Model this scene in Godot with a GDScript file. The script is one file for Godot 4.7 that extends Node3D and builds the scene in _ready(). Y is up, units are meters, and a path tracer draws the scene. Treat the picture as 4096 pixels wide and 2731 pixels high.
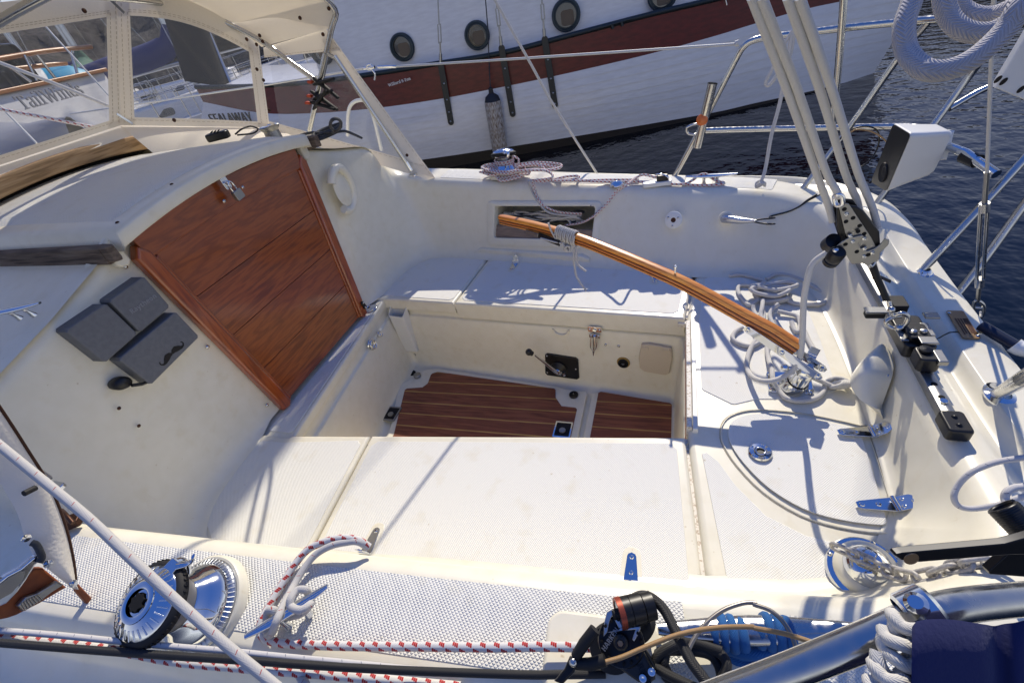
extends Node3D
# A sailing boat's cockpit at a marina berth. x runs aft, y up, z to port; metres; y = 0 is the seat level.

class MB:
	var v := PackedVector3Array()
	var n := PackedVector3Array()
	var u := PackedVector2Array()

	func tri(a: Vector3, b: Vector3, c: Vector3, na: Vector3, nb: Vector3, nc: Vector3, ua := Vector2.ZERO, ub := Vector2.ZERO, uc := Vector2.ZERO) -> void:
		if (b - a).cross(c - a).dot(na + nb + nc) > 0.0:
			v.append_array([a, c, b]); n.append_array([na, nc, nb]); u.append_array([ua, uc, ub])
		else:
			v.append_array([a, b, c]); n.append_array([na, nb, nc]); u.append_array([ua, ub, uc])

	func flat(a: Vector3, b: Vector3, c: Vector3) -> void:
		var m := -(b - a).cross(c - a).normalized()
		tri(a, b, c, m, m, m)

	func quad(a: Vector3, b: Vector3, c: Vector3, d: Vector3) -> void:
		var m := -(b - a).cross(c - a)
		if m.length() < 1e-12: m = -(c - a).cross(d - a)
		m = m.normalized()
		tri(a, b, c, m, m, m); tri(a, c, d, m, m, m)

	# a smooth sheet through rows of points
	func grid(rows: Array, closed := false, uvs: Array = []) -> void:
		var nr := rows.size()
		var nc: int = rows[0].size()
		var nor := []
		for i in nr:
			var line := PackedVector3Array()
			for j in nc:
				var i0: int = max(i - 1, 0); var i1: int = min(i + 1, nr - 1)
				var j0: int = (j - 1 + nc) % nc if closed else max(j - 1, 0)
				var j1: int = (j + 1) % nc if closed else min(j + 1, nc - 1)
				var m: Vector3 = (rows[i1][j] - rows[i0][j]).cross(rows[i][j1] - rows[i][j0])
				if m.length() < 1e-14:
					m = (rows[i1][j] - rows[i0][j]).cross(rows[i1][j1] - rows[i1][j0]) + (rows[i1][j] - rows[i0][j]).cross(rows[i0][j1] - rows[i0][j0])
				line.append(m.normalized())
			nor.append(line)
		var last := nc if closed else nc - 1
		for i in nr - 1:
			for j in last:
				var k := (j + 1) % nc
				var q := [Vector2.ZERO, Vector2.ZERO, Vector2.ZERO, Vector2.ZERO]
				if uvs.size() > 0:
					q = [uvs[i][j], uvs[i][j + 1], uvs[i + 1][j + 1], uvs[i + 1][j]]
				tri(rows[i][j], rows[i][k], rows[i + 1][k], nor[i][j], nor[i][k], nor[i + 1][k], q[0], q[1], q[2])
				tri(rows[i][j], rows[i + 1][k], rows[i + 1][j], nor[i][j], nor[i + 1][k], nor[i + 1][j], q[0], q[2], q[3])

	# a round bar along a path; radius may be one number or one per point
	func tube(path: PackedVector3Array, rad, seg := 8, closed := false, caps := true, squash := 1.0) -> void:
		var np := path.size()
		if np < 2: return
		var t0 := (path[1] - path[0]).normalized()
		var side := t0.cross(Vector3.UP)
		if side.length() < 0.05: side = t0.cross(Vector3.RIGHT)
		side = side.normalized()
		var prev := t0
		var ln := 0.0
		var pr := []; var pn := []; var pv := []
		var count := np + 1 if closed else np
		for i in count:
			var k := i % np
			var t: Vector3
			if closed: t = (path[(k + 1) % np] - path[(k - 1 + np) % np]).normalized()
			else: t = (path[min(k + 1, np - 1)] - path[max(k - 1, 0)]).normalized()
			if t.length() < 0.5: t = prev
			var ax := prev.cross(t)
			if ax.length() > 1e-7: side = side.rotated(ax.normalized(), prev.angle_to(t))
			side = (side - t * side.dot(t)).normalized()
			prev = t
			var up := t.cross(side)
			var r: float = rad if (rad is float or rad is int) else rad[k]
			if i > 0: ln += path[k].distance_to(path[(i - 1) % np])
			var ring := PackedVector3Array(); var rn := PackedVector3Array()
			for j in seg + 1:
				var a := TAU * j / seg
				var d := side * cos(a) + up * sin(a) * squash
				ring.append(path[k] + d * r); rn.append((side * cos(a) * squash + up * sin(a)).normalized())
			pr.append(ring); pn.append(rn)
			var r0: float = rad if (rad is float or rad is int) else rad[0]
			pv.append(ln / (TAU * r0))
		for i in count - 1:
			for j in seg:
				var a0 := float(j) / seg; var a1 := float(j + 1) / seg
				tri(pr[i][j], pr[i][j + 1], pr[i + 1][j + 1], pn[i][j], pn[i][j + 1], pn[i + 1][j + 1], Vector2(a0, pv[i]), Vector2(a1, pv[i]), Vector2(a1, pv[i + 1]))
				tri(pr[i][j], pr[i + 1][j + 1], pr[i + 1][j], pn[i][j], pn[i + 1][j + 1], pn[i + 1][j], Vector2(a0, pv[i]), Vector2(a1, pv[i + 1]), Vector2(a0, pv[i + 1]))
		if caps and not closed:
			for e in [0, count - 1]:
				var m: Vector3 = (path[0] - path[1]).normalized() if e == 0 else (path[np - 1] - path[np - 2]).normalized()
				for j in seg: tri(path[e], pr[e][j], pr[e][j + 1], m, m, m)

	# a turned shape: profile of (radius, height) round the local y axis
	func lathe(prof: Array, xf: Transform3D, seg := 24) -> void:
		var k := prof.size()
		var sn := []
		for i in k - 1:
			var d: Vector2 = prof[i + 1] - prof[i]
			sn.append(Vector2(d.y, -d.x).normalized())
		for i in k - 1:
			var p: Vector2 = prof[i]; var q: Vector2 = prof[i + 1]
			if p.distance_to(q) < 1e-7: continue
			var na: Vector2 = sn[i]; var nb: Vector2 = sn[i]
			if i > 0 and sn[i - 1].dot(sn[i]) > 0.75: na = (sn[i - 1] + sn[i]).normalized()
			if i < k - 2 and sn[i + 1].dot(sn[i]) > 0.75: nb = (sn[i + 1] + sn[i]).normalized()
			for j in seg:
				var a0 := TAU * j / seg; var a1 := TAU * (j + 1) / seg
				var c0 := Vector3(cos(a0), 0, sin(a0)); var c1 := Vector3(cos(a1), 0, sin(a1))
				var A := xf * (c0 * p.x + Vector3.UP * p.y); var B := xf * (c1 * p.x + Vector3.UP * p.y)
				var C := xf * (c1 * q.x + Vector3.UP * q.y); var D := xf * (c0 * q.x + Vector3.UP * q.y)
				var nA := (xf.basis * (c0 * na.x + Vector3.UP * na.y)).normalized(); var nB := (xf.basis * (c1 * na.x + Vector3.UP * na.y)).normalized()
				var nC := (xf.basis * (c1 * nb.x + Vector3.UP * nb.y)).normalized(); var nD := (xf.basis * (c0 * nb.x + Vector3.UP * nb.y)).normalized()
				if p.x > 1e-6: tri(A, B, C, nA, nB, nC)
				if q.x > 1e-6: tri(A, C, D, nA, nC, nD)

	func ball(c: Vector3, r: float, seg := 12, sc := Vector3.ONE) -> void:
		var prof := []
		for i in 9:
			var a := -PI / 2 + PI * i / 8
			prof.append(Vector2(cos(a) * r if i > 0 and i < 8 else 0.0, sin(a) * r))
		lathe(prof, Transform3D(Basis.from_scale(sc), c), seg)

	# an outline (x, z) raised from y = 0 to y = h with a rounded upper (and lower) edge
	func prism(poly: PackedVector2Array, h: float, bev: float, xf: Transform3D, both := true, steps := 2) -> void:
		var k := poly.size()
		if Geometry2D.is_polygon_clockwise(poly):
			poly = poly.duplicate(); poly.reverse()
		var inw := []
		var en := []
		for i in k:
			var d := (poly[(i + 1) % k] - poly[i]).normalized()
			en.append(Vector2(d.y, -d.x))
		for i in k:
			var a: Vector2 = en[(i - 1 + k) % k]; var b: Vector2 = en[i]
			var m := (a + b)
			var l := m.length_squared()
			inw.append(-m * (2.0 / max(l, 0.5)) if l > 1e-6 else -b)
		var rings := []
		var angs := []
		if both and bev > 0.0:
			for s in steps + 1:
				var a := -PI / 2 + PI / 2 * s / steps
				rings.append([bev * (1.0 - cos(a)), bev + bev * sin(a)]); angs.append(a)
		else:
			rings.append([0.0, 0.0]); angs.append(0.0)
		if bev > 0.0:
			for s in steps + 1:
				var a := PI / 2 * s / steps
				rings.append([bev * (1.0 - cos(a)), h - bev + bev * sin(a)]); angs.append(a)
		else:
			rings.append([0.0, h]); angs.append(0.0)
		for r in rings.size() - 1:
			for i in k:
				var j := (i + 1) % k
				var n0: Vector2 = en[i]; var n1: Vector2 = en[i]
				if en[(i - 1 + k) % k].dot(en[i]) > 0.8: n0 = (en[(i - 1 + k) % k] + en[i]).normalized()
				if en[(i + 1) % k].dot(en[i]) > 0.8: n1 = (en[(i + 1) % k] + en[i]).normalized()
				var P := []; var N := []
				for w in [[i, r, n0], [j, r, n1], [j, r + 1, n1], [i, r + 1, n0]]:
					var o: Vector2 = poly[w[0]] + inw[w[0]] * rings[w[1]][0]
					P.append(xf * Vector3(o.x, rings[w[1]][1], o.y))
					var a: float = angs[w[1]]
					N.append((xf.basis * Vector3(w[2].x * cos(a), sin(a), w[2].y * cos(a))).normalized())
				tri(P[0], P[1], P[2], N[0], N[1], N[2]); tri(P[0], P[2], P[3], N[0], N[2], N[3])
		for e in 2:
			var rr: Array = rings[rings.size() - 1] if e == 1 else rings[0]
			var cap := PackedVector2Array()
			for i in k: cap.append(poly[i] + inw[i] * rr[0])
			var ids := Geometry2D.triangulate_polygon(cap)
			var m := (xf.basis * (Vector3.UP if e == 1 else Vector3.DOWN)).normalized()
			for i in range(0, ids.size(), 3):
				tri(xf * Vector3(cap[ids[i]].x, rr[1], cap[ids[i]].y), xf * Vector3(cap[ids[i + 1]].x, rr[1], cap[ids[i + 1]].y), xf * Vector3(cap[ids[i + 2]].x, rr[1], cap[ids[i + 2]].y), m, m, m)

	func box(xf: Transform3D, size: Vector3, bev := 0.002) -> void:
		var a := size.x / 2; var b := size.z / 2
		prism(PackedVector2Array([Vector2(-a, -b), Vector2(a, -b), Vector2(a, b), Vector2(-a, b)]), size.y, min(bev, min(size.y, min(a, b)) * 0.45), xf * Transform3D(Basis(), Vector3(0, -size.y / 2, 0)))

	func rbox(xf: Transform3D, size: Vector3, rad: float, bev := 0.002) -> void:
		prism(MB.rrect(size.x, size.z, rad), size.y, bev, xf * Transform3D(Basis(), Vector3(0, -size.y / 2, 0)))

	static func rrect(w: float, d: float, r: float, steps := 4) -> PackedVector2Array:
		var o := PackedVector2Array()
		for c in [[1, 1, 0.0], [-1, 1, PI / 2], [-1, -1, PI], [1, -1, PI * 1.5]]:
			for s in steps + 1:
				var a: float = c[2] + PI / 2 * s / steps
				o.append(Vector2(c[0] * (w / 2 - r) + cos(a) * r, c[1] * (d / 2 - r) + sin(a) * r))
		return o

	static func disc(r: float, steps := 24, ry := -1.0) -> PackedVector2Array:
		var o := PackedVector2Array()
		for s in steps: o.append(Vector2(cos(TAU * s / steps) * r, sin(TAU * s / steps) * (r if ry < 0.0 else ry)))
		return o

	func mesh() -> ArrayMesh:
		var a := []
		a.resize(Mesh.ARRAY_MAX)
		a[Mesh.ARRAY_VERTEX] = v; a[Mesh.ARRAY_NORMAL] = n; a[Mesh.ARRAY_TEX_UV] = u
		var m := ArrayMesh.new()
		m.add_surface_from_arrays(Mesh.PRIMITIVE_TRIANGLES, a)
		return m

var M := {}
var used := {}
var rng := RandomNumberGenerator.new()

func numbered(called: String) -> String:
	if not used.has(called):
		used[called] = 0
		return called
	used[called] += 1
	return "%s_%03d" % [called, used[called]]

func tag(o: Node3D, label: String, category: String, group := "") -> void:
	o.set_meta("label", label); o.set_meta("category", category)
	if group != "": o.set_meta("group", group)

func thing(called: String, label: String, category: String, group := "") -> Node3D:
	var o := Node3D.new()
	o.name = numbered(called); add_child(o)
	tag(o, label, category, group)
	return o

func part(parent: Node3D, called: String, mb: MB, m: Material, label := "") -> MeshInstance3D:
	var o := MeshInstance3D.new()
	o.name = called; o.mesh = mb.mesh(); o.material_override = m
	parent.add_child(o, true)
	if label != "": o.set_meta("label", label)
	return o

func solo(called: String, mb: MB, m: Material, label: String, category: String, group := "") -> MeshInstance3D:
	var o := MeshInstance3D.new()
	o.name = numbered(called); o.mesh = mb.mesh(); o.material_override = m
	add_child(o)
	tag(o, label, category, group)
	return o

func spline(p: Array, sub := 6, closed := false) -> PackedVector3Array:
	var o := PackedVector3Array()
	var k := p.size()
	var segs := k if closed else k - 1
	for i in segs:
		var a: Vector3; var b: Vector3 = p[i]; var c: Vector3 = p[(i + 1) % k]; var d: Vector3
		if closed:
			a = p[(i - 1 + k) % k]; d = p[(i + 2) % k]
		else:
			a = p[i - 1] if i > 0 else b * 2 - c
			d = p[i + 2] if i + 2 < k else c * 2 - b
		for s in sub: o.append(b.cubic_interpolate(c, a, d, float(s) / sub))
	if not closed: o.append(p[k - 1])
	return o

func pts(a: Array) -> PackedVector3Array:
	return PackedVector3Array(a)

# a frame at o whose y axis points along y and whose x axis leans to xh
func frame(o: Vector3, y: Vector3, xh := Vector3.RIGHT) -> Transform3D:
	y = y.normalized()
	var z := xh.cross(y)
	if z.length() < 1e-4: z = Vector3.BACK.cross(y)
	z = z.normalized()
	return Transform3D(Basis(y.cross(z), y, z), o)

func at(o: Vector3, rx := 0.0, ry := 0.0, rz := 0.0) -> Transform3D:
	return Transform3D(Basis.from_euler(Vector3(rx, ry, rz)), o)

func rope(called: String, p: Array, r: float, m: Material, label: String, group := "", category := "rope", sub := 6, closed := false) -> MeshInstance3D:
	var mb := MB.new()
	mb.tube(spline(p, sub, closed), r, 14 if r > 0.009 else 9, closed)
	return solo(called, mb, m, label, category, group)

func words(parent: Node3D, text: String, xf: Transform3D, size: float, m: Material, font := "Droid Sans", weight := 400, italic := false, depth := 0.001) -> void:
	var t := TextMesh.new()
	var f := SystemFont.new()
	f.font_names = PackedStringArray([font]); f.font_weight = weight; f.font_italic = italic
	t.font = f; t.text = text; t.font_size = 64; t.pixel_size = size / 64.0; t.depth = depth; t.curve_step = 2.0
	var o := MeshInstance3D.new()
	o.name = "lettering"; o.mesh = t; o.material_override = m
	parent.add_child(o, true)
	o.transform = xf

# ---------------------------------------------------------------- materials
func std(c: Color, rough: float, metal := 0.0) -> StandardMaterial3D:
	var m := StandardMaterial3D.new()
	m.albedo_color = c; m.roughness = rough; m.metallic = metal
	return m

func noise_img(seed_: int, freq: float, w := 256, h := 256, oct := 4) -> Image:
	var f := FastNoiseLite.new()
	f.seed = seed_; f.frequency = freq; f.fractal_octaves = oct; f.noise_type = FastNoiseLite.TYPE_SIMPLEX_SMOOTH
	return f.get_seamless_image(w, h)

func ramp(img: Image, cols: Array, gain := 1.0) -> ImageTexture:
	var w := img.get_width(); var h := img.get_height()
	var o := Image.create_empty(w, h, false, Image.FORMAT_RGB8)
	for y in h:
		for x in w:
			var t: float = clamp((img.get_pixel(x, y).r - 0.5) * gain + 0.5, 0.0, 0.999) * (cols.size() - 1)
			var i := int(t)
			o.set_pixel(x, y, cols[i].lerp(cols[i + 1], t - i))
	o.generate_mipmaps()
	return ImageTexture.create_from_image(o)

func grey(img: Image, lo: float, hi: float) -> ImageTexture:
	return ramp(img, [Color(lo, lo, lo), Color(hi, hi, hi)], 1.6)

func bumps(img: Image, k: float) -> ImageTexture:
	var o := img.duplicate()
	o.convert(Image.FORMAT_RGBA8)
	o.bump_map_to_normal_map(k)
	o.generate_mipmaps()
	return ImageTexture.create_from_image(o)

func tripl(m: StandardMaterial3D, sc: Vector3, world := false) -> StandardMaterial3D:
	m.uv1_triplanar = true; m.uv1_scale = sc; m.uv1_world_triplanar = world
	return m

func wood(img: Image, cols: Array, sc: Vector3, rough: float, coat := 0.0, relief: Texture2D = null) -> StandardMaterial3D:
	var m := std(Color.WHITE, rough)
	m.albedo_texture = ramp(img, cols, 1.5)
	if relief:
		m.normal_enabled = true; m.normal_texture = relief; m.normal_scale = 0.35
	if coat > 0.0:
		m.clearcoat_enabled = true; m.clearcoat = coat; m.clearcoat_roughness = 0.12
	return tripl(m, sc)

func rope_tex(base: Color, fleck: Color, kind: int) -> ImageTexture:
	var o := Image.create_empty(64, 128, false, Image.FORMAT_RGB8)
	rng.seed = 11 + kind
	for y in 128:
		for x in 64:
			var s := 0.94 + 0.06 * rng.randf()
			o.set_pixel(x, y, Color(base.r * s, base.g * s, base.b * s))
	if kind == 1:
		for q in [[4, 6], [20, 38], [36, 70], [52, 102], [36, 6], [52, 38], [4, 70], [20, 102]]:
			for dy in 26:
				for dx in 10:
					var sh := int(dy / 9) * 2
					if dy % 9 < 8: o.set_pixel((q[0] + dx + sh) % 64, (q[1] + dy) % 128, fleck)
	if kind == 2:
		for q in [[8, 20], [40, 84]]:
			for dy in 9:
				for dx in 3: o.set_pixel((q[0] + dx + dy) % 64, (q[1] + dy) % 128, fleck)
	o.generate_mipmaps()
	return ImageTexture.create_from_image(o)

func braid_img() -> Image:
	# two sets of yarns crossing in a herringbone
	var o := Image.create_empty(128, 128, false, Image.FORMAT_RGB8)
	for y in 128:
		for x in 128:
			var col := int(x / 16.0)
			var s := (y + x) if col % 2 == 0 else (y - x)
			var h: float = 0.35 + 0.65 * sin(fposmod(s / 8.0, 1.0) * PI) * (0.6 + 0.4 * sin(fposmod(x / 16.0, 1.0) * PI))
			o.set_pixel(x, y, Color(h, h, h))
	return o

func cordage(t: Texture2D, nb: Texture2D, rough := 0.85) -> StandardMaterial3D:
	var m := std(Color.WHITE, rough)
	m.albedo_texture = t
	m.normal_enabled = true; m.normal_texture = nb; m.normal_scale = 0.7
	m.rim_enabled = true; m.rim = 0.2
	return m

func diamond_img() -> Image:
	var o := Image.create_empty(64, 64, false, Image.FORMAT_RGB8)
	for y in 64:
		for x in 64:
			var a: float = abs(fposmod((x + y) / 32.0, 1.0) - 0.5) * 2.0
			var b: float = abs(fposmod((x - y) / 32.0, 1.0) - 0.5) * 2.0
			var h: float = min(1.0, (1.0 - max(a, b)) * 1.5)
			o.set_pixel(x, y, Color(h, h, h))
	return o

# worn-in dirt: faint ochre patches and scattered specks
func stains() -> ImageTexture:
	var a := noise_img(52, 0.018, 512, 512, 5); var b := noise_img(61, 0.09, 512, 512, 2)
	var o := Image.create_empty(512, 512, false, Image.FORMAT_RGB8)
	for y in 512:
		for x in 512:
			var c := Color(1, 1, 1)
			var p := a.get_pixel(x, y).r; var q := b.get_pixel(x, y).r
			c = c.lerp(Color(0.97, 0.955, 0.92), clamp((0.33 - p) * 2.5, 0.0, 1.0))
			c = c.lerp(Color(0.80, 0.74, 0.64), clamp((q - 0.90) * 9.0, 0.0, 0.6))
			o.set_pixel(x, y, c)
	o.generate_mipmaps()
	return ImageTexture.create_from_image(o)

func aged(m: StandardMaterial3D, t: Texture2D, sc: float) -> void:
	m.detail_enabled = true; m.detail_blend_mode = BaseMaterial3D.BLEND_MODE_MUL; m.detail_albedo = t
	m.detail_uv_layer = BaseMaterial3D.DETAIL_UV_2; m.uv2_triplanar = true; m.uv2_scale = Vector3(sc, sc, sc)

func make_materials() -> void:
	var n1 := noise_img(3, 0.012)
	var n2 := noise_img(8, 0.03, 256, 256, 5)
	var n3 := noise_img(21, 0.006, 256, 256, 3)
	var soft := bumps(n3, 1.2)
	# gelcoat
	var g := std(Color.WHITE, 0.3)
	g.albedo_texture = ramp(n2, [Color(0.89, 0.868, 0.785), Color(0.91, 0.89, 0.815)], 1.4)
	g.roughness = 0.3
	g.metallic_specular = 0.5
	M.gel = tripl(g, Vector3(1.7, 1.7, 1.7))
	aged(g, stains(), 1.15)
	var g2: StandardMaterial3D = g.duplicate()
	g2.roughness = 0.55
	g2.albedo_texture = ramp(n2, [Color(0.85, 0.835, 0.785), Color(0.885, 0.87, 0.825)], 1.5)
	g2.uv1_scale = Vector3(62, 62, 62); g2.uv2_scale = Vector3(0.8, 0.8, 0.8)
	g2.normal_enabled = true; g2.normal_texture = bumps(diamond_img(), 7.0); g2.normal_scale = 0.9
	g2.albedo_texture = null; g2.albedo_color = Color(0.90, 0.895, 0.86)
	M.skid = g2
	M.skid_fine = g2.duplicate(); M.skid_fine.normal_scale = 0.42; M.skid_fine.uv1_scale = Vector3(74, 74, 74)
	M.beige = std(Color(0.80, 0.75, 0.66), 0.4)
	M.white = std(Color(0.88, 0.88, 0.86), 0.35)
	M.oldwhite = tripl(std(Color.WHITE, 0.6), Vector3(9, 9, 9)); M.oldwhite.albedo_texture = ramp(n2, [Color(0.72, 0.66, 0.58), Color(0.87, 0.85, 0.80), Color(0.89, 0.87, 0.83), Color(0.89, 0.87, 0.83)], 1.8)
	# metals
	M.chrome = std(Color(0.86, 0.87, 0.88), 0.07, 1.0)
	M.steel = std(Color(0.74, 0.74, 0.73), 0.2, 1.0)
	M.steel.roughness_texture = grey(n1, 0.12, 0.3); M.steel.roughness = 1.0; tripl(M.steel, Vector3(14, 14, 14))
	M.satin = std(Color(0.62, 0.62, 0.61), 0.38, 1.0)
	M.alloy = std(Color(0.72, 0.73, 0.74), 0.32, 1.0)
	M.drum = std(Color(0.55, 0.55, 0.56), 0.5, 1.0)
	M.dull = tripl(std(Color.WHITE, 0.6, 0.25), Vector3(20, 20, 20)); M.dull.albedo_texture = ramp(n2, [Color(0.60, 0.585, 0.56), Color(0.78, 0.77, 0.75)], 1.5)
	M.brass = std(Color(0.62, 0.52, 0.40), 0.4, 0.9)
	M.bronze = std(Color(0.30, 0.20, 0.15), 0.45, 0.7)
	# plastics and rubber, then two dark tones painted as the shade in holes
	M.black = std(Color(0.055, 0.055, 0.06), 0.38)
	M.matte = std(Color(0.07, 0.07, 0.075), 0.7)
	M.anodised = std(Color(0.11, 0.115, 0.13), 0.32, 0.6)
	M.hole = std(Color(0.02, 0.02, 0.02), 0.9)  # near-black painted as the shade inside holes, sockets and the hood slot
	M.hole_shade = std(Color(0.16, 0.14, 0.11), 0.9)  # dark brown painted as the shade in the oval holes
	M.covergrey = tripl(std(Color.WHITE, 0.62), Vector3(6, 6, 6)); M.covergrey.albedo_texture = ramp(n2, [Color(0.385, 0.395, 0.41), Color(0.415, 0.425, 0.44)], 1.5)
	M.orange = std(Color(0.72, 0.25, 0.08), 0.5)
	M.amber = std(Color(0.85, 0.45, 0.2), 0.25)
	M.grommet = std(Color(0.62, 0.5, 0.25), 0.6)
	M.red = std(Color(0.6, 0.1, 0.08), 0.5)
	M.copper = std(Color(0.60, 0.28, 0.20), 0.4, 0.5)
	M.print = std(Color(0.50, 0.51, 0.53), 0.6)
	M.ink = std(Color(0.03, 0.03, 0.035), 0.55)
	M.foil = tripl(std(Color(0.8, 0.8, 0.8), 0.25, 1.0), Vector3(30, 30, 30)); M.foil.normal_enabled = true; M.foil.normal_texture = bumps(n2, 9.0)
	# timber
	var grain := noise_img(5, 0.02, 256, 256, 5)
	var gb := bumps(grain, 2.0)
	var mah := [Color(0.43, 0.19, 0.06), Color(0.53, 0.255, 0.085), Color(0.60, 0.305, 0.11), Color(0.49, 0.225, 0.07)]
	M.door = wood(grain, mah, Vector3(7, 7, 0.7), 0.34, 0.9)
	M.door2 = wood(grain, [mah[1], mah[2], mah[0].lerp(mah[1], 0.5), mah[2]], Vector3(5, 4, 0.55), 0.34, 0.9); M.door2.uv1_offset = Vector3(0.3, 0.2, 0.45)
	M.jamb = wood(grain, [Color(0.47, 0.195, 0.055), Color(0.60, 0.275, 0.085), Color(0.64, 0.31, 0.105)], Vector3(10, 0.9, 10), 0.32, 0.9)
	var teak := [Color(0.41, 0.22, 0.145), Color(0.51, 0.29, 0.195), Color(0.56, 0.33, 0.225)]
	M.teak = wood(grain, teak, Vector3(0.8, 9, 9), 0.6, 0.0, gb)
	M.teak2 = wood(grain, [teak[1], teak[0].lerp(teak[1], 0.5), teak[2]], Vector3(0.7, 9, 8), 0.6, 0.0, gb); M.teak2.uv1_offset = Vector3(0.4, 0.3, 0.7)
	M.holly = wood(grain, [Color(0.66, 0.50, 0.27), Color(0.78, 0.62, 0.36)], Vector3(0.8, 9, 9), 0.6)
	M.weathered = wood(grain, [Color(0.24, 0.20, 0.175), Color(0.38, 0.33, 0.29), Color(0.46, 0.41, 0.36)], Vector3(0.9, 12, 12), 0.85, 0.0, gb)
	M.bleached = wood(grain, [Color(0.50, 0.40, 0.28), Color(0.64, 0.52, 0.38), Color(0.70, 0.59, 0.45)], Vector3(9, 12, 0.9), 0.7, 0.0, gb)
	M.ashwood = wood(grain, [Color(0.45, 0.38, 0.33), Color(0.60, 0.53, 0.47)], Vector3(0.9, 12, 12), 0.8)
	M.lam_light = wood(grain, [Color(0.74, 0.42, 0.12), Color(0.85, 0.54, 0.19), Color(0.90, 0.61, 0.25)], Vector3(0.9, 9, 9), 0.3, 0.7)
	M.lam_dark = wood(grain, [Color(0.30, 0.11, 0.03), Color(0.46, 0.19, 0.06)], Vector3(0.9, 9, 9), 0.3, 0.7)
	M.lam_mid = wood(grain, [Color(0.68, 0.35, 0.09), Color(0.80, 0.48, 0.17)], Vector3(0.9, 9, 9), 0.3, 0.7)
	M.blockwood = wood(grain, [Color(0.42, 0.20, 0.09), Color(0.55, 0.29, 0.13)], Vector3(4, 4, 4), 0.6)
	M.dockwood = wood(grain, [Color(0.36, 0.29, 0.23), Color(0.50, 0.42, 0.34), Color(0.56, 0.48, 0.40)], Vector3(0.6, 4, 4), 0.9)
	# cloth
	var weave := bumps(noise_img(14, 0.11, 128, 128, 2), 1.5)
	M.canvas = std(Color(0.93, 0.905, 0.85), 0.85); M.canvas.backlight_enabled = true; M.canvas.backlight = Color(0.54, 0.50, 0.43)
	M.canvas.normal_enabled = true; M.canvas.normal_texture = weave; tripl(M.canvas, Vector3(8, 8, 8)); M.canvas.normal_scale = 0.4
	M.stitch = std(Color(0.76, 0.71, 0.62), 0.9)
	M.bluecanvas = std(Color(0.04, 0.12, 0.36), 0.85); M.bluecanvas.normal_enabled = true; M.bluecanvas.normal_texture = soft; tripl(M.bluecanvas, Vector3(1.2, 1.2, 1.2))
	M.navy = std(Color(0.11, 0.135, 0.31), 0.95); M.navy.rim_enabled = true; M.navy.rim = 0.6
	M.navy.normal_enabled = true; M.navy.normal_texture = bumps(n2, 2.0); tripl(M.navy, Vector3(22, 22, 22))
	M.vinyl = std(Color(0.86, 0.86, 0.84, 0.12), 0.06); M.vinyl.transparency = BaseMaterial3D.TRANSPARENCY_ALPHA
	M.glass = std(Color(0.10, 0.11, 0.12), 0.06); M.glass.metallic_specular = 0.7
	# cordage
	var nb := bumps(braid_img(), 3.0)
	M.redfleck = cordage(rope_tex(Color(0.86, 0.85, 0.83), Color(0.66, 0.06, 0.06), 1), nb)
	M.sheet = cordage(rope_tex(Color(0.77, 0.76, 0.74), Color(0.6, 0.12, 0.12), 2), nb)
	M.whiterope = cordage(rope_tex(Color(0.83, 0.82, 0.79), Color.WHITE, 0), nb)
	M.bluefleck = cordage(rope_tex(Color(0.80, 0.79, 0.78), Color(0.15, 0.2, 0.35), 2), nb)
	M.greyrope = cordage(rope_tex(Color(0.22, 0.23, 0.24), Color.WHITE, 0), nb)
	M.thick = cordage(rope_tex(Color(0.74, 0.73, 0.74), Color.WHITE, 0), bumps(braid_img(), 6.0))
	M.blackrope = cordage(rope_tex(Color(0.05, 0.05, 0.055), Color.WHITE, 0), nb, 0.6)
	M.bluerope = cordage(rope_tex(Color(0.12, 0.38, 0.62), Color.WHITE, 0), nb)
	M.wire = cordage(rope_tex(Color(0.66, 0.52, 0.33), Color.WHITE, 0), nb, 0.35)
	M.wiregrey = std(Color(0.55, 0.53, 0.50), 0.35, 0.8)
	M.lifeline = cordage(rope_tex(Color(0.82, 0.82, 0.80), Color.WHITE, 0), nb, 0.5)
	# the neighbours and the harbour
	M.hullwhite = std(Color.WHITE, 0.16); M.hullwhite.albedo_texture = ramp(n2, [Color(0.84, 0.835, 0.825), Color(0.89, 0.888, 0.88)], 1.3); tripl(M.hullwhite, Vector3(0.5, 2.5, 0.5))
	M.maroon = std(Color.WHITE, 0.42); M.maroon.albedo_texture = ramp(n2, [Color(0.34, 0.09, 0.08), Color(0.43, 0.125, 0.11)], 1.6); tripl(M.maroon, Vector3(0.7, 2.2, 0.7))
	M.rail = std(Color(0.13, 0.17, 0.18), 0.55)
	M.boot = std(Color(0.07, 0.03, 0.03), 0.5)
	M.porthole = std(Color(0.17, 0.22, 0.25), 0.4, 0.5)
	M.curtain = std(Color(0.42, 0.37, 0.30), 0.7)
	M.fender = tripl(std(Color.WHITE, 0.35), Vector3(14, 1.5, 14)); M.fender.albedo_texture = ramp(n2, [Color(0.36, 0.27, 0.19), Color(0.66, 0.62, 0.56), Color(0.80, 0.79, 0.77)], 2.0)
	M.fendertop = std(Color(0.13, 0.13, 0.14), 0.6)
	M.strap = std(Color(0.17, 0.18, 0.17), 0.5)
	M.boatgrey = std(Color(0.52, 0.52, 0.53), 0.5)
	M.darksail = std(Color(0.07, 0.07, 0.08), 0.85)
	M.green = std(Color(0.05, 0.32, 0.24), 0.8)
	M.skyblue = std(Color(0.22, 0.60, 0.72), 0.5)
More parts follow.
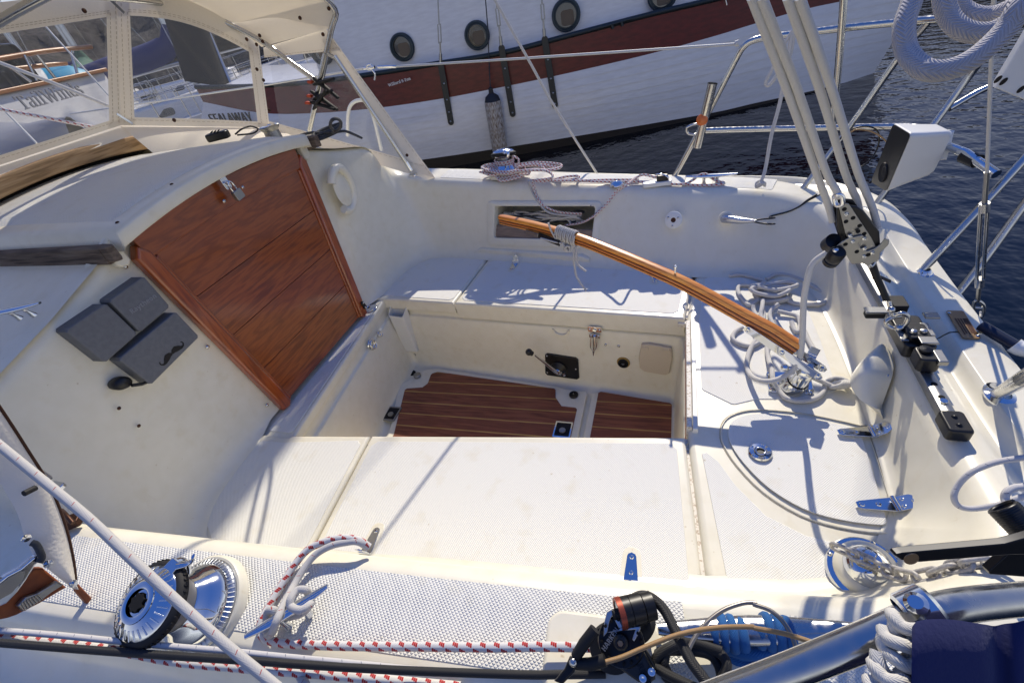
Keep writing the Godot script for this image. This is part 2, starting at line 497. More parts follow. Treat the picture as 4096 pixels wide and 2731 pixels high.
	M.rock = tripl(std(Color.WHITE, 0.95), Vector3(0.4, 0.4, 0.4)); M.rock.albedo_texture = ramp(n2, [Color(0.10, 0.09, 0.085), Color(0.34, 0.31, 0.28)], 2.0)
	M.varnish = std(Color(0.62, 0.40, 0.20), 0.4)
	var w := std(Color(0.012, 0.035, 0.055), 0.03)
	w.metallic_specular = 0.5
	w.normal_enabled = true; w.normal_texture = bumps(noise_img(31, 0.016, 512, 512, 4), 5.0); w.normal_scale = 0.4
	M.water = tripl(w, Vector3(0.35, 0.35, 0.35))

func _ready() -> void:
	rng.seed = 7
	var cam := Camera3D.new()
	cam.name = "camera"
	cam.transform = Transform3D(Basis(Vector3(0.943126, -0.194215, -0.269805), Vector3(-0.022363, 0.772693, -0.634386), Vector3(0.331684, 0.604339, 0.724403)), Vector3(0, 1.25, 1.356))
	cam.fov = 73.234; cam.near = 0.02; cam.far = 400.0
	add_child(cam); cam.make_current()
	var we := WorldEnvironment.new()
	we.name = "environment"
	var env := Environment.new()
	env.background_mode = Environment.BG_SKY
	var sky := Sky.new()
	var sm := ProceduralSkyMaterial.new()
	sm.sky_top_color = Color(0.19, 0.325, 0.59); sm.sky_horizon_color = Color(0.79, 0.80, 0.81); sm.sky_curve = 0.19
	sm.ground_bottom_color = Color(0.10, 0.13, 0.16); sm.ground_horizon_color = Color(0.52, 0.58, 0.62)
	sm.sky_energy_multiplier = 1.0; sm.sun_angle_max = 0.0
	sky.sky_material = sm
	env.sky = sky
	env.background_energy_multiplier = 1.45
	env.tonemap_mode = Environment.TONE_MAPPER_LINEAR; env.tonemap_exposure = 1.13
	env.ssao_enabled = true; env.ssil_enabled = true; env.sdfgi_enabled = true
	we.environment = env
	add_child(we)
	var sun := DirectionalLight3D.new()
	sun.name = "sun"
	sun.light_energy = 1.3; sun.light_color = Color(1.0, 0.96, 0.89); sun.light_angular_distance = 0.53
	sun.shadow_enabled = true
	add_child(sun)
	sun.look_at_from_position(Vector3.ZERO, Vector3(0.0, -1.0, 1.3), Vector3.UP)
	make_materials()
	build_boat()
	build_companionway()
	build_footwell()
	build_starboard()
	build_stern()
	build_port()
	build_dodger()
	build_neighbour()
	build_harbour()

# ---------------------------------------------------------------- the boat's own mouldings
func zi(x: float) -> float:
	return 0.446 - 0.11 * (x + 1.10)

func mirrored(p: PackedVector2Array) -> PackedVector2Array:
	var o = PackedVector2Array()
	for q in p: o.append(Vector2(q.x, -q.y))
	return o

func softened(p: PackedVector2Array, inset: float, r: float) -> PackedVector2Array:
	var a: Array = Geometry2D.offset_polygon(p, -(inset + r), Geometry2D.JOIN_MITER)
	var b: Array = Geometry2D.offset_polygon(a[0], r, Geometry2D.JOIN_ROUND)
	var o = PackedVector2Array()
	for q in b[0]:
		if o.size() == 0 or o[o.size() - 1].distance_to(q) > 0.0015: o.append(q)
	if o[0].distance_to(o[o.size() - 1]) < 0.0015: o.remove_at(o.size() - 1)
	return o

# stations along one side: seat edge (x, z), top edge (x, y, z), how far the section has changed from side deck to stern deck
const STATIONS := [
	[-1.635, 0.0, -1.66, 0.885, 0.0, 0.0], [-1.635, 0.40, -1.66, 0.862, 0.45, 0.0], [-1.635, 0.567, -1.66, 0.815, 0.58, 0.0],
	[-1.625, 0.72, -1.66, 0.765, 0.74, 0.0], [-1.60, 0.82, -1.66, 0.722, 0.90, 0.0], [-1.555, 0.905, -1.658, 0.69, 1.00, 0.0],
	[-1.50, 0.955, -1.648, 0.605, 1.06, 0.0], [-1.43, 0.985, -1.61, 0.495, 1.10, 0.0], [-1.35, 0.99, -1.50, 0.45, 1.115, 0.0],
	[-1.26, 0.98, -1.36, 0.434, 1.105, 0.0], [-1.053, 0.94, -1.1, 0.410, 1.075, 0.0], [-0.6, 0.838, -0.6, 0.366, 1.015, 0.0],
	[-0.2, 0.755, -0.2, 0.333, 0.964, 0.0], [0.1, 0.70, 0.1, 0.312, 0.922, 0.0], [0.3, 0.678, 0.3, 0.30, 0.895, 0.1],
	[0.42, 0.655, 0.45, 0.285, 0.85, 0.4], [0.50, 0.60, 0.56, 0.262, 0.76, 0.75], [0.56, 0.52, 0.61, 0.235, 0.64, 1.0],
	[0.578, 0.40, 0.625, 0.205, 0.48, 1.0], [0.588, 0.2, 0.634, 0.185, 0.22, 1.0], [0.59, 0.0, 0.638, 0.18, 0.0, 1.0]]
const SIDE := [[0, 0], [0.10, 0], [0.18, -0.001], [0.205, -0.012], [0.22, -0.04], [0.235, -0.10], [0.28, -0.125], [0.38, -0.13], [0.385, -0.085], [0.41, -0.085], [0.42, -0.14], [0.44, -1.15]]
const STERN := [[0, 0], [0.05, 0], [0.075, -0.002], [0.088, -0.016], [0.112, -0.018], [0.13, 0.012], [0.145, 0.016], [0.20, 0.016], [0.235, 0.012], [0.245, 0], [0.25, -0.05], [0.22, -1.15]]
const SUB := 20
const WIDER := [[-1.06, 0.0], [-0.6, 0.045], [-0.2, 0.09], [0.1, 0.115], [0.3, 0.10], [0.42, 0.075], [0.5, 0.04], [0.54, 0.0]]
var low = []      # seat edge points from the bulkhead aft
var top = []      # upper edge points
var out_dir = []
var blend = []

func make_stations() -> void:
	var a = []; var b = []
	for s in STATIONS:
		a.append(Vector3(s[0], s[5], s[1])); b.append(Vector3(s[2], s[3], s[4]))
	var sa = spline(a, SUB); var sb = spline(b, SUB)
	for i in sa.size():
		low.append(Vector3(sa[i].x, 0.002, sa[i].z)); blend.append(clamp(sa[i].y, 0.0, 1.0)); top.append(sb[i])
	for i in top.size():
		var t: Vector3 = top[min(i + 1, top.size() - 1)] - top[max(i - 1, 0)]
		t.y = 0.0
		t = t.normalized()
		var o = Vector3(-t.z, 0, t.x)
		out_dir.append(o)

# the port seat runs a little wider than the starboard one
func wider(x: float) -> float:
	for i in WIDER.size() - 1:
		if x >= WIDER[i][0] and x <= WIDER[i + 1][0]:
			return lerp(float(WIDER[i][1]), float(WIDER[i + 1][1]), (x - WIDER[i][0]) / (WIDER[i + 1][0] - WIDER[i][0]))
	return 0.0

func side_row(i: int, port: bool) -> PackedVector3Array:
	var B: Vector3 = low[i]
	if port and i > 9 * SUB: B.z += wider(B.x)
	var T: Vector3 = top[i]; var o: Vector3 = out_dir[i]
	var ob = o
	var r = PackedVector3Array()
	var q0 = B - ob * (0.012 + 0.043 * clamp((B.z - 0.42) / 0.12, 0.0, 1.0) if B.x < -1.0 else 0.055 - 0.03 * blend[i])
	var h1 = B.lerp(T, 0.13)
	var h2 = B.lerp(T, 1.0 - 0.045 / max(0.05, T.y))
	var e = T + o * 0.045
	for s in 5:
		var t = s / 5.0
		r.append(q0.lerp(B, t).lerp(B.lerp(h1, t), t))
	for s in 26: r.append(h1.lerp(h2, s / 26.0))
	for s in 7:
		var t = s / 6.0
		r.append(h2.lerp(T, t).lerp(T.lerp(e, t), t))
	return r

func flip(p: PackedVector3Array) -> PackedVector3Array:
	var o = PackedVector3Array()
	for q in p: o.append(Vector3(q.x, q.y, -q.z))
	return o

func in_cubby(p: Vector3, poly: PackedVector2Array) -> bool:
	return Geometry2D.is_point_in_polygon(Vector2(p.x, p.y), poly)

var boat: Node3D

func build_boat() -> void:
	make_stations()
	boat = thing("sailboat", "cream white fibreglass sailing boat whose open cockpit fills the foreground", "sailboat")
	# inner walls: bulkhead, coamings and stern wall, one sheet a side
	var rows = []
	for i in low.size(): rows.append(side_row(i, true))
	var mb = MB.new()
	mb.grid(rows)
	part(boat, "coaming", mb, M.gel)
	var srows = []
	for i in low.size(): srows.append(flip(side_row(i, false)))
	var hole = PackedVector2Array()
	for p in [Vector3(-1.0101, 0.2913, -1.0632), Vector3(-0.3776, 0.2732, -0.9241), Vector3(-0.3992, 0.09, -0.8396), Vector3(-1.037, 0.0809, -0.9666)]: hole.append(Vector2(p.x, p.y))
	mb = MB.new()
	# the starboard sheet leaves out the cubby opening
	var runs = []
	for i in srows.size() - 1:
		var j = 0
		while j < srows[i].size() - 1:
			if in_cubby(srows[i][j], hole) and in_cubby(srows[i + 1][j + 1], hole) and in_cubby(srows[i + 1][j], hole) and in_cubby(srows[i][j + 1], hole): runs.append(Vector2i(i, j))
			j += 1
	var full = MB.new()
	full.grid(srows)
	var cut = {}
	for q in runs: cut[q] = true
	var nc: int = srows[0].size() - 1
	for i in srows.size() - 1:
		for j in nc:
			if cut.has(Vector2i(i, j)): continue
			var k = (i * nc + j) * 6
			for e in 6:
				mb.v.append(full.v[k + e]); mb.n.append(full.n[k + e]); mb.u.append(Vector2.ZERO)
	part(boat, "coaming", mb, M.gel)
	# coaming tops, side decks, stern deck, topsides
	for sd in [1, -1]:
		var orow = []
		for i in range(7 * SUB - SUB / 2, top.size(), 2):
			var r = PackedVector3Array()
			for k in SIDE.size():
				var f: float = blend[i]
				var a: float = lerp(float(SIDE[k][0]), float(STERN[k][0]), f); var b: float = lerp(float(SIDE[k][1]), float(STERN[k][1]), f)
				var p: Vector3 = top[i] + out_dir[i] * (a + (0.045 if k == 0 else 0.0)) + Vector3.UP * b
				if k > 0 and a < 0.046: p = top[i] + out_dir[i] * (0.046 + k * 0.002) + Vector3.UP * b
				r.append(p)
			orow.append(spread(r) if sd == 1 else flip(spread(r)))
		mb = MB.new()
		mb.grid(orow)
		part(boat, "side_deck", mb, M.gel)
		# textured strips on the coaming top
		for span in [[-1.34, 0.035, 0.034, 0.172], [0.125, 0.40, 0.04, 0.16]]:
			var nr = []
			for i in range(7 * SUB, top.size(), 2):
				var t: Vector3 = top[i]
				if t.x < span[0] or t.x > span[1]: continue
				var line = PackedVector3Array()
				var f: float = 1.0
				for k in 7:
					var a: float = lerp(span[2], span[3], k / 6.0)
					line.append(t + out_dir[i] * a + Vector3.UP * (0.0035 - (0.001 if a > 0.16 else 0.0) - (0.003 if k == 0 or k == 6 else 0.0)))
				nr.append(line if sd == 1 else flip(line))
			mb = MB.new()
			mb.grid(nr)
			part(boat, "textured_strip", mb, M.skid)
	# cabin top and sides forward of the bulkhead
	var prof = [[0.0, 0.885], [0.3, 0.875], [0.48, 0.853], [0.56, 0.825], [0.74, 0.765], [0.9, 0.722], [0.97, 0.70], [1.01, 0.67], [1.04, 0.60], [1.09, 0.47], [1.12, 0.43], [1.2, 0.40], [1.36, 0.375], [1.46, 0.36], [1.465, 0.405], [1.49, 0.405], [1.50, 0.34], [1.53, -0.2], [1.48, -1.1]]
	for sd in [1, -1]:
		var cr = []
		for e in [[-1.655, 0.0, 1.0], [-1.8, 0.002, 1.0], [-2.2, 0.012, 1.0], [-2.7, 0.03, 1.0], [-3.3, 0.05, 0.97], [-3.9, 0.07, 0.92], [-4.6, 0.08, 0.8], [-5.6, 0.10, 0.5], [-6.3, 0.12, 0.12]]:
			var line = PackedVector3Array()
			for q in prof: line.append(Vector3(e[0], q[1] + e[1], sd * q[0] * e[2]))
			cr.append(spread(line))
		mb = MB.new()
		mb.grid(cr)
		part(boat, "cabin_side", mb, M.gel)
	# aft closing of the hull under the stern is out of sight; footwell liner
	var loops = []
	for lv in [[0.0, -0.012, 0.05], [0.0, -0.05, 0.04], [0.0, -0.103, 0.04], [0.010, -0.110, 0.04], [0.022, -0.114, 0.04], [0.029, -0.20, 0.04], [0.048, -0.42, 0.045], [0.053, -0.452, 0.05], [0.07, -0.466, 0.06], [0.097, -0.47, 0.07]]:
		var loop = PackedVector3Array()
		var c = [Vector2(0.062, zi(0.062) + 0.03), Vector2(-1.462, zi(-1.5) + 0.03), Vector2(-1.578, -zi(-1.5) - 0.03), Vector2(0.062, -zi(0.062) - 0.03)]
		for i in 4:
			var p: Vector2 = c[i]; var a: Vector2 = (c[(i + 3) % 4] - p).normalized(); var b: Vector2 = (c[(i + 1) % 4] - p).normalized()
			p += (a + b) * lv[0]
			for s in 6:
				var t: float = s / 5.0
				var q = (p + a * lv[2]).lerp(p, t).lerp(p.lerp(p + b * lv[2], t), t)
				loop.append(Vector3(q.x, lv[1], q.y))
		loops.append(loop)
	mb = MB.new()
	mb.grid(loops, true)
	var fl: PackedVector3Array = loops[loops.size() - 1]
	var mid = Vector3.ZERO
	for p in fl: mid += p
	mid /= fl.size()
	for i in fl.size(): mb.tri(mid, fl[i], fl[(i + 1) % fl.size()], Vector3.UP, Vector3.UP, Vector3.UP)
	part(boat, "footwell", mb, M.gel)
	# bridge deck
	mb = MB.new()
	mb.prism(PackedVector2Array([Vector2(-1.66, -0.52), Vector2(-1.570, -0.52), Vector2(-1.452, 0.52), Vector2(-1.66, 0.52)]), 0.05, 0.012, at(Vector3(0, -0.062, 0)))
	var bd = part(boat, "bridge_deck", mb, M.gel)
	mb = MB.new()
	mb.prism(softened(PackedVector2Array([Vector2(-1.606, -0.47), Vector2(-1.584, -0.47), Vector2(-1.478, 0.47), Vector2(-1.606, 0.47)]), 0.0, 0.012), 0.003, 0.001, at(Vector3(0, -0.012, 0)))
	part(bd, "textured_panel", mb, M.skid_fine)
	# seats: a forward seat, a hinged locker lid on each side and one platform aft
	for sd in [1, -1]:
		var bx0 = -1.457 if sd == 1 else -1.573
		var fwd = PackedVector2Array([Vector2(bx0, zi(bx0)), Vector2(-1.103, zi(-1.103)), Vector2(-1.056, 0.98), Vector2(-1.27, 1.04), Vector2(-1.5, 1.0), Vector2(-1.62, 0.86), Vector2(-1.66, 0.6), Vector2(-1.66, 0.495), Vector2(bx0 - 0.012, 0.495)])
		var lid = PackedVector2Array([Vector2(-1.095, zi(-1.095)), Vector2(0.043, zi(0.043)), Vector2(0.089, 0.735), Vector2(-1.048, 0.97)])
		var fi = PackedVector2Array([Vector2(bx0, 0.525), Vector2(-1.118, 0.473), Vector2(-1.075, 0.915), Vector2(-1.27, 0.955), Vector2(-1.43, 0.945), Vector2(-1.53, 0.88), Vector2(-1.585, 0.78), Vector2(-1.60, 0.60), Vector2(-1.59, 0.53)])
		var li = PackedVector2Array([Vector2(-1.07, 0.473), Vector2(0.016, 0.352), Vector2(0.052, 0.668), Vector2(-1.03, 0.885)])
		if sd == 1:
			lid[2].y = 0.86; lid[3].y = 0.97; li[2].y = 0.80; li[3].y = 0.89
		if sd == -1:
			fwd = mirrored(fwd); lid = mirrored(lid); fi = mirrored(fi); li = mirrored(li)
		mb = MB.new()
		mb.prism(fwd, 0.075, 0.014, at(Vector3(0, -0.075, 0)), true, 4)
		var fs = part(boat, "seat", mb, M.gel)
		mb = MB.new()
		mb.prism(softened(fi, 0.0, 0.02), 0.003, 0.0015, at(Vector3(0, -0.0005, 0)))
		part(fs, "textured_panel", mb, M.skid_fine)
		mb = MB.new()
		mb.prism(lid, 0.092, 0.012, at(Vector3(0, -0.091, 0)), false, 4)
		var ld = part(boat, "locker_lid", mb, M.gel)
		mb = MB.new()
		mb.prism(softened(li, 0.0, 0.022), 0.003, 0.0015, at(Vector3(0, 0.0005, 0)))
		part(ld, "textured_panel", mb, M.skid_fine)
		# hinges: tapered strap on the lid, knuckle, small leaf on the coaming
		for hx in [-0.865, -0.092]:
			var zo = 0.93 - 0.205 * (hx + 1.053) - 0.045
			var dirz: float = sd
			var ax = Vector3(0.04, 0, dirz).normalized()
			var tipz = zo - 0.078
			if sd == 1: tipz = 0.803 - 0.075 * (hx + 0.865)
			mb = MB.new()
			var fr = frame(Vector3(hx, 0.0035, tipz * sd), Vector3.UP, ax)
			mb.prism(PackedVector2Array([Vector2(-0.006, -0.009), Vector2(0.0, -0.012), Vector2(0.07, -0.019), Vector2(0.07, 0.019), Vector2(0.0, 0.012), Vector2(-0.006, 0.009), Vector2(-0.01, 0)]), 0.0035, 0.001, fr)
			mb.tube(pts([fr * Vector3(0.075, 0.004, -0.02), fr * Vector3(0.075, 0.004, 0.02)]), 0.006, 10)
			for sx in [0.004, 0.045]:
				mb.lathe([Vector2(0, 0.006), Vector2(0.004, 0.0055), Vector2(0.0058, 0.0034)], fr * at(Vector3(sx, 0, 0)), 12)
			var fl2 = frame(fr * Vector3(0.075, 0.004, 0), Vector3(0, 0.32, -dirz), Vector3(0, 1, 0.32 * dirz))
			mb.prism(PackedVector2Array([Vector2(0.003, -0.019), Vector2(0.04, -0.013), Vector2(0.048, 0), Vector2(0.04, 0.013), Vector2(0.003, 0.019)]), 0.0035, 0.001, fl2)
			for sp in [Vector3(0.014, 0, 0.009), Vector3(0.014, 0, -0.009), Vector3(0.036, 0, 0)]:
				mb.lathe([Vector2(0, 0.006), Vector2(0.004, 0.0055), Vector2(0.0055, 0.0034)], fl2 * at(sp), 10)
			part(ld, "hinge", mb, M.chrome)
			mb = MB.new()
			mb.prism(PackedVector2Array([Vector2(-0.026, -0.008), Vector2(-0.02, -0.018), Vector2(-0.006, -0.024), Vector2(0.075, -0.03), Vector2(0.075, 0.03), Vector2(-0.006, 0.024), Vector2(-0.02, 0.018), Vector2(-0.026, 0.008)]), 0.004, 0.0015, fr * at(Vector3(0, -0.0036, 0)))
			part(ld, "hinge_pad", mb, M.gel)
		# a raised moulded ledge along the foot of the coaming
		var lr = []
		for i in range(9 * SUB, 13 * SUB, 2):
			var b: Vector3 = low[i]
			if sd == 1: b.z += wider(b.x)
			if b.x < -1.16 or b.x > -0.42: continue
			var o: Vector3 = out_dir[i]
			var hh: float = 0.035
			if b.x < -1.13 or b.x > -0.46: hh = 0.02
			var line = PackedVector3Array([b - o * 0.0 + Vector3.UP * 0.004, b - o * 0.004 + Vector3.UP * hh, b + o * 0.006 + Vector3.UP * (hh + 0.012), b + o * 0.06 + Vector3.UP * (hh + 0.014)])
			lr.append(line if sd == 1 else flip(line))
		mb = MB.new()
		mb.grid(lr)
		part(boat, "moulded_ledge", mb, M.gel)
	# platform aft of the lids
	var plat = PackedVector2Array([Vector2(0.051, 0.318), Vector2(0.10, 0.86), Vector2(0.3, 0.83), Vector2(0.44, 0.76), Vector2(0.54, 0.64), Vector2(0.6, 0.5), Vector2(0.61, 0.0), Vector2(0.6, -0.5), Vector2(0.54, -0.62), Vector2(0.44, -0.69), Vector2(0.3, -0.72), Vector2(0.097, -0.73), Vector2(0.051, -0.318)])
	mb = MB.new()
	mb.prism(plat, 0.06, 0.02, at(Vector3(0, -0.06, 0)), true, 4)
	var pf = part(boat, "aft_platform", mb, M.gel)
	var arc = [Vector3(0.15, 0, 0.2752), Vector3(0.1664, 0, 0.2173), Vector3(0.203, 0, 0.1647), Vector3(0.2725, 0, 0.1281), Vector3(0.4142, 0, 0.1197), Vector3(0.5489, 0, 0.1363)]
	var lp = PackedVector2Array([Vector2(0.098, -0.30), Vector2(0.135, -0.64), Vector2(0.30, -0.645), Vector2(0.42, -0.62), Vector2(0.50, -0.52), Vector2(0.515, -0.2), Vector2(0.515, 0.07)])
	for p in [Vector3(0.4126, 0, 0.1297), Vector3(0.271, 0, 0.1424), Vector3(0.1956, 0, 0.1753)]: lp.append(Vector2(p.x, p.z - 0.01))
	lp.append(Vector2(0.098, 0.10))
	mb = MB.new()
	mb.prism(softened(lp, 0.0, 0.012), 0.003, 0.0015, at(Vector3(0, -0.0005, 0)))
	part(pf, "textured_panel", mb, M.skid_fine)
	var np = PackedVector2Array()
	for p in [Vector3(0.0889, 0, 0.3619), Vector3(0.1369, 0, 0.4054), Vector3(0.179, 0, 0.4839), Vector3(0.2472, 0, 0.5696), Vector3(0.3321, 0, 0.6113), Vector3(0.4326, 0, 0.6261), Vector3(0.4679, 0, 0.6287)]: np.append(Vector2(p.x, p.z))
	np.append(Vector2(0.46, 0.66)); np.append(Vector2(0.40, 0.70)); np.append(Vector2(0.30, 0.74)); np.append(Vector2(0.14, 0.77))
	mb = MB.new()
	mb.prism(softened(np, 0.0, 0.008), 0.003, 0.0015, at(Vector3(0, -0.0005, 0)))
	part(pf, "textured_panel", mb, M.skid_fine)
	# worn boards along the platform's front edge
	mb = MB.new()
	mb.box(at(Vector3(0.074, -0.006, 0.0)), Vector3(0.016, 0.05, 0.60), 0.006)
	part(pf, "edge_board", mb, M.white)
	mb = MB.new()
	mb.box(at(Vector3(0.056, -0.02, 0.0)), Vector3(0.017, 0.07, 0.58), 0.003)
	part(pf, "edge_board", mb, M.oldwhite, "worn paint-chipped board edge")
	mb = MB.new()
	mb.box(at(Vector3(0.052, -0.24, 0.0)), Vector3(0.012, 0.36, 0.5), 0.003)
	part(boat, "engine_panel", mb, M.jamb, "brown board closing the aft end of the footwell")
	# gutters under the seat joints
	for sd in [1, -1]:
		mb = MB.new()
		mb.box(frame(Vector3(0.068, -0.03, sd * 0.56), Vector3.UP, Vector3(0.09, 0, sd)), Vector3(0.5, 0.02, 0.06), 0.003)
		part(boat, "gutter", mb, M.oldwhite)
		mb = MB.new()
		mb.box(frame(Vector3(-1.078, -0.03, sd * 0.7), Vector3.UP, Vector3(0.09, 0, sd)), Vector3(0.5, 0.02, 0.05), 0.003)
		part(boat, "gutter", mb, M.oldwhite)
	build_lazarette()
	# cubby frame, box and the weathered board across it
	var c0 = [Vector3(-1.0223, 0.3015, -1.0662), Vector3(-0.3654, 0.2826, -0.9216), Vector3(-0.3894, 0.0803, -0.8283), Vector3(-1.0544, 0.0706, -0.9607)]
	var c1 = [Vector3(-0.9807, 0.2778, -1.0461), Vector3(-0.3979, 0.2629, -0.9187), Vector3(-0.4194, 0.1133, -0.8505), Vector3(-1.0095, 0.1066, -0.9689)]
	var nwall: Vector3 = (c0[1] - c0[0]).cross(c0[3] - c0[0]).normalized()
	if nwall.z < 0: nwall = -nwall
	var e0 = rounded_quad(c0, 0.03); var e1 = rounded_quad(c1, 0.018)
	var fr_rows = []
	for i in e0.size():
		e0[i].z = on_wall(srows, e0[i]); e1[i].z = on_wall(srows, e1[i])
	for w in [[-0.15, -0.006, e0], [-0.05, 0.008, e0], [0.9, 0.009, e0], [1.0, 0.005, e0], [1.0, -0.03, e0]]:
		var line = PackedVector3Array()
		for i in e0.size(): line.append(e0[i].lerp(e1[i], w[0]) + nwall * w[1])
		fr_rows.append(line)
	mb = MB.new()
	mb.grid(fr_rows, true)
	var cf = part(boat, "cubby_frame", mb, M.gel)
	var bx = []
	for w in [[0.0, 0.0], [1.0, 0.32]]:
		var line = PackedVector3Array()
		for i in e1.size():
			var p: Vector3 = e1[i] - nwall * 0.028
			line.append(p + Vector3(0, -0.03 * w[0], -w[1]))
		bx.append(line)
	mb = MB.new()
	mb.grid(bx, true)
	var ctr = Vector3.ZERO
	for p in bx[1]: ctr += p
	ctr /= bx[1].size()
	for i in bx[1].size(): mb.flat(ctr, bx[1][i], bx[1][(i + 1) % bx[1].size()])
	part(cf, "cubby_lining", mb, M.gel)
	mb = MB.new()
	for i in [0, 1, 2, 3]:
		for t in [0.06, 0.5, 0.94]:
			var p: Vector3 = c0[i].lerp(c0[(i + 1) % 4], t).lerp(c1[i].lerp(c1[(i + 1) % 4], t), 0.5)
			if (i == 1 or i == 3): continue
			mb.lathe([Vector2(0, 0.003), Vector2(0.003, 0.0025), Vector2(0.0045, 0)], frame(p + nwall * 0.0045, nwall), 10)
	part(cf, "screw_heads", mb, M.steel)
	mb = MB.new()
	var b0: Vector3 = Vector3(-1.0081, 0.1623, -1.0138); var b1: Vector3 = Vector3(-0.4142, 0.1545, -0.8875); var b2: Vector3 = Vector3(-1.016, 0.1034, -0.9868)
	mb.box(frame((b0 + b1) * 0.5 + (b2 - b0) * 0.5, nwall, (b1 - b0).normalized()), Vector3(b0.distance_to(b1), 0.018, b0.distance_to(b2) + 0.004), 0.003)
	part(cf, "retaining_board", mb, M.ashwood)
	# moulded shell recess ring on the starboard bulkhead
	var rc: Vector3 = Vector3(-1.6, 0.6057, -0.5855)
	var ring = []
	for i in 26:
		var a = TAU * i / 26 * 0.80 + 0.55
		ring.append(rc + Vector3(0.004 + 0.008 * sin(a), sin(a) * 0.105, cos(a) * 0.078))
	mb = MB.new()
	mb.tube(spline(ring, 2), 0.021, 10)
	var disc = []
	for r in [0.0, 0.35, 0.7, 1.0]:
		var line = PackedVector3Array()
		for i in 20:
			var a = TAU * i / 20
			line.append(rc + Vector3(0.016 - 0.012 * r * r, sin(a) * 0.088 * r + 0.004, cos(a) * 0.064 * r))
		disc.append(line)
	mb.grid(disc, true)
	part(boat, "moulded_boss", mb, M.gel)

func on_wall(rows: Array, p: Vector3) -> float:
	var best = 1e9
	var z = p.z
	for r in rows:
		if abs(r[12].x - p.x) > 0.04: continue
		for q in r:
			var dd: float = Vector2(q.x - p.x, q.y - p.y).length()
			if dd < best and q.z > -1.2 and q.y < 0.34:
				best = dd; z = q.z
	return z

func rounded_quad(c: Array, r: float) -> Array:
	var o = []
	for i in 4:
		var p: Vector3 = c[i]; var a: Vector3 = (c[(i + 3) % 4] - p).normalized(); var b: Vector3 = (c[(i + 1) % 4] - p).normalized()
		for s in 5:
			var t: float = s / 4.0
			o.append((p + a * r).lerp(p, t).lerp(p.lerp(p + b * r, t), t))
	return o

# denser points where a section bends, so that its edges stay crisp
func spread(p: PackedVector3Array) -> PackedVector3Array:
	var o = PackedVector3Array()
	for i in p.size():
		if i > 0 and i < p.size() - 1:
			var a: float = min(0.35, 0.012 / max(0.001, p[i].distance_to(p[i - 1]))); var b: float = min(0.35, 0.012 / max(0.001, p[i].distance_to(p[i + 1])))
			o.append(p[i].lerp(p[i - 1], a)); o.append(p[i].lerp(p[i + 1], b))
		else:
			o.append(p[i])
	return o

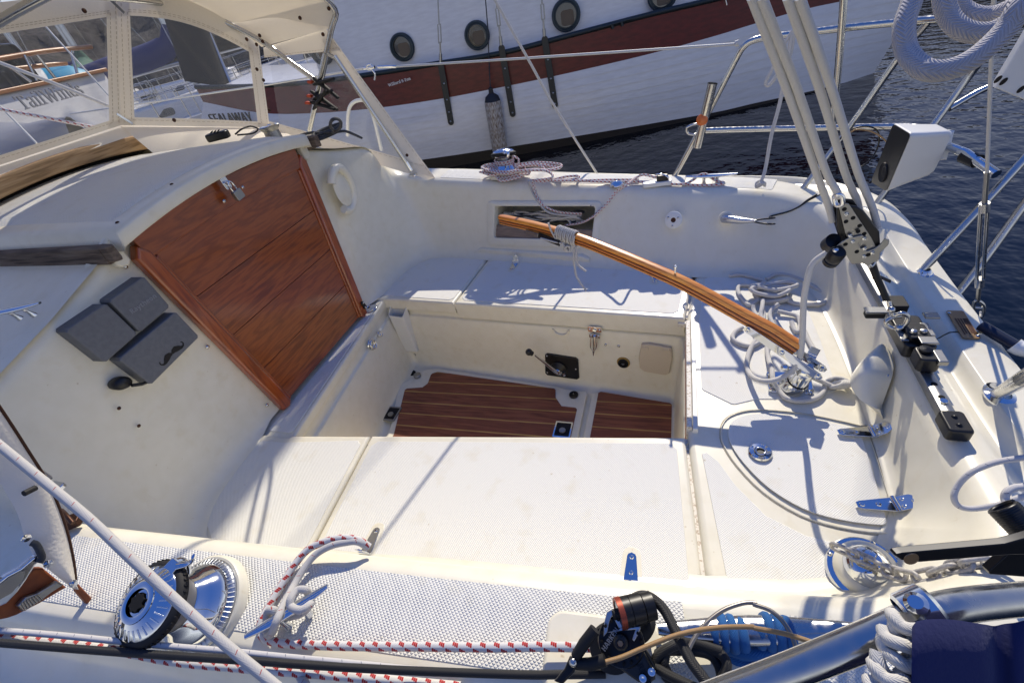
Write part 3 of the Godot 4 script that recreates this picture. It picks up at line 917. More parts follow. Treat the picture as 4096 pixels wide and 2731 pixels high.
func build_lazarette() -> void:
	var outline = []
	for p in [Vector3(0.1492, 0.012, 0.2981), Vector3(0.1627, 0.012, 0.2417), Vector3(0.2016, 0.012, 0.2035), Vector3(0.2719, 0.012, 0.1812), Vector3(0.4012, 0.012, 0.1858), Vector3(0.5417, 0.012, 0.2199), Vector3(0.5564, 0.012, 0.2404), Vector3(0.5446, 0.012, 0.5367), Vector3(0.5326, 0.012, 0.5671), Vector3(0.5045, 0.012, 0.5789), Vector3(0.4128, 0.012, 0.5779), Vector3(0.3292, 0.012, 0.557), Vector3(0.2484, 0.012, 0.5002), Vector3(0.1886, 0.012, 0.4201), Vector3(0.1562, 0.012, 0.3495)]:
		outline.append(p)
	var sm = spline(outline, 3, true)
	var poly = PackedVector2Array()
	for p in sm: poly.append(Vector2(p.x, p.z))
	# gasket in the groove, then the lid, then its raised textured field
	var mb = MB.new()
	var rim = PackedVector3Array()
	for q in Geometry2D.offset_polygon(poly, 0.0025, Geometry2D.JOIN_ROUND)[0]: rim.append(Vector3(q.x, 0.0005, q.y))
	mb.tube(rim, 0.0012, 6, true)
	var hatch = MB.new()
	hatch.prism(poly, 0.0065, 0.003, at(Vector3(0, -0.001, 0)), false, 3)
	var h = part(boat, "lazarette_hatch", hatch, M.gel)
	part(h, "gasket", mb, std(Color(0.74, 0.70, 0.60), 0.8))
	var inner: PackedVector2Array = softened(poly, 0.022, 0.012)
	mb = MB.new()
	mb.prism(inner, 0.003, 0.0015, at(Vector3(0, 0.005, 0)))
	part(h, "textured_panel", mb, M.skid_fine)
	for e in [[Vector3(0.4718, 0.016, 0.2667), Vector3(0.5961, 0.03, 0.2514)], [Vector3(0.4624, 0.016, 0.5127), Vector3(0.5943, 0.03, 0.4907)]]:
		var a: Vector3 = e[0]; var d: Vector3 = (e[1] - e[0]); d.y = 0
		d = d.normalized()
		mb = MB.new()
		var fr = frame(a + Vector3(0, 0.0, 0), Vector3.UP, d)
		mb.prism(PackedVector2Array([Vector2(0, -0.008), Vector2(0.01, -0.012), Vector2(0.085, -0.02), Vector2(0.085, 0.02), Vector2(0.01, 0.012), Vector2(0, 0.008)]), 0.004, 0.0012, fr)
		mb.tube(pts([fr * Vector3(0.09, 0.004, -0.021), fr * Vector3(0.09, 0.004, 0.021)]), 0.007, 10)
		for sx in [0.012, 0.05]: mb.lathe([Vector2(0, 0.0065), Vector2(0.005, 0.006), Vector2(0.0068, 0.0036)], fr * at(Vector3(sx, 0, 0)), 12)
		var fl = frame(fr * Vector3(0.092, 0.002, 0), Vector3(-0.75, 1, 0), Vector3(1, 0.75, 0))
		mb.prism(PackedVector2Array([Vector2(0.002, -0.021), Vector2(0.032, -0.02), Vector2(0.05, -0.008), Vector2(0.05, 0.008), Vector2(0.032, 0.02), Vector2(0.002, 0.021)]), 0.004, 0.001, fl)
		for sp in [Vector3(0.014, 0, 0.01), Vector3(0.014, 0, -0.01), Vector3(0.038, 0, 0)]:
			mb.lathe([Vector2(0, 0.006), Vector2(0.0045, 0.0055), Vector2(0.006, 0.0036)], fl * at(sp), 10)
		part(h, "hinge", mb, M.chrome)
	# flush ring pull
	var c: Vector3 = Vector3(0.2542, 0.014, 0.3654)
	mb = MB.new()
	mb.lathe([Vector2(0.017, 0.0035), Vector2(0.019, 0.005), Vector2(0.030, 0.004), Vector2(0.033, 0.0)], at(c), 28)
	var tor = PackedVector3Array()
	for i in 18: tor.append(c + Vector3(cos(TAU * i / 18) * 0.013, 0.005, sin(TAU * i / 18) * 0.013))
	mb.tube(tor, 0.0028, 6, true)
	mb.box(at(c + Vector3(0.019, 0.005, 0.004), 0, 0.4), Vector3(0.016, 0.004, 0.008), 0.001)
	for k in 5:
		mb.lathe([Vector2(0, 0.007), Vector2(0.003, 0.006), Vector2(0.0045, 0.004)], at(c + Vector3(cos(TAU * k / 5) * 0.0255, 0, sin(TAU * k / 5) * 0.0255)), 10)
	var rp = part(h, "ring_pull", mb, M.chrome)
	mb = MB.new()
	mb.lathe([Vector2(0, 0.0025), Vector2(0.017, 0.0025)], at(c), 20)
	part(rp, "well", mb, M.black)

# ---------------------------------------------------------------- companionway, hatch and bulkhead fittings
func screw(mb: MB, o: Vector3, n: Vector3, r := 0.005) -> void:
	mb.lathe([Vector2(0, r * 0.62), Vector2(r * 0.6, r * 0.5), Vector2(r, 0)], frame(o, n), 10)

func make_cleat(called: String, c: Vector3, dir: Vector3, up: Vector3, ln: float, h: float, label: String, m: Material) -> Node3D:
	var t = thing(called, label, "cleat")
	dir = dir.normalized()
	var mb = MB.new()
	var p = []; var r = PackedFloat32Array()
	for i in 13:
		var s = i / 6.0 - 1.0
		p.append(c + dir * ln * 0.5 * s + up * (h + 0.10 * h * s * s))
		r.append(ln * 0.078 * (1.0 - 0.6 * abs(s) ** 1.5))
	mb.tube(PackedVector3Array(p), r, 12, false, true, 0.55)
	part(t, "horns", mb, m)
	for s in [-1, 1]:
		mb = MB.new()
		mb.lathe([Vector2(ln * 0.055, 0), Vector2(ln * 0.05, h * 0.12), Vector2(ln * 0.032, h * 0.4), Vector2(ln * 0.034, h * 0.98)], frame(c + dir * ln * 0.13 * s, up), 14)
		part(t, "leg", mb, m)
	return t

func build_companionway() -> void:
	var F = frame(Vector3(-1.632, 0.0, 0), Vector3(1, 0.03, 0), Vector3(0, 0, -1))
	var hw = func(t: float) -> float: return 0.322 + (t - 0.03) * 0.118
	var t = thing("companionway_door", "red brown varnished timber door of horizontal planks closing the companionway", "door")
	var edges = [0.012, 0.205, 0.40, 0.595, 0.797]
	for i in 4:
		var a: float = edges[i] + 0.0012; var b: float = edges[i + 1] - 0.0012
		var mb = MB.new()
		mb.prism(PackedVector2Array([Vector2(-hw.call(a), -a), Vector2(hw.call(a), -a), Vector2(hw.call(b), -b), Vector2(-hw.call(b), -b)]), 0.026, 0.0009, F)
		part(t, "plank", mb, M.door if i % 2 == 0 else M.door2)
	# upper rail with a cambered top
	var poly = PackedVector2Array()
	for i in 13:
		var s = lerp(-0.425, 0.425, i / 12.0)
		poly.append(Vector2(s, -(0.893 - 0.17 * s * s)))
	for i in 7:
		var s = lerp(0.415, -0.415, i / 6.0)
		poly.append(Vector2(s, -(0.79 - 0.05 * s * s)))
	var mb = MB.new()
	mb.prism(poly, 0.036, 0.005, F, true, 3)
	part(t, "top_rail", mb, M.door2)
	mb = MB.new()
	screw(mb, F * Vector3(-0.05, 0.036, -0.82), F.basis.y, 0.007); screw(mb, F * Vector3(0.06, 0.036, -0.83), F.basis.y, 0.007)
	part(t, "screw_heads", mb, M.steel)
	for sd in [-1, 1]:
		mb = MB.new()
		var pl = PackedVector2Array([Vector2(sd * 0.455, -0.80), Vector2(sd * 0.43, -0.835), Vector2(sd * 0.40, -0.80), Vector2(sd * 0.308, -0.01), Vector2(sd * 0.33, 0.008), Vector2(sd * 0.362, 0.0)])
		mb.prism(pl, 0.044, 0.012, F, true, 4)
		mb.prism(PackedVector2Array([Vector2(sd * 0.398, -0.775), Vector2(sd * 0.385, -0.78), Vector2(sd * 0.296, -0.012), Vector2(sd * 0.308, -0.012)]), 0.034, 0.005, F, true, 3)
		part(t, "jamb", mb, M.jamb)
		mb = MB.new()
		for q in [0.06, 0.42, 0.79]:
			screw(mb, F * Vector3(sd * (0.385 + 0.118 * q), 0.006, -q), F.basis.y, 0.0075)
		part(t, "jamb_screws", mb, M.steel)
	mb = MB.new()
	var cw: Vector3 = F * Vector3(0.352, 0.046, -0.055)
	mb.rbox(frame(cw, F.basis.y, Vector3(0, 0.97, 0.2)), Vector3(0.05, 0.014, 0.022), 0.008, 0.003)
	var clip = solo("door_clip", mb, M.black, "small black clip with steel screws at the foot of the door's starboard jamb", "clip")
	mb = MB.new()
	screw(mb, cw + Vector3(0.008, 0.014, 0.0), Vector3.RIGHT, 0.006); screw(mb, cw + Vector3(0.008, -0.014, 0.0), Vector3.RIGHT, 0.006)
	part(clip, "screw_heads", mb, M.steel)
	# hasp and padlock
	var hc: Vector3 = Vector3(-1.593, 0.8921, 0.0274)
	var hp = thing("padlock", "small steel padlock hanging from a chrome hasp on the door's top rail", "padlock")
	mb = MB.new()
	var hf = frame(hc, Vector3(1, 0.03, 0), Vector3(0, -0.95, -0.12))
	mb.rbox(hf, Vector3(0.075, 0.004, 0.03), 0.008, 0.001)
	mb.tube(spline([hf * Vector3(0.012, 0.0, -0.008), hf * Vector3(0.012, 0.016, -0.006), hf * Vector3(0.012, 0.016, 0.006), hf * Vector3(0.012, 0.0, 0.008)], 4), 0.003, 8)
	part(hp, "hasp", mb, M.chrome)
	mb = MB.new()
	mb.tube(spline([hf * Vector3(0.05, 0.018, -0.010), hf * Vector3(0.022, 0.018, -0.010), hf * Vector3(0.012, 0.018, 0), hf * Vector3(0.022, 0.018, 0.010), hf * Vector3(0.05, 0.018, 0.010)], 5), 0.0032, 8)
	part(hp, "shackle", mb, M.chrome)
	mb = MB.new()
	mb.rbox(hf * at(Vector3(0.064, 0.018, 0)), Vector3(0.036, 0.017, 0.04), 0.005, 0.002)
	part(hp, "lock_body", mb, M.satin)
	# sliding hatch
	var h = thing("sliding_hatch", "white cambered sliding hatch above the timber companionway door", "hatch")
	var cy = func(z: float) -> float: return 0.952 - 0.20 * z * z
	mb = MB.new()
	var rows = []
	for e in [[-1.586, -0.052], [-1.578, -0.045], [-1.576, -0.012], [-1.582, -0.003], [-1.60, 0.0], [-1.9, 0.004], [-2.3, 0.01], [-2.6, 0.014]]:
		var line = PackedVector3Array()
		line.append(Vector3(min(e[0], -1.585), cy.call(0.485) - 0.06, -0.487))
		for i in 25:
			var z = lerp(-0.475, 0.475, i / 24.0)
			line.append(Vector3(e[0], cy.call(z) + e[1], z))
		line.append(Vector3(min(e[0], -1.585), cy.call(0.485) - 0.06, 0.487))
		rows.append(line)
	mb.grid(rows)
	part(h, "hatch_shell", mb, M.gel)
	mb = MB.new()
	rows = []
	for e in [[-1.655, 0.001], [-1.665, 0.010], [-1.69, 0.0125], [-1.9, 0.016], [-2.3, 0.022], [-2.6, 0.026]]:
		var line = PackedVector3Array()
		for i in 17:
			var z = lerp(-0.42, 0.42, i / 16.0)
			var dy: float = e[1]
			if i == 0 or i == 16: dy = 0.001
			line.append(Vector3(e[0], cy.call(z) + dy, z))
		rows.append(line)
	mb.grid(rows)
	part(h, "textured_panel", mb, M.skid)
	mb = MB.new()
	screw(mb, Vector3(-1.62, cy.call(0.43), 0.43), Vector3.UP, 0.007); screw(mb, Vector3(-1.62, cy.call(0.2), 0.2), Vector3.UP, 0.007)
	part(h, "screw_heads", mb, M.bronze)
	for sd in [1, -1]:
		mb = MB.new()
		mb.box(at(Vector3(-2.13, 0.862, sd * 0.522), 0, 0, -0.012), Vector3(1.06, 0.058, 0.032), 0.008)
		mb.prism(PackedVector2Array([Vector2(-0.02, -0.016), Vector2(0.03, -0.010), Vector2(0.045, 0.0), Vector2(0.03, 0.016), Vector2(-0.02, 0.016)]), 0.05, 0.006, at(Vector3(-1.60, 0.835, sd * 0.520)))
		solo("hatch_rail", mb, M.weathered, "weathered grey brown timber rail beside the hatch on the side nearest the instrument covers" if sd == 1 else "weathered timber hatch rail on the far side under the dark rope coil", "rail")
		mb = MB.new()
		mb.prism(softened(PackedVector2Array([Vector2(0.462, -0.90), Vector2(0.508, -0.875), Vector2(0.51, -0.80), Vector2(0.462, -0.79)] if sd == -1 else [Vector2(-0.462, -0.90), Vector2(-0.508, -0.875), Vector2(-0.51, -0.80), Vector2(-0.462, -0.79)]), 0.0, 0.012), 0.03, 0.008, F)
		part(boat, "hatch_runner", mb, M.gel)
	# sea hood with its timber arch
	var sh = thing("sea_hood", "white sea hood with a bleached timber arch over a dark slot", "sea hood")
	mb = MB.new()
	rows = []
	for e in [[-2.53, 0.0, 1.052], [-2.56, 0.012, 1.054], [-3.0, 0.018, 1.06], [-3.4, 0.01, 1.06], [-3.46, -0.08, 1.0]]:
		var line = PackedVector3Array()
		line.append(Vector3(e[0], 0.86, -0.52)); line.append(Vector3(e[0], 0.90, -0.518))
		for i in 17:
			var z = lerp(-0.5, 0.5, i / 16.0)
			line.append(Vector3(e[0], e[2] - 0.19 * z * z + e[1], z))
		line.append(Vector3(e[0], 0.90, 0.518)); line.append(Vector3(e[0], 0.86, 0.52))
		rows.append(line)
	mb.grid(rows)
	part(sh, "hood_shell", mb, M.gel)
	mb = MB.new()
	rows = []
	for e in [[-2.53, 0.006], [-2.5, 0.010], [-2.485, 0.002], [-2.485, -0.05], [-2.5, -0.058], [-2.53, -0.058]]:
		var line = PackedVector3Array()
		for i in 25:
			var z = lerp(-0.5, 0.5, i / 24.0)
			line.append(Vector3(e[0], 1.052 - 0.19 * z * z + e[1], z))
		rows.append(line)
	mb.grid(rows)
	part(sh, "timber_arch", mb, M.bleached)
	mb = MB.new()
	mb.box(at(Vector3(-2.9, 0.965, 0)), Vector3(0.7, 0.03, 0.9), 0.002)
	part(sh, "slot_shade_box", mb, M.hole)  # black box whose colour stands for the shade in the slot
	build_bulkhead()

func cover(called: String, corners: Array, x: float, label: String) -> Node3D:
	var pl = PackedVector2Array()
	for p in corners: pl.append(Vector2(-p.z, -p.y))
	pl = softened(pl, 0.0, 0.007)
	var mb = MB.new()
	mb.prism(pl, 0.052, 0.005, frame(Vector3(x - 0.052, 0, 0), Vector3.RIGHT, Vector3(0, 0, -1)), false, 3)
	var o = thing(called, label, "cover", "instrument covers on the bulkhead")
	part(o, "shell", mb, M.covergrey)
	return o

func build_bulkhead() -> void:
	var X = -1.606
	var tb = Basis(Vector3(0, 0, -1), Vector3.UP, Vector3.RIGHT)
	var c = cover("instrument_cover", [Vector3(-1.606, 0.7459, 0.6046), Vector3(-1.606, 0.7532, 0.4757), Vector3(-1.606, 0.6275, 0.4689), Vector3(-1.606, 0.616, 0.5966)], X, "grey plastic instrument cover lettered Raytheon beside the door jamb")
	words(c, "Raytheon", Transform3D(tb, Vector3(-1.606, 0.6843, 0.5323) + Vector3(0.0006, 0, 0)), 0.021, M.print, "Droid Sans", 700)
	c = cover("instrument_cover", [Vector3(-1.606, 0.7407, 0.7443), Vector3(-1.606, 0.7453, 0.6151), Vector3(-1.606, 0.6167, 0.6041), Vector3(-1.606, 0.6045, 0.7293)], X, "leftmost grey plastic instrument cover with faded blank face")
	c = cover("instrument_cover", [Vector3(-1.6, 0.5942, 0.6995), Vector3(-1.6, 0.608, 0.4695), Vector3(-1.6, 0.4884, 0.4578), Vector3(-1.6, 0.4664, 0.6811)], -1.598, "lowest grey plastic instrument cover bearing a black moustache sticker")
	# moustache: two tapering curls in one flat piece
	var mc: Vector3 = Vector3(-1.6, 0.5031, 0.5677)
	var cl = [[0.0, 0.0, 0.003], [0.008, 0.004, 0.0075], [0.018, 0.004, 0.0105], [0.028, -0.001, 0.0085], [0.037, -0.006, 0.005], [0.045, -0.006, 0.003], [0.0505, 0.0, 0.0022], [0.050, 0.007, 0.0018], [0.046, 0.009, 0.0012]]
	var mu = []; var md = []
	for sd in [-1, 1]:
		var seq = []
		for q in cl: seq.append(Vector3(sd * q[0], q[1], q[2]))
		for i in range(seq.size()):
			var d = (seq[min(i + 1, seq.size() - 1)] - seq[max(i - 1, 0)])
			var nn = Vector2(-d.y, d.x).normalized() * sd
			var c2 = Vector2(seq[i].x, seq[i].y)
			mu.append(c2 + nn * seq[i].z); md.append(c2 - nn * seq[i].z)
		var poly = PackedVector2Array()
		for q in mu: poly.append(Vector2(q.x, -q.y))
		md.reverse()
		for q in md: poly.append(Vector2(q.x, -q.y))
		var mb = MB.new()
		mb.prism(poly, 0.0008, 0.0, frame(Vector3(-1.5979, mc.y, mc.z), Vector3.RIGHT, Vector3(0, 0.1, -1)))
		part(c, "moustache_sticker", mb, M.ink)
		mu = []; md = []
	# oval plug
	var pc: Vector3 = Vector3(-1.625, 0.52, 0.7297)
	var mb = MB.new()
	mb.lathe([Vector2(0, 0.028), Vector2(0.016, 0.026), Vector2(0.026, 0.018), Vector2(0.030, 0.004), Vector2(0.030, -0.02)], frame(pc, Vector3(1, 0.1, 0.1), Vector3(0, 0.45, 1)) * Transform3D(Basis.from_scale(Vector3(0.95, 0.8, 0.68))), 24)
	mb.tube(pts([pc + Vector3(0.014, -0.02, -0.012), pc + Vector3(0.016, -0.036, -0.034), pc + Vector3(0.014, -0.042, -0.048)]), 0.0055, 8)
	solo("instrument_plug", mb, M.black, "black oval plug with a short tail below the instrument covers", "plug")
	mb = MB.new()
	for p in [Vector3(-1.63, 0.4604, 0.7804), Vector3(-1.628, 0.375, 0.7778)]: screw(mb, p, Vector3.RIGHT, 0.006)
	part(boat, "bulkhead_screws", mb, M.bronze)
	make_cleat("mooring_cleat", Vector3(-1.7061, 0.79, 0.7484), Vector3(-1.6557, 0.8, 0.7103) - Vector3(-1.7866, 0.8, 0.7584), Vector3(0, 0.95, 0.3).normalized(), 0.165, 0.034, "small chrome cleat on the cabin top left of the instrument covers", M.chrome)

# ---------------------------------------------------------------- footwell fittings
func build_footwell() -> void:
	var nf = (Vector3(-0.5249, -0.3467, -0.3703) - Vector3(-1.048, -0.3905, -0.4246)).cross(Vector3(-0.5455, -0.529, -0.3586) - Vector3(-1.048, -0.3905, -0.4246)).normalized()
	if nf.z < 0: nf = -nf
	var xf = (Vector3(-0.0891, -0.3367, -0.3231) - Vector3(-1.0365, -0.3426, -0.427)).normalized()
	# engine control
	var t = thing("engine_control", "black engine control plate with a chrome lever and round black knob", "lever")
	var pl = []
	for p in [Vector3(-0.6269, -0.2724, -0.3873), Vector3(-0.4514, -0.2818, -0.3672), Vector3(-0.4587, -0.4223, -0.3572), Vector3(-0.6462, -0.4185, -0.3782)]: pl.append(p)
	var o: Vector3 = (pl[0] + pl[1] + pl[2] + pl[3]) * 0.25
	var fr = frame(o, nf, xf)
	var inv = fr.affine_inverse()
	var poly = PackedVector2Array()
	for p in pl:
		var q: Vector3 = inv * p
		poly.append(Vector2(q.x, q.z))
	var mb = MB.new()
	mb.prism(softened(poly, 0.0, 0.012), 0.012, 0.004, fr, false, 3)
	part(t, "plate", mb, M.black)
	var hub: Vector3 = Vector3(-0.5611, -0.357, -0.3594)
	mb = MB.new()
	mb.lathe([Vector2(0.045, 0), Vector2(0.043, 0.008), Vector2(0.028, 0.016), Vector2(0.02, 0.024), Vector2(0, 0.026)], frame(hub, nf, xf), 28)
	part(t, "boss", mb, M.black)
	var k1: Vector3 = Vector3(-0.5725, -0.3472, -0.3301); var k2: Vector3 = Vector3(-0.6526, -0.2151, -0.2986); var k3: Vector3 = Vector3(-0.679, -0.1922, -0.2932)
	mb = MB.new()
	mb.tube(spline([Vector3(-0.5497, -0.3685, -0.3411), k1, k1.lerp(k2, 0.5), k2], 4), PackedFloat32Array([0.014, 0.014, 0.013, 0.013, 0.012, 0.011, 0.010, 0.009, 0.008, 0.0075, 0.007, 0.0065, 0.006]), 12)
	mb.lathe([Vector2(0.018, 0), Vector2(0.018, 0.022), Vector2(0.014, 0.026), Vector2(0, 0.026)], frame(hub + nf * 0.01, nf, xf), 20)
	mb.lathe([Vector2(0.009, 0), Vector2(0.009, 0.028), Vector2(0, 0.03)], frame(Vector3(-0.5287, -0.3757, -0.3564), nf, xf), 14)
	part(t, "lever_arm", mb, M.chrome)
	mb = MB.new()
	mb.ball(k3, 0.018, 16)
	mb.lathe([Vector2(0.010, -0.004), Vector2(0.013, 0.0), Vector2(0.013, 0.006), Vector2(0.010, 0.012)], frame(k3.lerp(k2, 0.55), (k3 - k2)), 16)
	part(t, "knob", mb, M.black)
	mb = MB.new()
	for p in [Vector3(-0.6196, -0.2866, -0.3733), Vector3(-0.4707, -0.35, -0.352), Vector3(-0.6317, -0.3969, -0.3661)]: screw(mb, p, nf, 0.005)
	part(t, "screw_heads", mb, M.steel)
	# gauge with an amber grommet
	var g = thing("engine_gauge", "round black gauge with an ochre sealant ring on the footwell wall", "gauge")
	var gc: Vector3 = Vector3(-0.2267, -0.2824, -0.3424)
	mb = MB.new()
	mb.lathe([Vector2(0.032, 0), Vector2(0.031, 0.004), Vector2(0.026, 0.006), Vector2(0, 0.006)], frame(gc, nf, xf), 28)
	part(g, "seal", mb, M.grommet)
	mb = MB.new()
	mb.lathe([Vector2(0.025, 0.004), Vector2(0.025, 0.013), Vector2(0.021, 0.016), Vector2(0.019, 0.012), Vector2(0, 0.012)], frame(gc, nf, xf), 28)
	part(g, "bezel", mb, M.anodised)
	mb = MB.new()
	mb.box(frame(gc + nf * 0.0126, nf, xf), Vector3(0.014, 0.001, 0.003), 0.0002); mb.box(frame(gc + nf * 0.0126 - Vector3(0, 0.006, 0), nf, xf), Vector3(0.009, 0.001, 0.002), 0.0002)
	part(g, "dial_marks", mb, M.print)
	# shore power socket cover
	var s = thing("socket_cover", "square cream plastic flap cover low on the footwell wall", "cover")
	var sq = PackedVector2Array()
	var sp = [Vector3(-0.1389, -0.1573, -0.3424), Vector3(-0.1033, -0.1506, -0.339), Vector3(-0.0066, -0.1615, -0.3275), Vector3(-0.0016, -0.2188, -0.3225), Vector3(-0.012, -0.3056, -0.317), Vector3(-0.0301, -0.3224, -0.3177), Vector3(-0.1264, -0.3157, -0.3288), Vector3(-0.148, -0.2975, -0.3326), Vector3(-0.1522, -0.2386, -0.3376)]
	o = sp[3].lerp(sp[8], 0.5)
	fr = frame(o, nf, xf); inv = fr.affine_inverse()
	for p in sp:
		var q: Vector3 = inv * p
		sq.append(Vector2(q.x, q.z))
	mb = MB.new()
	mb.prism(softened(sq, 0.0, 0.006), 0.014, 0.006, fr, false, 3)
	part(s, "flap", mb, M.beige)
	for uv in [Vector3(-0.1213, -0.1751, -0.3391), Vector3(-0.029, -0.1773, -0.3287)]:
		mb = MB.new()
		mb.box(frame(uv + nf * 0.014, nf, xf), Vector3(0.033, 0.006, 0.014), 0.002)
		part(s, "hinge", mb, M.beige)
	mb = MB.new()
	for p in [Vector3(-0.3073, -0.1868, -0.3586), Vector3(-0.246, -0.1886, -0.3518)]: screw(mb, p, nf, 0.0075)
	part(boat, "footwell_screws", mb, M.steel)
	# latch on the starboard locker lid
	var l = thing("toggle_latch", "chrome toggle latch holding down the far locker lid", "latch")
	mb = MB.new()
	var lc: Vector3 = Vector3(-0.3512, -0.0881, -0.3509)
	mb.rbox(frame(lc, nf, xf), Vector3(0.066, 0.004, 0.03), 0.006, 0.001)
	mb.lathe([Vector2(0.012, 0), Vector2(0.009, 0.010), Vector2(0, 0.012)], frame(lc - Vector3(0, 0.004, 0), nf, xf), 12)
	for d in [-0.024, 0.024]: screw(mb, lc + xf * d + nf * 0.002, nf, 0.006)
	part(l, "keeper", mb, M.chrome)
	mb = MB.new()
	var a0: Vector3 = Vector3(-0.3546, -0.126, -0.3524); var a1: Vector3 = Vector3(-0.3681, -0.2428, -0.3489)
	var dl = (a1 - a0).normalized()
	mb.rbox(frame(a0 + dl * 0.004, nf, xf), Vector3(0.052, 0.004, 0.022), 0.005, 0.001)
	for d in [-0.018, 0.018]: screw(mb, a0 + xf * d + nf * 0.002, nf, 0.005)
	mb.tube(spline([a0 + nf * 0.012 - xf * 0.015, a0.lerp(a1, 0.5) + nf * 0.016 - xf * 0.014, a0.lerp(a1, 0.72) + nf * 0.014, a0.lerp(a1, 0.5) + nf * 0.016 + xf * 0.014, a0 + nf * 0.012 + xf * 0.015], 5), 0.0028, 8)
	mb.tube(spline([a0 + nf * 0.006, a0.lerp(a1, 0.6) + nf * 0.012, a1 + nf * 0.010], 4), PackedFloat32Array([0.008, 0.0085, 0.009, 0.009, 0.0085, 0.0078, 0.007, 0.005, 0.003]), 10, false, true, 0.5)
	part(l, "lever", mb, M.chrome)
	# finger notch under the lid lip
	mb = MB.new()
	var arc = []
	for i in 13:
		var a = PI * i / 12
		arc.append(Vector3(-0.5254, -0.1168, -0.382) + xf * cos(a) * 0.04 + Vector3(0, -1, 0) * sin(a) * 0.034)
	mb.tube(PackedVector3Array(arc), 0.005, 8)
	part(boat, "finger_notch", mb, M.gel)
	# winch handle pocket
	var p0 = thing("handle_pocket", "off white plastic winch handle pocket in the footwell's forward corner", "pocket")
	var q0 = [Vector3(-1.5409, -0.0435, -0.5055), Vector3(-1.4242, -0.0432, -0.4926), Vector3(-1.4414, -0.0895, -0.4355), Vector3(-1.5399, -0.0836, -0.4468)]
	var q1 = [Vector3(-1.5666, -0.3802, -0.4825), Vector3(-1.4473, -0.3566, -0.4711), Vector3(-1.4424, -0.3474, -0.441), Vector3(-1.5356, -0.3521, -0.451)]
	var rows = []
	for w in [[0.0, 0.0], [0.05, 0.0], [0.5, 0.0], [0.95, 0.0], [1.0, 0.0]]:
		var lf = rounded_quad([q0[0].lerp(q1[0], w[0]), q0[1].lerp(q1[1], w[0]), q0[2].lerp(q1[2], w[0]), q0[3].lerp(q1[3], w[0])], 0.008)
		rows.append(PackedVector3Array(lf))
	mb = MB.new()
	mb.grid(rows, true)
	var irow = []
	for w in [[0.0, 0.06], [0.4, 0.06], [0.9, 0.2]]:
		var lf = []
		var cc: Vector3 = (q0[0] + q0[1] + q0[2] + q0[3]).lerp(q1[0] + q1[1] + q1[2] + q1[3], w[0]) * 0.25
		for p in rounded_quad([q0[0].lerp(q1[0], w[0]), q0[1].lerp(q1[1], w[0]), q0[2].lerp(q1[2], w[0]), q0[3].lerp(q1[3], w[0])], 0.008): lf.append(p.lerp(cc, w[1]))
		irow.append(PackedVector3Array(lf))
	mb.grid([rows[0], irow[0]], true)
	mb.grid(irow, true)
	part(p0, "pocket_body", mb, M.white)
	mb = MB.new()
	screw(mb, Vector3(-1.5131, -0.0542, -0.4996), nf, 0.005); screw(mb, Vector3(-1.448, -0.0535, -0.4925), nf, 0.005)
	mb.lathe([Vector2(0.004, 0), Vector2(0.010, 0.002), Vector2(0.010, 0.004), Vector2(0.004, 0.005)], frame(Vector3(-1.4901, -0.3922, -0.4691), nf), 14)
	part(p0, "fixings", mb, M.steel)
	# ring pulls on the bridge deck's face and the deck plate above
	var i = 0
	for e in [[Vector3(-1.527, -0.0986, -0.2986), 0.02, "smaller chrome ring pull high on the bridge deck face"], [Vector3(-1.522, -0.1012, -0.2096), 0.034, "larger chrome ring pull on the bridge deck face"]]:
		var r = thing("ring_pull", e[2], "ring pull", "ring pulls on the bridge deck")
		mb = MB.new()
		mb.lathe([Vector2(e[1], 0), Vector2(e[1] * 0.96, 0.003), Vector2(e[1] * 0.6, 0.004), Vector2(e[1] * 0.5, 0.001), Vector2(0, 0.001)], frame(e[0], Vector3.RIGHT, Vector3.UP), 26)
		for k in 4: screw(mb, e[0] + Vector3(0.003, sin(k * PI / 2 + 0.7), cos(k * PI / 2 + 0.7)) * Vector3(1, e[1] * 0.78, e[1] * 0.78), Vector3.RIGHT, e[1] * 0.14)
		part(r, "plate", mb, M.chrome)
		var tor = PackedVector3Array()
		for k in 16:
			var a = TAU * k / 16
			tor.append(e[0] + Vector3(0.006 + 0.012 * (0.5 - 0.5 * sin(a)), sin(a) * e[1] * 0.62, cos(a) * e[1] * 0.62))
		mb = MB.new()
		mb.tube(tor, e[1] * 0.11, 8, true)
		part(r, "ring", mb, M.chrome)
	var dp = thing("deck_plate", "round chrome deck plate with a dark socket on the bridge deck corner", "deck plate")
	var dc: Vector3 = Vector3(-1.6114, -0.006, -0.407)
	mb = MB.new()
	mb.lathe([Vector2(0.009, 0.004), Vector2(0.012, 0.008), Vector2(0.034, 0.0065), Vector2(0.046, 0.0)], at(dc), 30)
	for k in 3: screw(mb, dc + Vector3(cos(k * 2.1) * 0.037, 0.005, sin(k * 2.1) * 0.037), Vector3.UP, 0.005)
	part(dp, "plate", mb, M.chrome)
	mb = MB.new()
	mb.lathe([Vector2(0, 0.003), Vector2(0.010, 0.005)], at(dc), 16)
	part(dp, "socket", mb, M.hole)  # near-black disc painted as the shade down the socket
	build_sole()

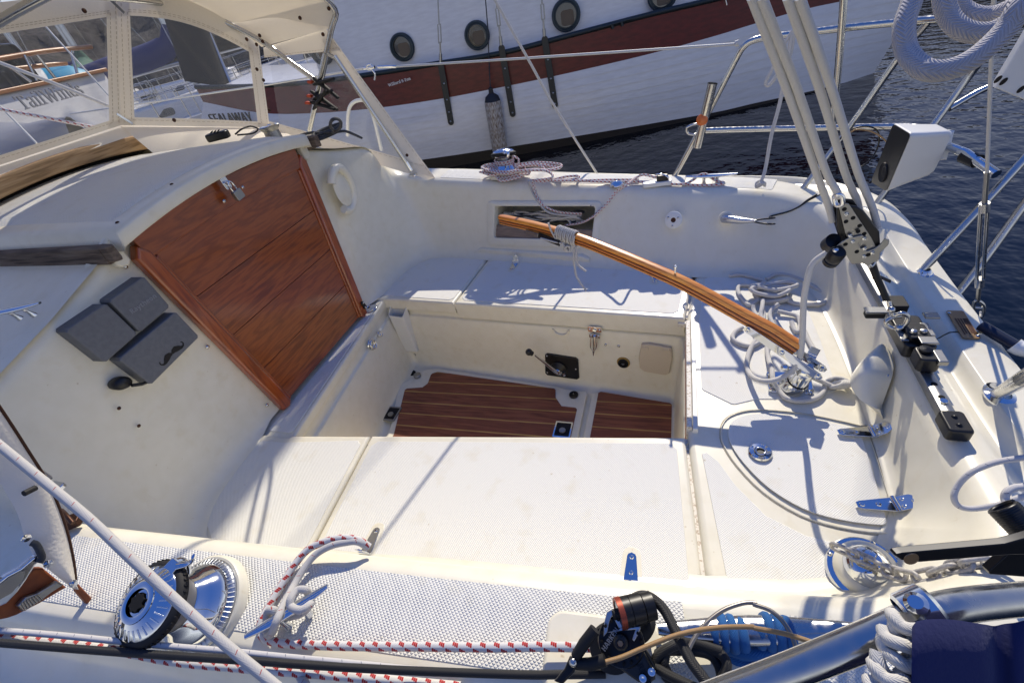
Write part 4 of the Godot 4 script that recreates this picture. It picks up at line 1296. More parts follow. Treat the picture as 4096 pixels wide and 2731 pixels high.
func build_sole() -> void:
	var Y = -0.452
	for pan in 2:
		var out = PackedVector2Array()
		var inn = PackedVector2Array()
		if pan == 0:
			for p in [Vector3(-1.5172, -0.45, -0.2578), Vector3(-1.4543, -0.45, -0.3214), Vector3(-1.4307, -0.45, -0.3836), Vector3(-1.3447, -0.45, -0.4159), Vector3(-0.57, -0.45, -0.3172), Vector3(-0.5248, -0.45, -0.3013), Vector3(-0.4098, -0.45, -0.2948)]: out.append(Vector2(p.x, p.z))
			out.append(Vector2(out[out.size() - 1].x, 0.33)); out.append(Vector2(-1.40, 0.36)); out.append(Vector2(-1.405, 0.06))
			for p in [Vector3(-1.4582, -0.444, -0.2276), Vector3(-1.3525, -0.444, -0.2465), Vector3(-1.3338, -0.444, -0.28), Vector3(-1.3469, -0.444, -0.3598), Vector3(-1.3127, -0.444, -0.3809), Vector3(-0.5793, -0.444, -0.2974), Vector3(-0.5664, -0.444, -0.2352), Vector3(-0.5233, -0.444, -0.1783), Vector3(-0.443, -0.444, -0.1741)]: inn.append(Vector2(p.x, p.z))
			inn.append(Vector2(inn[inn.size() - 1].x, 0.27)); inn.append(Vector2(-1.35, 0.30)); inn.append(Vector2(-1.36, 0.10))
		else:
			for p in [Vector3(-0.3868, -0.45, -0.2905), Vector3(0.0665, -0.45, -0.2225)]: out.append(Vector2(p.x, p.z))
			out.append(Vector2(0.035, -0.30)); out.append(Vector2(0.035, 0.26)); out.append(Vector2(out[0].x, 0.33))
			for p in [Vector3(-0.3539, -0.444, -0.2966), Vector3(0.0511, -0.444, -0.2377)]: inn.append(Vector2(p.x, p.z))
			inn.append(Vector2(0.0, -0.24)); inn.append(Vector2(0.0, 0.22)); inn.append(Vector2(inn[0].x, 0.27))
		var mb = MB.new()
		mb.prism(softened(out, 0.0, 0.012), 0.024, 0.007, at(Vector3(0, -0.472, 0)), false, 3)
		var t = thing("sole_panel", "larger floor panel of teak planks with pale seams and a white rim" if pan == 0 else "smaller floor panel of teak planks at the aft end of the footwell", "floor panel", "teak floor panels")
		part(t, "rim", mb, M.gel)
		var field = softened(inn, 0.0, 0.01)
		var z = -0.40
		var k = 0
		while z < 0.34:
			for e in [[z + 0.004, z + 0.078, "plank", M.teak if (k * 7) % 3 != 1 else M.teak2, 0.0035], [z - 0.004, z + 0.004, "seam_strip", M.holly, 0.003]]:
				var strip = PackedVector2Array([Vector2(-1.6, e[0] + 0.03), Vector2(0.2, e[0] - 0.0), Vector2(0.2, e[1] - 0.0), Vector2(-1.6, e[1] + 0.03)])
				var res: Array = Geometry2D.intersect_polygons(strip, field)
				for q in res:
					if q.size() < 3: continue
					mb = MB.new()
					mb.prism(q, e[4], 0.0, at(Vector3(0, -0.4485, 0)))
					part(t, e[2], mb, e[3])
			z += 0.082
			k += 1
	# knobs and latches on the panels
	var kb = thing("floor_knob", "grey metal screw knob in the forward corner of the larger floor panel", "knob")
	var mb = MB.new()
	mb.lathe([Vector2(0.022, 0), Vector2(0.023, 0.012), Vector2(0.020, 0.016), Vector2(0.006, 0.015), Vector2(0, 0.017)], at(Vector3(-1.4248, -0.444, -0.3321)), 22)
	part(kb, "cap", mb, M.satin)
	mb = MB.new()
	mb.lathe([Vector2(0, 0.004), Vector2(0.024, 0.004), Vector2(0.027, 0)], at(Vector3(-1.4984, -0.468, -0.3792)), 22)
	part(kb, "drain_shade", mb, M.hole)  # dark disc, the shade of the drain opening put into its colour
	kb = thing("floor_knob", "black screw knob at the aft notch of the larger floor panel", "knob")
	mb = MB.new()
	mb.lathe([Vector2(0.023, 0), Vector2(0.024, 0.008), Vector2(0.021, 0.012), Vector2(0, 0.011)], at(Vector3(-0.4752, -0.446, -0.2574)), 22)
	part(kb, "cap", mb, M.black)
	mb = MB.new()
	mb.lathe([Vector2(0.005, 0.011), Vector2(0.004, 0.014), Vector2(0, 0.014)], at(Vector3(-0.4752, -0.446, -0.2574)), 12)
	part(kb, "screw", mb, M.steel)
	for e in [[Vector3(-1.4409, -0.444, -0.0311), 0.078, 0.10, "dark flush lift ring plate at the forward edge of the larger floor panel", M.anodised], [Vector3(-0.4867, -0.444, -0.0242), 0.085, 0.10, "chrome flush lift ring plate at the aft edge of the larger floor panel", M.chrome]]:
		var l = thing("lift_ring", e[3], "latch", "flush lift rings in the sole")
		mb = MB.new()
		mb.rbox(at(e[0] + Vector3(0, 0.003, 0)), Vector3(e[1], 0.008, e[2]), 0.004, 0.0015)
		part(l, "plate", mb, M.satin if e[4] == M.anodised else M.chrome)
		mb = MB.new()
		mb.rbox(at(e[0] + Vector3(0, 0.006, 0)), Vector3(e[1] - 0.014, 0.004, e[2] - 0.02), 0.004, 0.001)
		part(l, "well", mb, M.anodised)
		mb = MB.new()
		mb.lathe([Vector2(0.016, 0), Vector2(0.015, 0.005), Vector2(0, 0.006)], at(e[0] + Vector3(0, 0.008, 0.008)), 18)
		part(l, "button", mb, M.satin)

# ---------------------------------------------------------------- starboard coaming
func star(r0: float, r1: float, k: int) -> PackedVector2Array:
	var o = PackedVector2Array()
	for i in k * 2:
		var a = TAU * i / (k * 2)
		var r = r0 if i % 2 == 0 else r1
		o.append(Vector2(cos(a), sin(a)) * r)
	return o

func make_winch(base: Vector3, axis: Vector3, feed: Vector3, label: String) -> Node3D:
	var t = thing("winch", label, "winch", "self tailing sheet winches")
	var F = frame(base, axis, feed)
	var mb = MB.new()
	mb.lathe([Vector2(0.094, -0.012), Vector2(0.094, 0.004), Vector2(0.090, 0.009), Vector2(0.0, 0.010)], F, 48)
	part(t, "base_pad", mb, M.gel)
	mb = MB.new()
	mb.lathe([Vector2(0.086, 0.006), Vector2(0.086, 0.013), Vector2(0.082, 0.018), Vector2(0.074, 0.021)], F, 48)
	for i in 60:
		var a = TAU * i / 60
		mb.tube(pts([F * Vector3(cos(a) * 0.0855, 0.014, sin(a) * 0.0855), F * Vector3(cos(a) * 0.076, 0.0215, sin(a) * 0.076)]), 0.0014, 5)
	part(t, "flange", mb, M.alloy)
	mb = MB.new()
	mb.lathe([Vector2(0.075, 0.018), Vector2(0.076, 0.024), Vector2(0.070, 0.034), Vector2(0.060, 0.046), Vector2(0.052, 0.055), Vector2(0.0485, 0.061), Vector2(0.046, 0.064)], F, 48)
	mb.lathe([Vector2(0.046, 0.096), Vector2(0.050, 0.100), Vector2(0.053, 0.105), Vector2(0.045, 0.106)], F, 40)
	part(t, "skirt", mb, M.chrome)
	mb = MB.new()
	mb.lathe([Vector2(0.046, 0.062), Vector2(0.0435, 0.068), Vector2(0.0425, 0.080), Vector2(0.0435, 0.092), Vector2(0.046, 0.098)], F, 40)
	part(t, "drum", mb, M.drum)
	mb = MB.new()
	mb.lathe([Vector2(0.042, 0.104), Vector2(0.066, 0.104), Vector2(0.0715, 0.108), Vector2(0.0725, 0.114), Vector2(0.070, 0.121), Vector2(0.064, 0.125), Vector2(0.050, 0.127)], F, 48)
	for i in 44:
		var a = TAU * i / 44
		mb.box(F * Transform3D(Basis(Vector3.UP, -a), Vector3(cos(a) * 0.0715, 0.1145, sin(a) * 0.0715)), Vector3(0.004, 0.009, 0.0035), 0.0008)
	part(t, "jaw", mb, M.matte)
	mb = MB.new()
	mb.lathe([Vector2(0.062, 0.124), Vector2(0.060, 0.128), Vector2(0.044, 0.137), Vector2(0.034, 0.1415), Vector2(0.0335, 0.1435), Vector2(0.026, 0.1455), Vector2(0.0225, 0.144)], F, 48)
	for i in 30:
		var a = TAU * i / 30
		mb.tube(pts([F * Vector3(cos(a) * 0.0585, 0.1292, sin(a) * 0.0585), F * Vector3(cos(a) * 0.043, 0.1378, sin(a) * 0.043)]), 0.0013, 5)
	part(t, "cap", mb, M.chrome)
	mb = MB.new()
	mb.prism(star(0.0165, 0.0125, 8), 0.006, 0.0, F * at(Vector3(0, 0.1385, 0)))
	part(t, "handle_socket_shade", mb, M.hole)  # solid near-black star painted as the shade inside the socket
	mb = MB.new()
	var ring = []
	for i in 17: ring.append(Vector2(cos(TAU * i / 16) * 0.0235, 0.0))
	mb.lathe([Vector2(0.0225, 0.140), Vector2(0.0165, 0.1405), Vector2(0.0165, 0.136)], F, 32)
	part(t, "socket_rim", mb, M.chrome)
	# feeder arm
	mb = MB.new()
	mb.prism(softened(PackedVector2Array([Vector2(0.022, -0.017), Vector2(0.065, -0.014), Vector2(0.078, -0.012), Vector2(0.078, 0.012), Vector2(0.065, 0.014), Vector2(0.022, 0.017)]), 0.0, 0.004), 0.007, 0.002, F * at(Vector3(0, 0.131, 0), 0, 0, -0.16), true, 3)
	mb.tube(spline([F * Vector3(0.074, 0.124, 0.0), F * Vector3(0.078, 0.112, 0.0), F * Vector3(0.072, 0.098, 0.004), F * Vector3(0.060, 0.090, 0.010)], 4), PackedFloat32Array([0.010, 0.010, 0.010, 0.0095, 0.009, 0.009, 0.0085, 0.008, 0.0075, 0.007, 0.0065, 0.006, 0.0055]), 10, false, true, 0.6)
	mb.tube(spline([F * Vector3(0.070, 0.126, 0.010), F * Vector3(0.082, 0.118, 0.022), F * Vector3(0.094, 0.122, 0.032), F * Vector3(0.100, 0.130, 0.036)], 4), PackedFloat32Array([0.007, 0.007, 0.0068, 0.0066, 0.0064, 0.006, 0.006, 0.006, 0.006, 0.006, 0.006, 0.006, 0.005]), 10, false, true, 0.5)
	part(t, "feeder_arm", mb, M.chrome)
	return t

func build_starboard() -> void:
	make_winch(Vector3(-0.93, 0.398, -1.155), Vector3(0, cos(0.25), -sin(0.25)), Vector3(0.6, 0, 0.8), "chrome winch on the far coaming wrapped in red flecked rope")
	var wc = Vector3(-0.93, 0.398, -1.155)
	# turns round the drum, then a heap of flecked line about its foot and along the coaming
	var turns = []
	for i in 34:
		var a = TAU * i / 11.0
		turns.append(wc + Vector3(cos(a) * 0.052, 0.058 + i * 0.0011, sin(a) * 0.052 - 0.018))
	turns.append(wc + Vector3(0.075, 0.105, 0.02)); turns.append(wc + Vector3(0.10, 0.085, 0.02)); turns.append(wc + Vector3(0.085, 0.045, 0.03)); turns.append(wc + Vector3(0.10, 0.02, 0.05))
	rope("sheet_turns", turns, 0.0062, M.redfleck, "red flecked rope wound round the drum of the far winch", "", "rope", 2)
	rng.seed = 41
	var heap = []
	for i in 64:
		var a = i * 0.78
		var ex: float = 0.10 + 0.05 * sin(i * 1.7) + (0.09 if i > 34 else 0.0)
		var cx: float = -0.92 + (0.10 if i > 34 else 0.0)
		heap.append(Vector3(cx + cos(a) * ex, 0.412 - (cx + cos(a) * ex + 0.93) * 0.085 + 0.016 * (0.5 + 0.5 * sin(i * 2.3)) + 0.0007 * i, -1.115 + sin(a) * (0.055 + 0.02 * sin(i * 0.9)) + 0.012 * sin(i)))
	rope("sheet_heap", heap, 0.0066, M.redfleck, "heap of red flecked white rope at the foot of the far winch", "", "rope", 4)
	rope("sheet_tail", [Vector3(-0.8515, 0.43, -1.0714), Vector3(-0.7933, 0.445, -1.0673), Vector3(-0.7081, 0.442, -1.0692), Vector3(-0.6381, 0.428, -1.0367), Vector3(-0.6265, 0.412, -1.0014), Vector3(-0.7198, 0.405, -1.0102), Vector3(-0.6687, 0.395, -1.007), Vector3(-0.5637, 0.392, -1.0545), Vector3(-0.495, 0.388, -1.0556), Vector3(-0.5102, 0.383, -1.0316), Vector3(-0.6464, 0.392, -1.0208), Vector3(-0.4712, 0.377, -1.0164), Vector3(-0.3527, 0.364, -1.0304), Vector3(-0.1837, 0.347, -1.0357)], 0.0066, M.redfleck, "red flecked rope tail running aft along the far coaming top", "", "rope", 4)
	rope("sheet_tail", [Vector3(-0.5099, 0.376, -1.0253), Vector3(-0.3504, 0.362, -1.0096), Vector3(-0.1648, 0.345, -1.0082), Vector3(0.0128, 0.329, -0.9734), Vector3(0.066, 0.335, -0.9897), Vector3(0.0971, 0.352, -1.0049), Vector3(0.1282, 0.356, -1.0058), Vector3(0.1545, 0.34, -0.9918), Vector3(0.1859, 0.324, -0.9814), Vector3(0.211, 0.318, -0.9689), Vector3(0.1701, 0.316, -0.9621), Vector3(0.0979, 0.318, -0.9696), Vector3(0.0237, 0.324, -0.9835)], 0.0066, M.redfleck, "red flecked rope belayed on the long cleat at the far coaming", "", "rope", 4)
	# two strands falling into the cubby and one coming out again
	rope("cubby_rope", [Vector3(-0.7543, 0.408, -1.006), Vector3(-0.7629, 0.378, -1.0318), Vector3(-0.7395, 0.3262, -1.0086), Vector3(-0.7008, 0.2758, -0.9784), Vector3(-0.6573, 0.2381, -0.9647), Vector3(-0.597, 0.2152, -0.9751), Vector3(-0.5077, 0.2028, -0.9732)], 0.0062, M.sheet, "grey white rope strand dropping from the coaming into the cubby", "", "rope")
	rope("cubby_rope", [Vector3(-0.7324, 0.404, -1.0208), Vector3(-0.7377, 0.3785, -1.0246), Vector3(-0.7217, 0.3215, -1.0004), Vector3(-0.6867, 0.2787, -0.9769), Vector3(-0.6424, 0.253, -0.9666), Vector3(-0.5898, 0.2265, -0.9791), Vector3(-0.481, 0.2142, -0.9733)], 0.0062, M.redfleck, "red flecked rope strand dropping from the coaming into the cubby", "", "rope")
	rope("cubby_rope", [Vector3(-0.0981, 0.352, -1.0292), Vector3(-0.1599, 0.372, -1.03), Vector3(-0.1988, 0.366, -1.0134), Vector3(-0.2297, 0.3766, -0.9099), Vector3(-0.2831, 0.3419, -0.9199), Vector3(-0.3315, 0.2895, -0.9089), Vector3(-0.3683, 0.2581, -0.9013), Vector3(-0.4143, 0.2207, -0.9061), Vector3(-0.4847, 0.179, -0.9343), Vector3(-0.5765, 0.1566, -0.965)], 0.0062, M.redfleck, "red flecked rope looping from the fairlead down into the cubby", "", "rope")
	rng.seed = 77
	for k in 3:
		var p = []
		for i in 26:
			var s = i / 25.0
			var u = 0.5 + 0.46 * sin(s * 19.0 + k * 2.1) * (0.8 + 0.2 * sin(i * 1.3))
			var q: Vector3 = Vector3(-0.99, 0.1346, -1.0508)
			var e: Vector3 = Vector3(-0.4467, 0.1337, -0.9384)
			p.append(q.lerp(e, u) + Vector3(0, 0.012 + 0.055 * rng.randf() + 0.012 * k, -0.01 - 0.05 * rng.randf()))
		rope("stowed_rope", p, 0.0062, [M.whiterope, M.greyrope, M.sheet][k], ["white rope jumbled in the cubby behind the tiller tip", "dark grey rope jumbled in the cubby", "flecked rope jumbled in the aft end of the cubby"][k], "ropes stowed in the cubby", "rope", 4)
	# fairlead, pad and dome
	var mb = MB.new()
	mb.lathe([Vector2(0.036, 0), Vector2(0.034, 0.008), Vector2(0.022, 0.017), Vector2(0, 0.021)], at(Vector3(-0.2913, 0.345, -1.0014)), 26)
	solo("deck_dome", mb, M.chrome, "low chrome dome on the far coaming top", "vent")
	var f = thing("fairlead", "white fairlead pad with a black jaw on the far coaming", "fairlead")
	mb = MB.new()
	mb.rbox(at(Vector3(-0.094, 0.338, -0.9938), 0, 0.1), Vector3(0.14, 0.022, 0.05), 0.015, 0.005)
	part(f, "pad", mb, M.white)
	mb = MB.new()
	mb.rbox(at(Vector3(-0.0693, 0.362, -0.9956), 0, 0.1), Vector3(0.055, 0.03, 0.03), 0.01, 0.006)
	part(f, "jaw", mb, M.black)
	mb = MB.new()
	mb.tube(spline([Vector3(-0.1032, 0.37, -1.0172), Vector3(-0.0916, 0.378, -1.0053), Vector3(-0.0637, 0.376, -0.9909), Vector3(-0.0417, 0.366, -0.981), Vector3(-0.0388, 0.345, -0.9821)], 4), 0.004, 8)
	part(f, "bail", mb, M.chrome)
	make_cleat("long_cleat", Vector3(0.1519, 0.305, -1.0014), Vector3(1, 0, 0.09), Vector3.UP, 0.23, 0.042, "long chrome cleat with rope belayed on it on the far coaming", M.chrome)
	# round plate on the wall
	var dp = thing("wall_plate", "round white plate with three screws on the far coaming wall", "plate")
	var pc: Vector3 = Vector3(-0.0126, 0.2183, -0.8176)
	var nw = (Vector3(-0.1087, 0.261, -0.8627) - Vector3(-0.3233, 0.2583, -0.9056)).cross(Vector3(-0.1071, 0.1492, -0.8081) - Vector3(-0.3233, 0.2583, -0.9056)).normalized()
	if nw.z < 0: nw = -nw
	mb = MB.new()
	mb.lathe([Vector2(0.041, 0), Vector2(0.040, 0.004), Vector2(0.037, 0.006), Vector2(0.012, 0.006), Vector2(0.011, 0.002)], frame(pc, nw), 32)
	part(dp, "disc", mb, M.white)
	mb = MB.new()
	mb.lathe([Vector2(0.0115, 0.004), Vector2(0, 0.003)], frame(pc, nw), 18)
	part(dp, "centre_hole", mb, M.bronze)
	for q in [Vector3(-0.0368, 0.2312, -0.8232), Vector3(0.0082, 0.2306, -0.8137), Vector3(-0.0173, 0.1959, -0.8021)]:
		mb = MB.new()
		screw(mb, q, nw, 0.006)
		part(dp, "screw", mb, M.steel)
	# taped cable exit
	var ct = thing("cable_gland", "foil taped cable gland on the far coaming wall", "gland")
	mb = MB.new()
	mb.lathe([Vector2(0.034, 0), Vector2(0.032, 0.005), Vector2(0.022, 0.007), Vector2(0, 0.007)], frame(Vector3(0.2136, 0.2289, -0.7739), nw), 26)
	part(ct, "pad", mb, M.gel)
	mb = MB.new()
	mb.tube(spline([Vector3(0.2035, 0.2313, -0.7704), Vector3(0.2232, 0.2395, -0.75), Vector3(0.2689, 0.239, -0.729), Vector3(0.3047, 0.2402, -0.7165), Vector3(0.3264, 0.2429, -0.7077)], 4), PackedFloat32Array([0.019, 0.020, 0.020, 0.020, 0.018, 0.019, 0.017, 0.017, 0.015, 0.014, 0.013, 0.012, 0.010, 0.009, 0.008, 0.006, 0.005]), 10)
	part(ct, "foil_wrap", mb, M.foil)
	rope("black_cable", [Vector3(0.3092, 0.2403, -0.7157), Vector3(0.348, 0.2496, -0.7065), Vector3(0.3945, 0.2602, -0.6907), Vector3(0.3951, 0.2149, -0.8), Vector3(0.4613, 0.2321, -0.8), Vector3(0.5027, 0.2533, -0.8), Vector3(0.5314, 0.2758, -0.81), Vector3(0.5671, 0.2904, -0.83)], 0.0036, M.black, "upper of two thin black cables looping from the foil taped gland", "", "cable")
	rope("black_cable", [Vector3(0.3093, 0.2386, -0.7148), Vector3(0.3579, 0.2331, -0.6965), Vector3(0.3961, 0.2377, -0.6795), Vector3(0.3902, 0.1797, -0.8), Vector3(0.449, 0.1915, -0.8), Vector3(0.4926, 0.2325, -0.8), Vector3(0.5283, 0.2681, -0.81), Vector3(0.5843, 0.2905, -0.83)], 0.0036, M.black, "lower of two thin black cables looping from the foil taped gland", "", "cable")
	# lifeline and the slanting white line
	var ll = thing("lifeline", "white lifeline wire stretched above the far side deck to the stern rail", "lifeline")
	mb = MB.new()
	mb.tube(pts([Vector3(-4.3486, 1.1284, -1.35), Vector3(-2.3998, 1.0559, -1.28), Vector3(-1.6551, 1.038, -1.24)]), 0.0055, 8)
	mb.tube(pts([Vector3(-1.4624, 1.0202, -1.22), Vector3(-0.7356, 0.9487, -1.19), Vector3(0.2225, 0.8599, -1.13)]), 0.0055, 8)
	part(ll, "wire", mb, M.lifeline)
	mb = MB.new()
	mb.tube(pts([Vector3(-1.6606, 1.0388, -1.24), Vector3(-1.5903, 1.0352, -1.235)]), 0.008, 8)
	mb.tube(pts([Vector3(-1.566, 1.0324, -1.23), Vector3(-1.4495, 1.0182, -1.22)]), 0.0075, 8)
	var hk = []
	for i in 12: hk.append(Vector3(-1.6223, 1.0402, -1.235) + Vector3(cos(TAU * i / 12) * 0.018, sin(TAU * i / 12) * 0.012, 0))
	mb.tube(PackedVector3Array(hk), 0.005, 8, true)
	mb.tube(spline([Vector3(-1.6152, 1.0306, -1.235), Vector3(-1.6018, 1.0028, -1.235), Vector3(-1.6172, 0.9747, -1.235)], 4), 0.0045, 8)
	part(ll, "pelican_hook", mb, M.chrome)
	mb = MB.new()
	mb.tube(pts([Vector3(0.2225, 0.8599, -1.13), Vector3(0.2352, 0.8633, -1.125)]), 0.013, 10)
	part(ll, "end_eye", mb, M.lifeline)
	rope("slanting_line", [Vector3(-1.30, 2.6, -0.61), Vector3(-0.765, 1.195, -1.024), Vector3(-0.613, 0.77, -1.125), Vector3(-0.405, 0.262, -1.275)], 0.0062, M.whiterope, "thin white line slanting down to the far coaming before the red striped hull", "", "rope", 2)
	rope("lashing_tail", [Vector3(0.4174, 0.8877, -1), Vector3(0.4139, 0.805, -1), Vector3(0.3737, 0.7358, -1), Vector3(0.3515, 0.7087, -1), Vector3(0.3388, 0.7237, -1), Vector3(0.3566, 0.7683, -1), Vector3(0.3748, 0.8194, -1), Vector3(0.3964, 0.8679, -1), Vector3(0.4141, 0.8959, -1)], 0.0066, M.whiterope, "narrow white rope loop dangling from the far stern rail", "", "rope")
	rope("rail_lashing", [Vector3(0.4107, 0.8927, -1), Vector3(0.4062, 0.7915, -0.99), Vector3(0.4002, 0.6483, -0.98), Vector3(0.3819, 0.5206, -0.96), Vector3(0.3741, 0.4025, -0.94), Vector3(0.367, 0.3654, -0.92), Vector3(0.3549, 0.3316, -0.9)], 0.0075, M.whiterope, "white rope hanging from the far stern rail to a knot on the coaming", "", "rope")
	mb = MB.new()
	var kc: Vector3 = Vector3(0.3571, 0.32, -0.9083)
	var kn = []
	for i in 22: kn.append(kc + Vector3(cos(i * 0.9) * 0.018, 0.004 + 0.010 * sin(i * 1.7), sin(i * 0.9) * 0.014))
	mb.tube(spline(kn, 3), 0.006, 8)
	solo("stopper_knot", mb, M.whiterope, "small white stopper knot on the far coaming corner", "knot")

# ---------------------------------------------------------------- tiller, mainsheet, traveller and stern rail
func sweep(path: PackedVector3Array, half_w: float, y0: Array, y1: Array, bulge := 0.0) -> MB:
	# a lath along the path: width across, between two heights above the centre line
	var mb = MB.new()
	var rows = []
	var k = path.size()
	for i in k:
		var t = (path[min(i + 1, k - 1)] - path[max(i - 1, 0)]).normalized()
		var side = t.cross(Vector3.UP).normalized()
		var up = side.cross(t).normalized()
		var a: float = lerp(y0[0], y0[1], i / float(k - 1)); var b: float = lerp(y1[0], y1[1], i / float(k - 1))
		var w = half_w * (1.0 - 0.12 * i / float(k - 1))
		var c = 0.0016
		var line = PackedVector3Array()
		for q in [[-w, a + c], [-w, b - c], [-w + c, b + bulge * 0.6], [-w * 0.5, b + bulge], [0, b + bulge * 1.2], [w * 0.5, b + bulge], [w - c, b + bulge * 0.6], [w, b - c], [w, a + c], [w - c, a], [-w + c, a]]:
			line.append(path[i] + side * q[0] + up * q[1])
		rows.append(spread(line))
	mb.grid(rows, true)
	for e in [0, k - 1]:
		var c = Vector3.ZERO
		for p in rows[e]: c += p
		c /= rows[e].size()
		for j in rows[e].size(): mb.flat(c, rows[e][j], rows[e][(j + 1) % rows[e].size()])
	return mb

func flatpiece(p: Array, z0: float, h: float, bev: float) -> MB:
	# an outline in an upright plane facing port, given thickness along z
	var pl = PackedVector2Array()
	for q in p: pl.append(Vector2(q.x, -q.y))
	var mb = MB.new()
	mb.prism(pl, h, bev, Transform3D(Basis(Vector3.RIGHT, Vector3.BACK, Vector3.DOWN), Vector3(0, 0, z0)))
	return mb

func build_stern() -> void:
	# tiller: five laminations bent together
	var t = thing("tiller", "curved tiller of light and dark laminated varnished wood crossing the cockpit", "tiller")
	var ctr = spline([Vector3(-0.762, 0.4172, -0.5192), Vector3(-0.5629, 0.4142, -0.4149), Vector3(-0.37, 0.4005, -0.3138), Vector3(-0.2109, 0.3711, -0.2305), Vector3(-0.0905, 0.3445, -0.1674), Vector3(0.0111, 0.3203, -0.1142), Vector3(0.1157, 0.2853, -0.0594), Vector3(0.2227, 0.2445, -0.0034), Vector3(0.2945, 0.2193, 0.0343), Vector3(0.3355, 0.1991, 0.0557), Vector3(0.3728, 0.1801, 0.0753)], 5)
	var lays = [[-0.019, -0.024, -0.0115, -0.0145, "lam_light"], [-0.0115, -0.0145, -0.0085, -0.011, "lam_dark"], [-0.0085, -0.011, 0.001, 0.001, "lam_mid"], [0.001, 0.001, 0.005, 0.0055, "lam_dark"], [0.005, 0.0055, 0.0185, 0.0225, "lam_light"]]
	for i in lays.size():
		var l: Array = lays[i]
		part(t, "lamination", sweep(ctr, 0.0148, [l[0], l[1]], [l[2], l[3]], 0.003 if i == 4 else 0.0), M[l[4]])
	var mb = MB.new()
	var pin: Vector3 = Vector3(0.0007, 0.3509, -0.1196)
	mb.tube(pts([pin, pin + Vector3(0, 0.022, 0)]), 0.004, 10)
	mb.lathe([Vector2(0.0055, 0), Vector2(0.0055, 0.006), Vector2(0.003, 0.009), Vector2(0, 0.009)], at(pin + Vector3(0, 0.02, 0)), 12)
	part(t, "autopilot_pin", mb, M.chrome)
	# cheek straps and rudder head
	for sd in [0.019, -0.023]:
		mb = MB.new()
		var a: Vector3 = Vector3(0.2414, 0.214, 0.0064); var b: Vector3 = Vector3(0.4377, 0.1129, 0.1093)
		var d = (b - a).normalized()
		var sn = Vector3(-0.464, 0, 0.886)
		var F = frame(a + sn * sd, sn, d)
		var L = a.distance_to(b)
		mb.prism(PackedVector2Array([Vector2(-0.012, -0.006), Vector2(-0.006, -0.012), Vector2(0.0, -0.014), Vector2(L * 0.6, -0.016), Vector2(L, -0.014), Vector2(L + 0.012, -0.006), Vector2(L + 0.012, 0.006), Vector2(L, 0.014), Vector2(L * 0.6, 0.016), Vector2(0.0, 0.014), Vector2(-0.006, 0.012), Vector2(-0.012, 0.006)]), 0.004, 0.0012, F)
		for s in [0.0, 0.5, 1.0]: mb.lathe([Vector2(0.008, 0), Vector2(0.0075, 0.006), Vector2(0.004, 0.007), Vector2(0, 0.004)], F * at(Vector3(L * s, 0.003, 0)), 14)
		part(t, "cheek_strap", mb, M.chrome)
	var rh = thing("rudder_fitting", "polished chrome rudder head casting bolted to a square base plate", "rudder head")
	var base: Vector3 = Vector3(0.3841, 0, 0.0691)
	mb = MB.new()
	var pc = []
	for p in [Vector3(0.3103, 0.006, 0.003), Vector3(0.309, 0.006, 0.1034), Vector3(0.4419, 0.006, 0.1043), Vector3(0.4483, 0.006, -0.0008)]: pc.append(Vector2(p.x, p.z))
	mb.prism(softened(PackedVector2Array(pc), 0.0, 0.01), 0.012, 0.003, at(Vector3(0, 0.001, 0)))
	part(rh, "base_plate", mb, M.chrome)
	for p in [Vector3(0.3187, 0.013, 0.0153), Vector3(0.3156, 0.013, 0.0925), Vector3(0.4296, 0.013, 0.1003), Vector3(0.4307, 0.013, 0.0234)]:
		mb = MB.new()
		mb.lathe([Vector2(0.008, 0), Vector2(0.007, 0.004), Vector2(0, 0.006)], at(p), 12)
		part(rh, "bolt", mb, M.chrome)
	var hd: Vector3 = Vector3(0.4076, 0.1234, 0.0935)
	mb = MB.new()
	var axis = hd - Vector3(0.0, 0.012, 0) - base
	mb.lathe([Vector2(0.047, 0.010), Vector2(0.045, 0.018), Vector2(0.038, 0.030), Vector2(0.036, 0.040), Vector2(0.031, 0.046), Vector2(0.028, axis.length() * 0.75), Vector2(0.026, axis.length() * 0.95), Vector2(0.018, axis.length() * 1.02), Vector2(0, axis.length() * 1.03)], frame(base, axis), 30)
	part(rh, "socket", mb, M.chrome)
	mb = MB.new()
	mb.lathe([Vector2(0.030, 0), Vector2(0.033, 0.005), Vector2(0.033, 0.012), Vector2(0.030, 0.016)], frame(base + axis * 0.3, axis), 26)
	part(rh, "collar", mb, M.anodised)
	mb = MB.new()
	mb.ball(Vector3(0.3427, 0.1129, 0.0934), 0.013, 16)
	mb.tube(pts([Vector3(0.3427, 0.1129, 0.0934), hd - axis * 0.15]), 0.007, 10)
	part(rh, "knob", mb, M.chrome)
	mb = MB.new()
	mb.box(frame(Vector3(0.4132, 0.173, 0.0852), Vector3(0.2, 1, 0), Vector3(0.886, -0.4, 0.464)), Vector3(0.028, 0.016, 0.04), 0.003)
	part(rh, "cap", mb, M.chrome)
	# lashing round the tiller
	mb = MB.new()
	var lash = []
	var L0: Vector3 = Vector3(-0.4597, 0.4121, -0.3608); var L1: Vector3 = Vector3(-0.3648, 0.4006, -0.3111)
	var dl = (L1 - L0).normalized(); var ls = dl.cross(Vector3.UP).normalized(); var lu = ls.cross(dl)
	for i in 90:
		var a = TAU * i / 8.0
		lash.append(L0.lerp(L1, i / 89.0 * (1.0 if i < 72 else 0.9)) + ls * cos(a) * (0.0225 + 0.002 * sin(i * 0.37)) + lu * sin(a) * 0.031 - lu * 0.002)
	mb.tube(spline(lash, 2), 0.0042, 6)
	var w = thing("tiller_lashing", "thin white cord wound tightly round the tiller with hanging tails", "cord")
	part(w, "turns", mb, M.sheet)
	mb = MB.new()
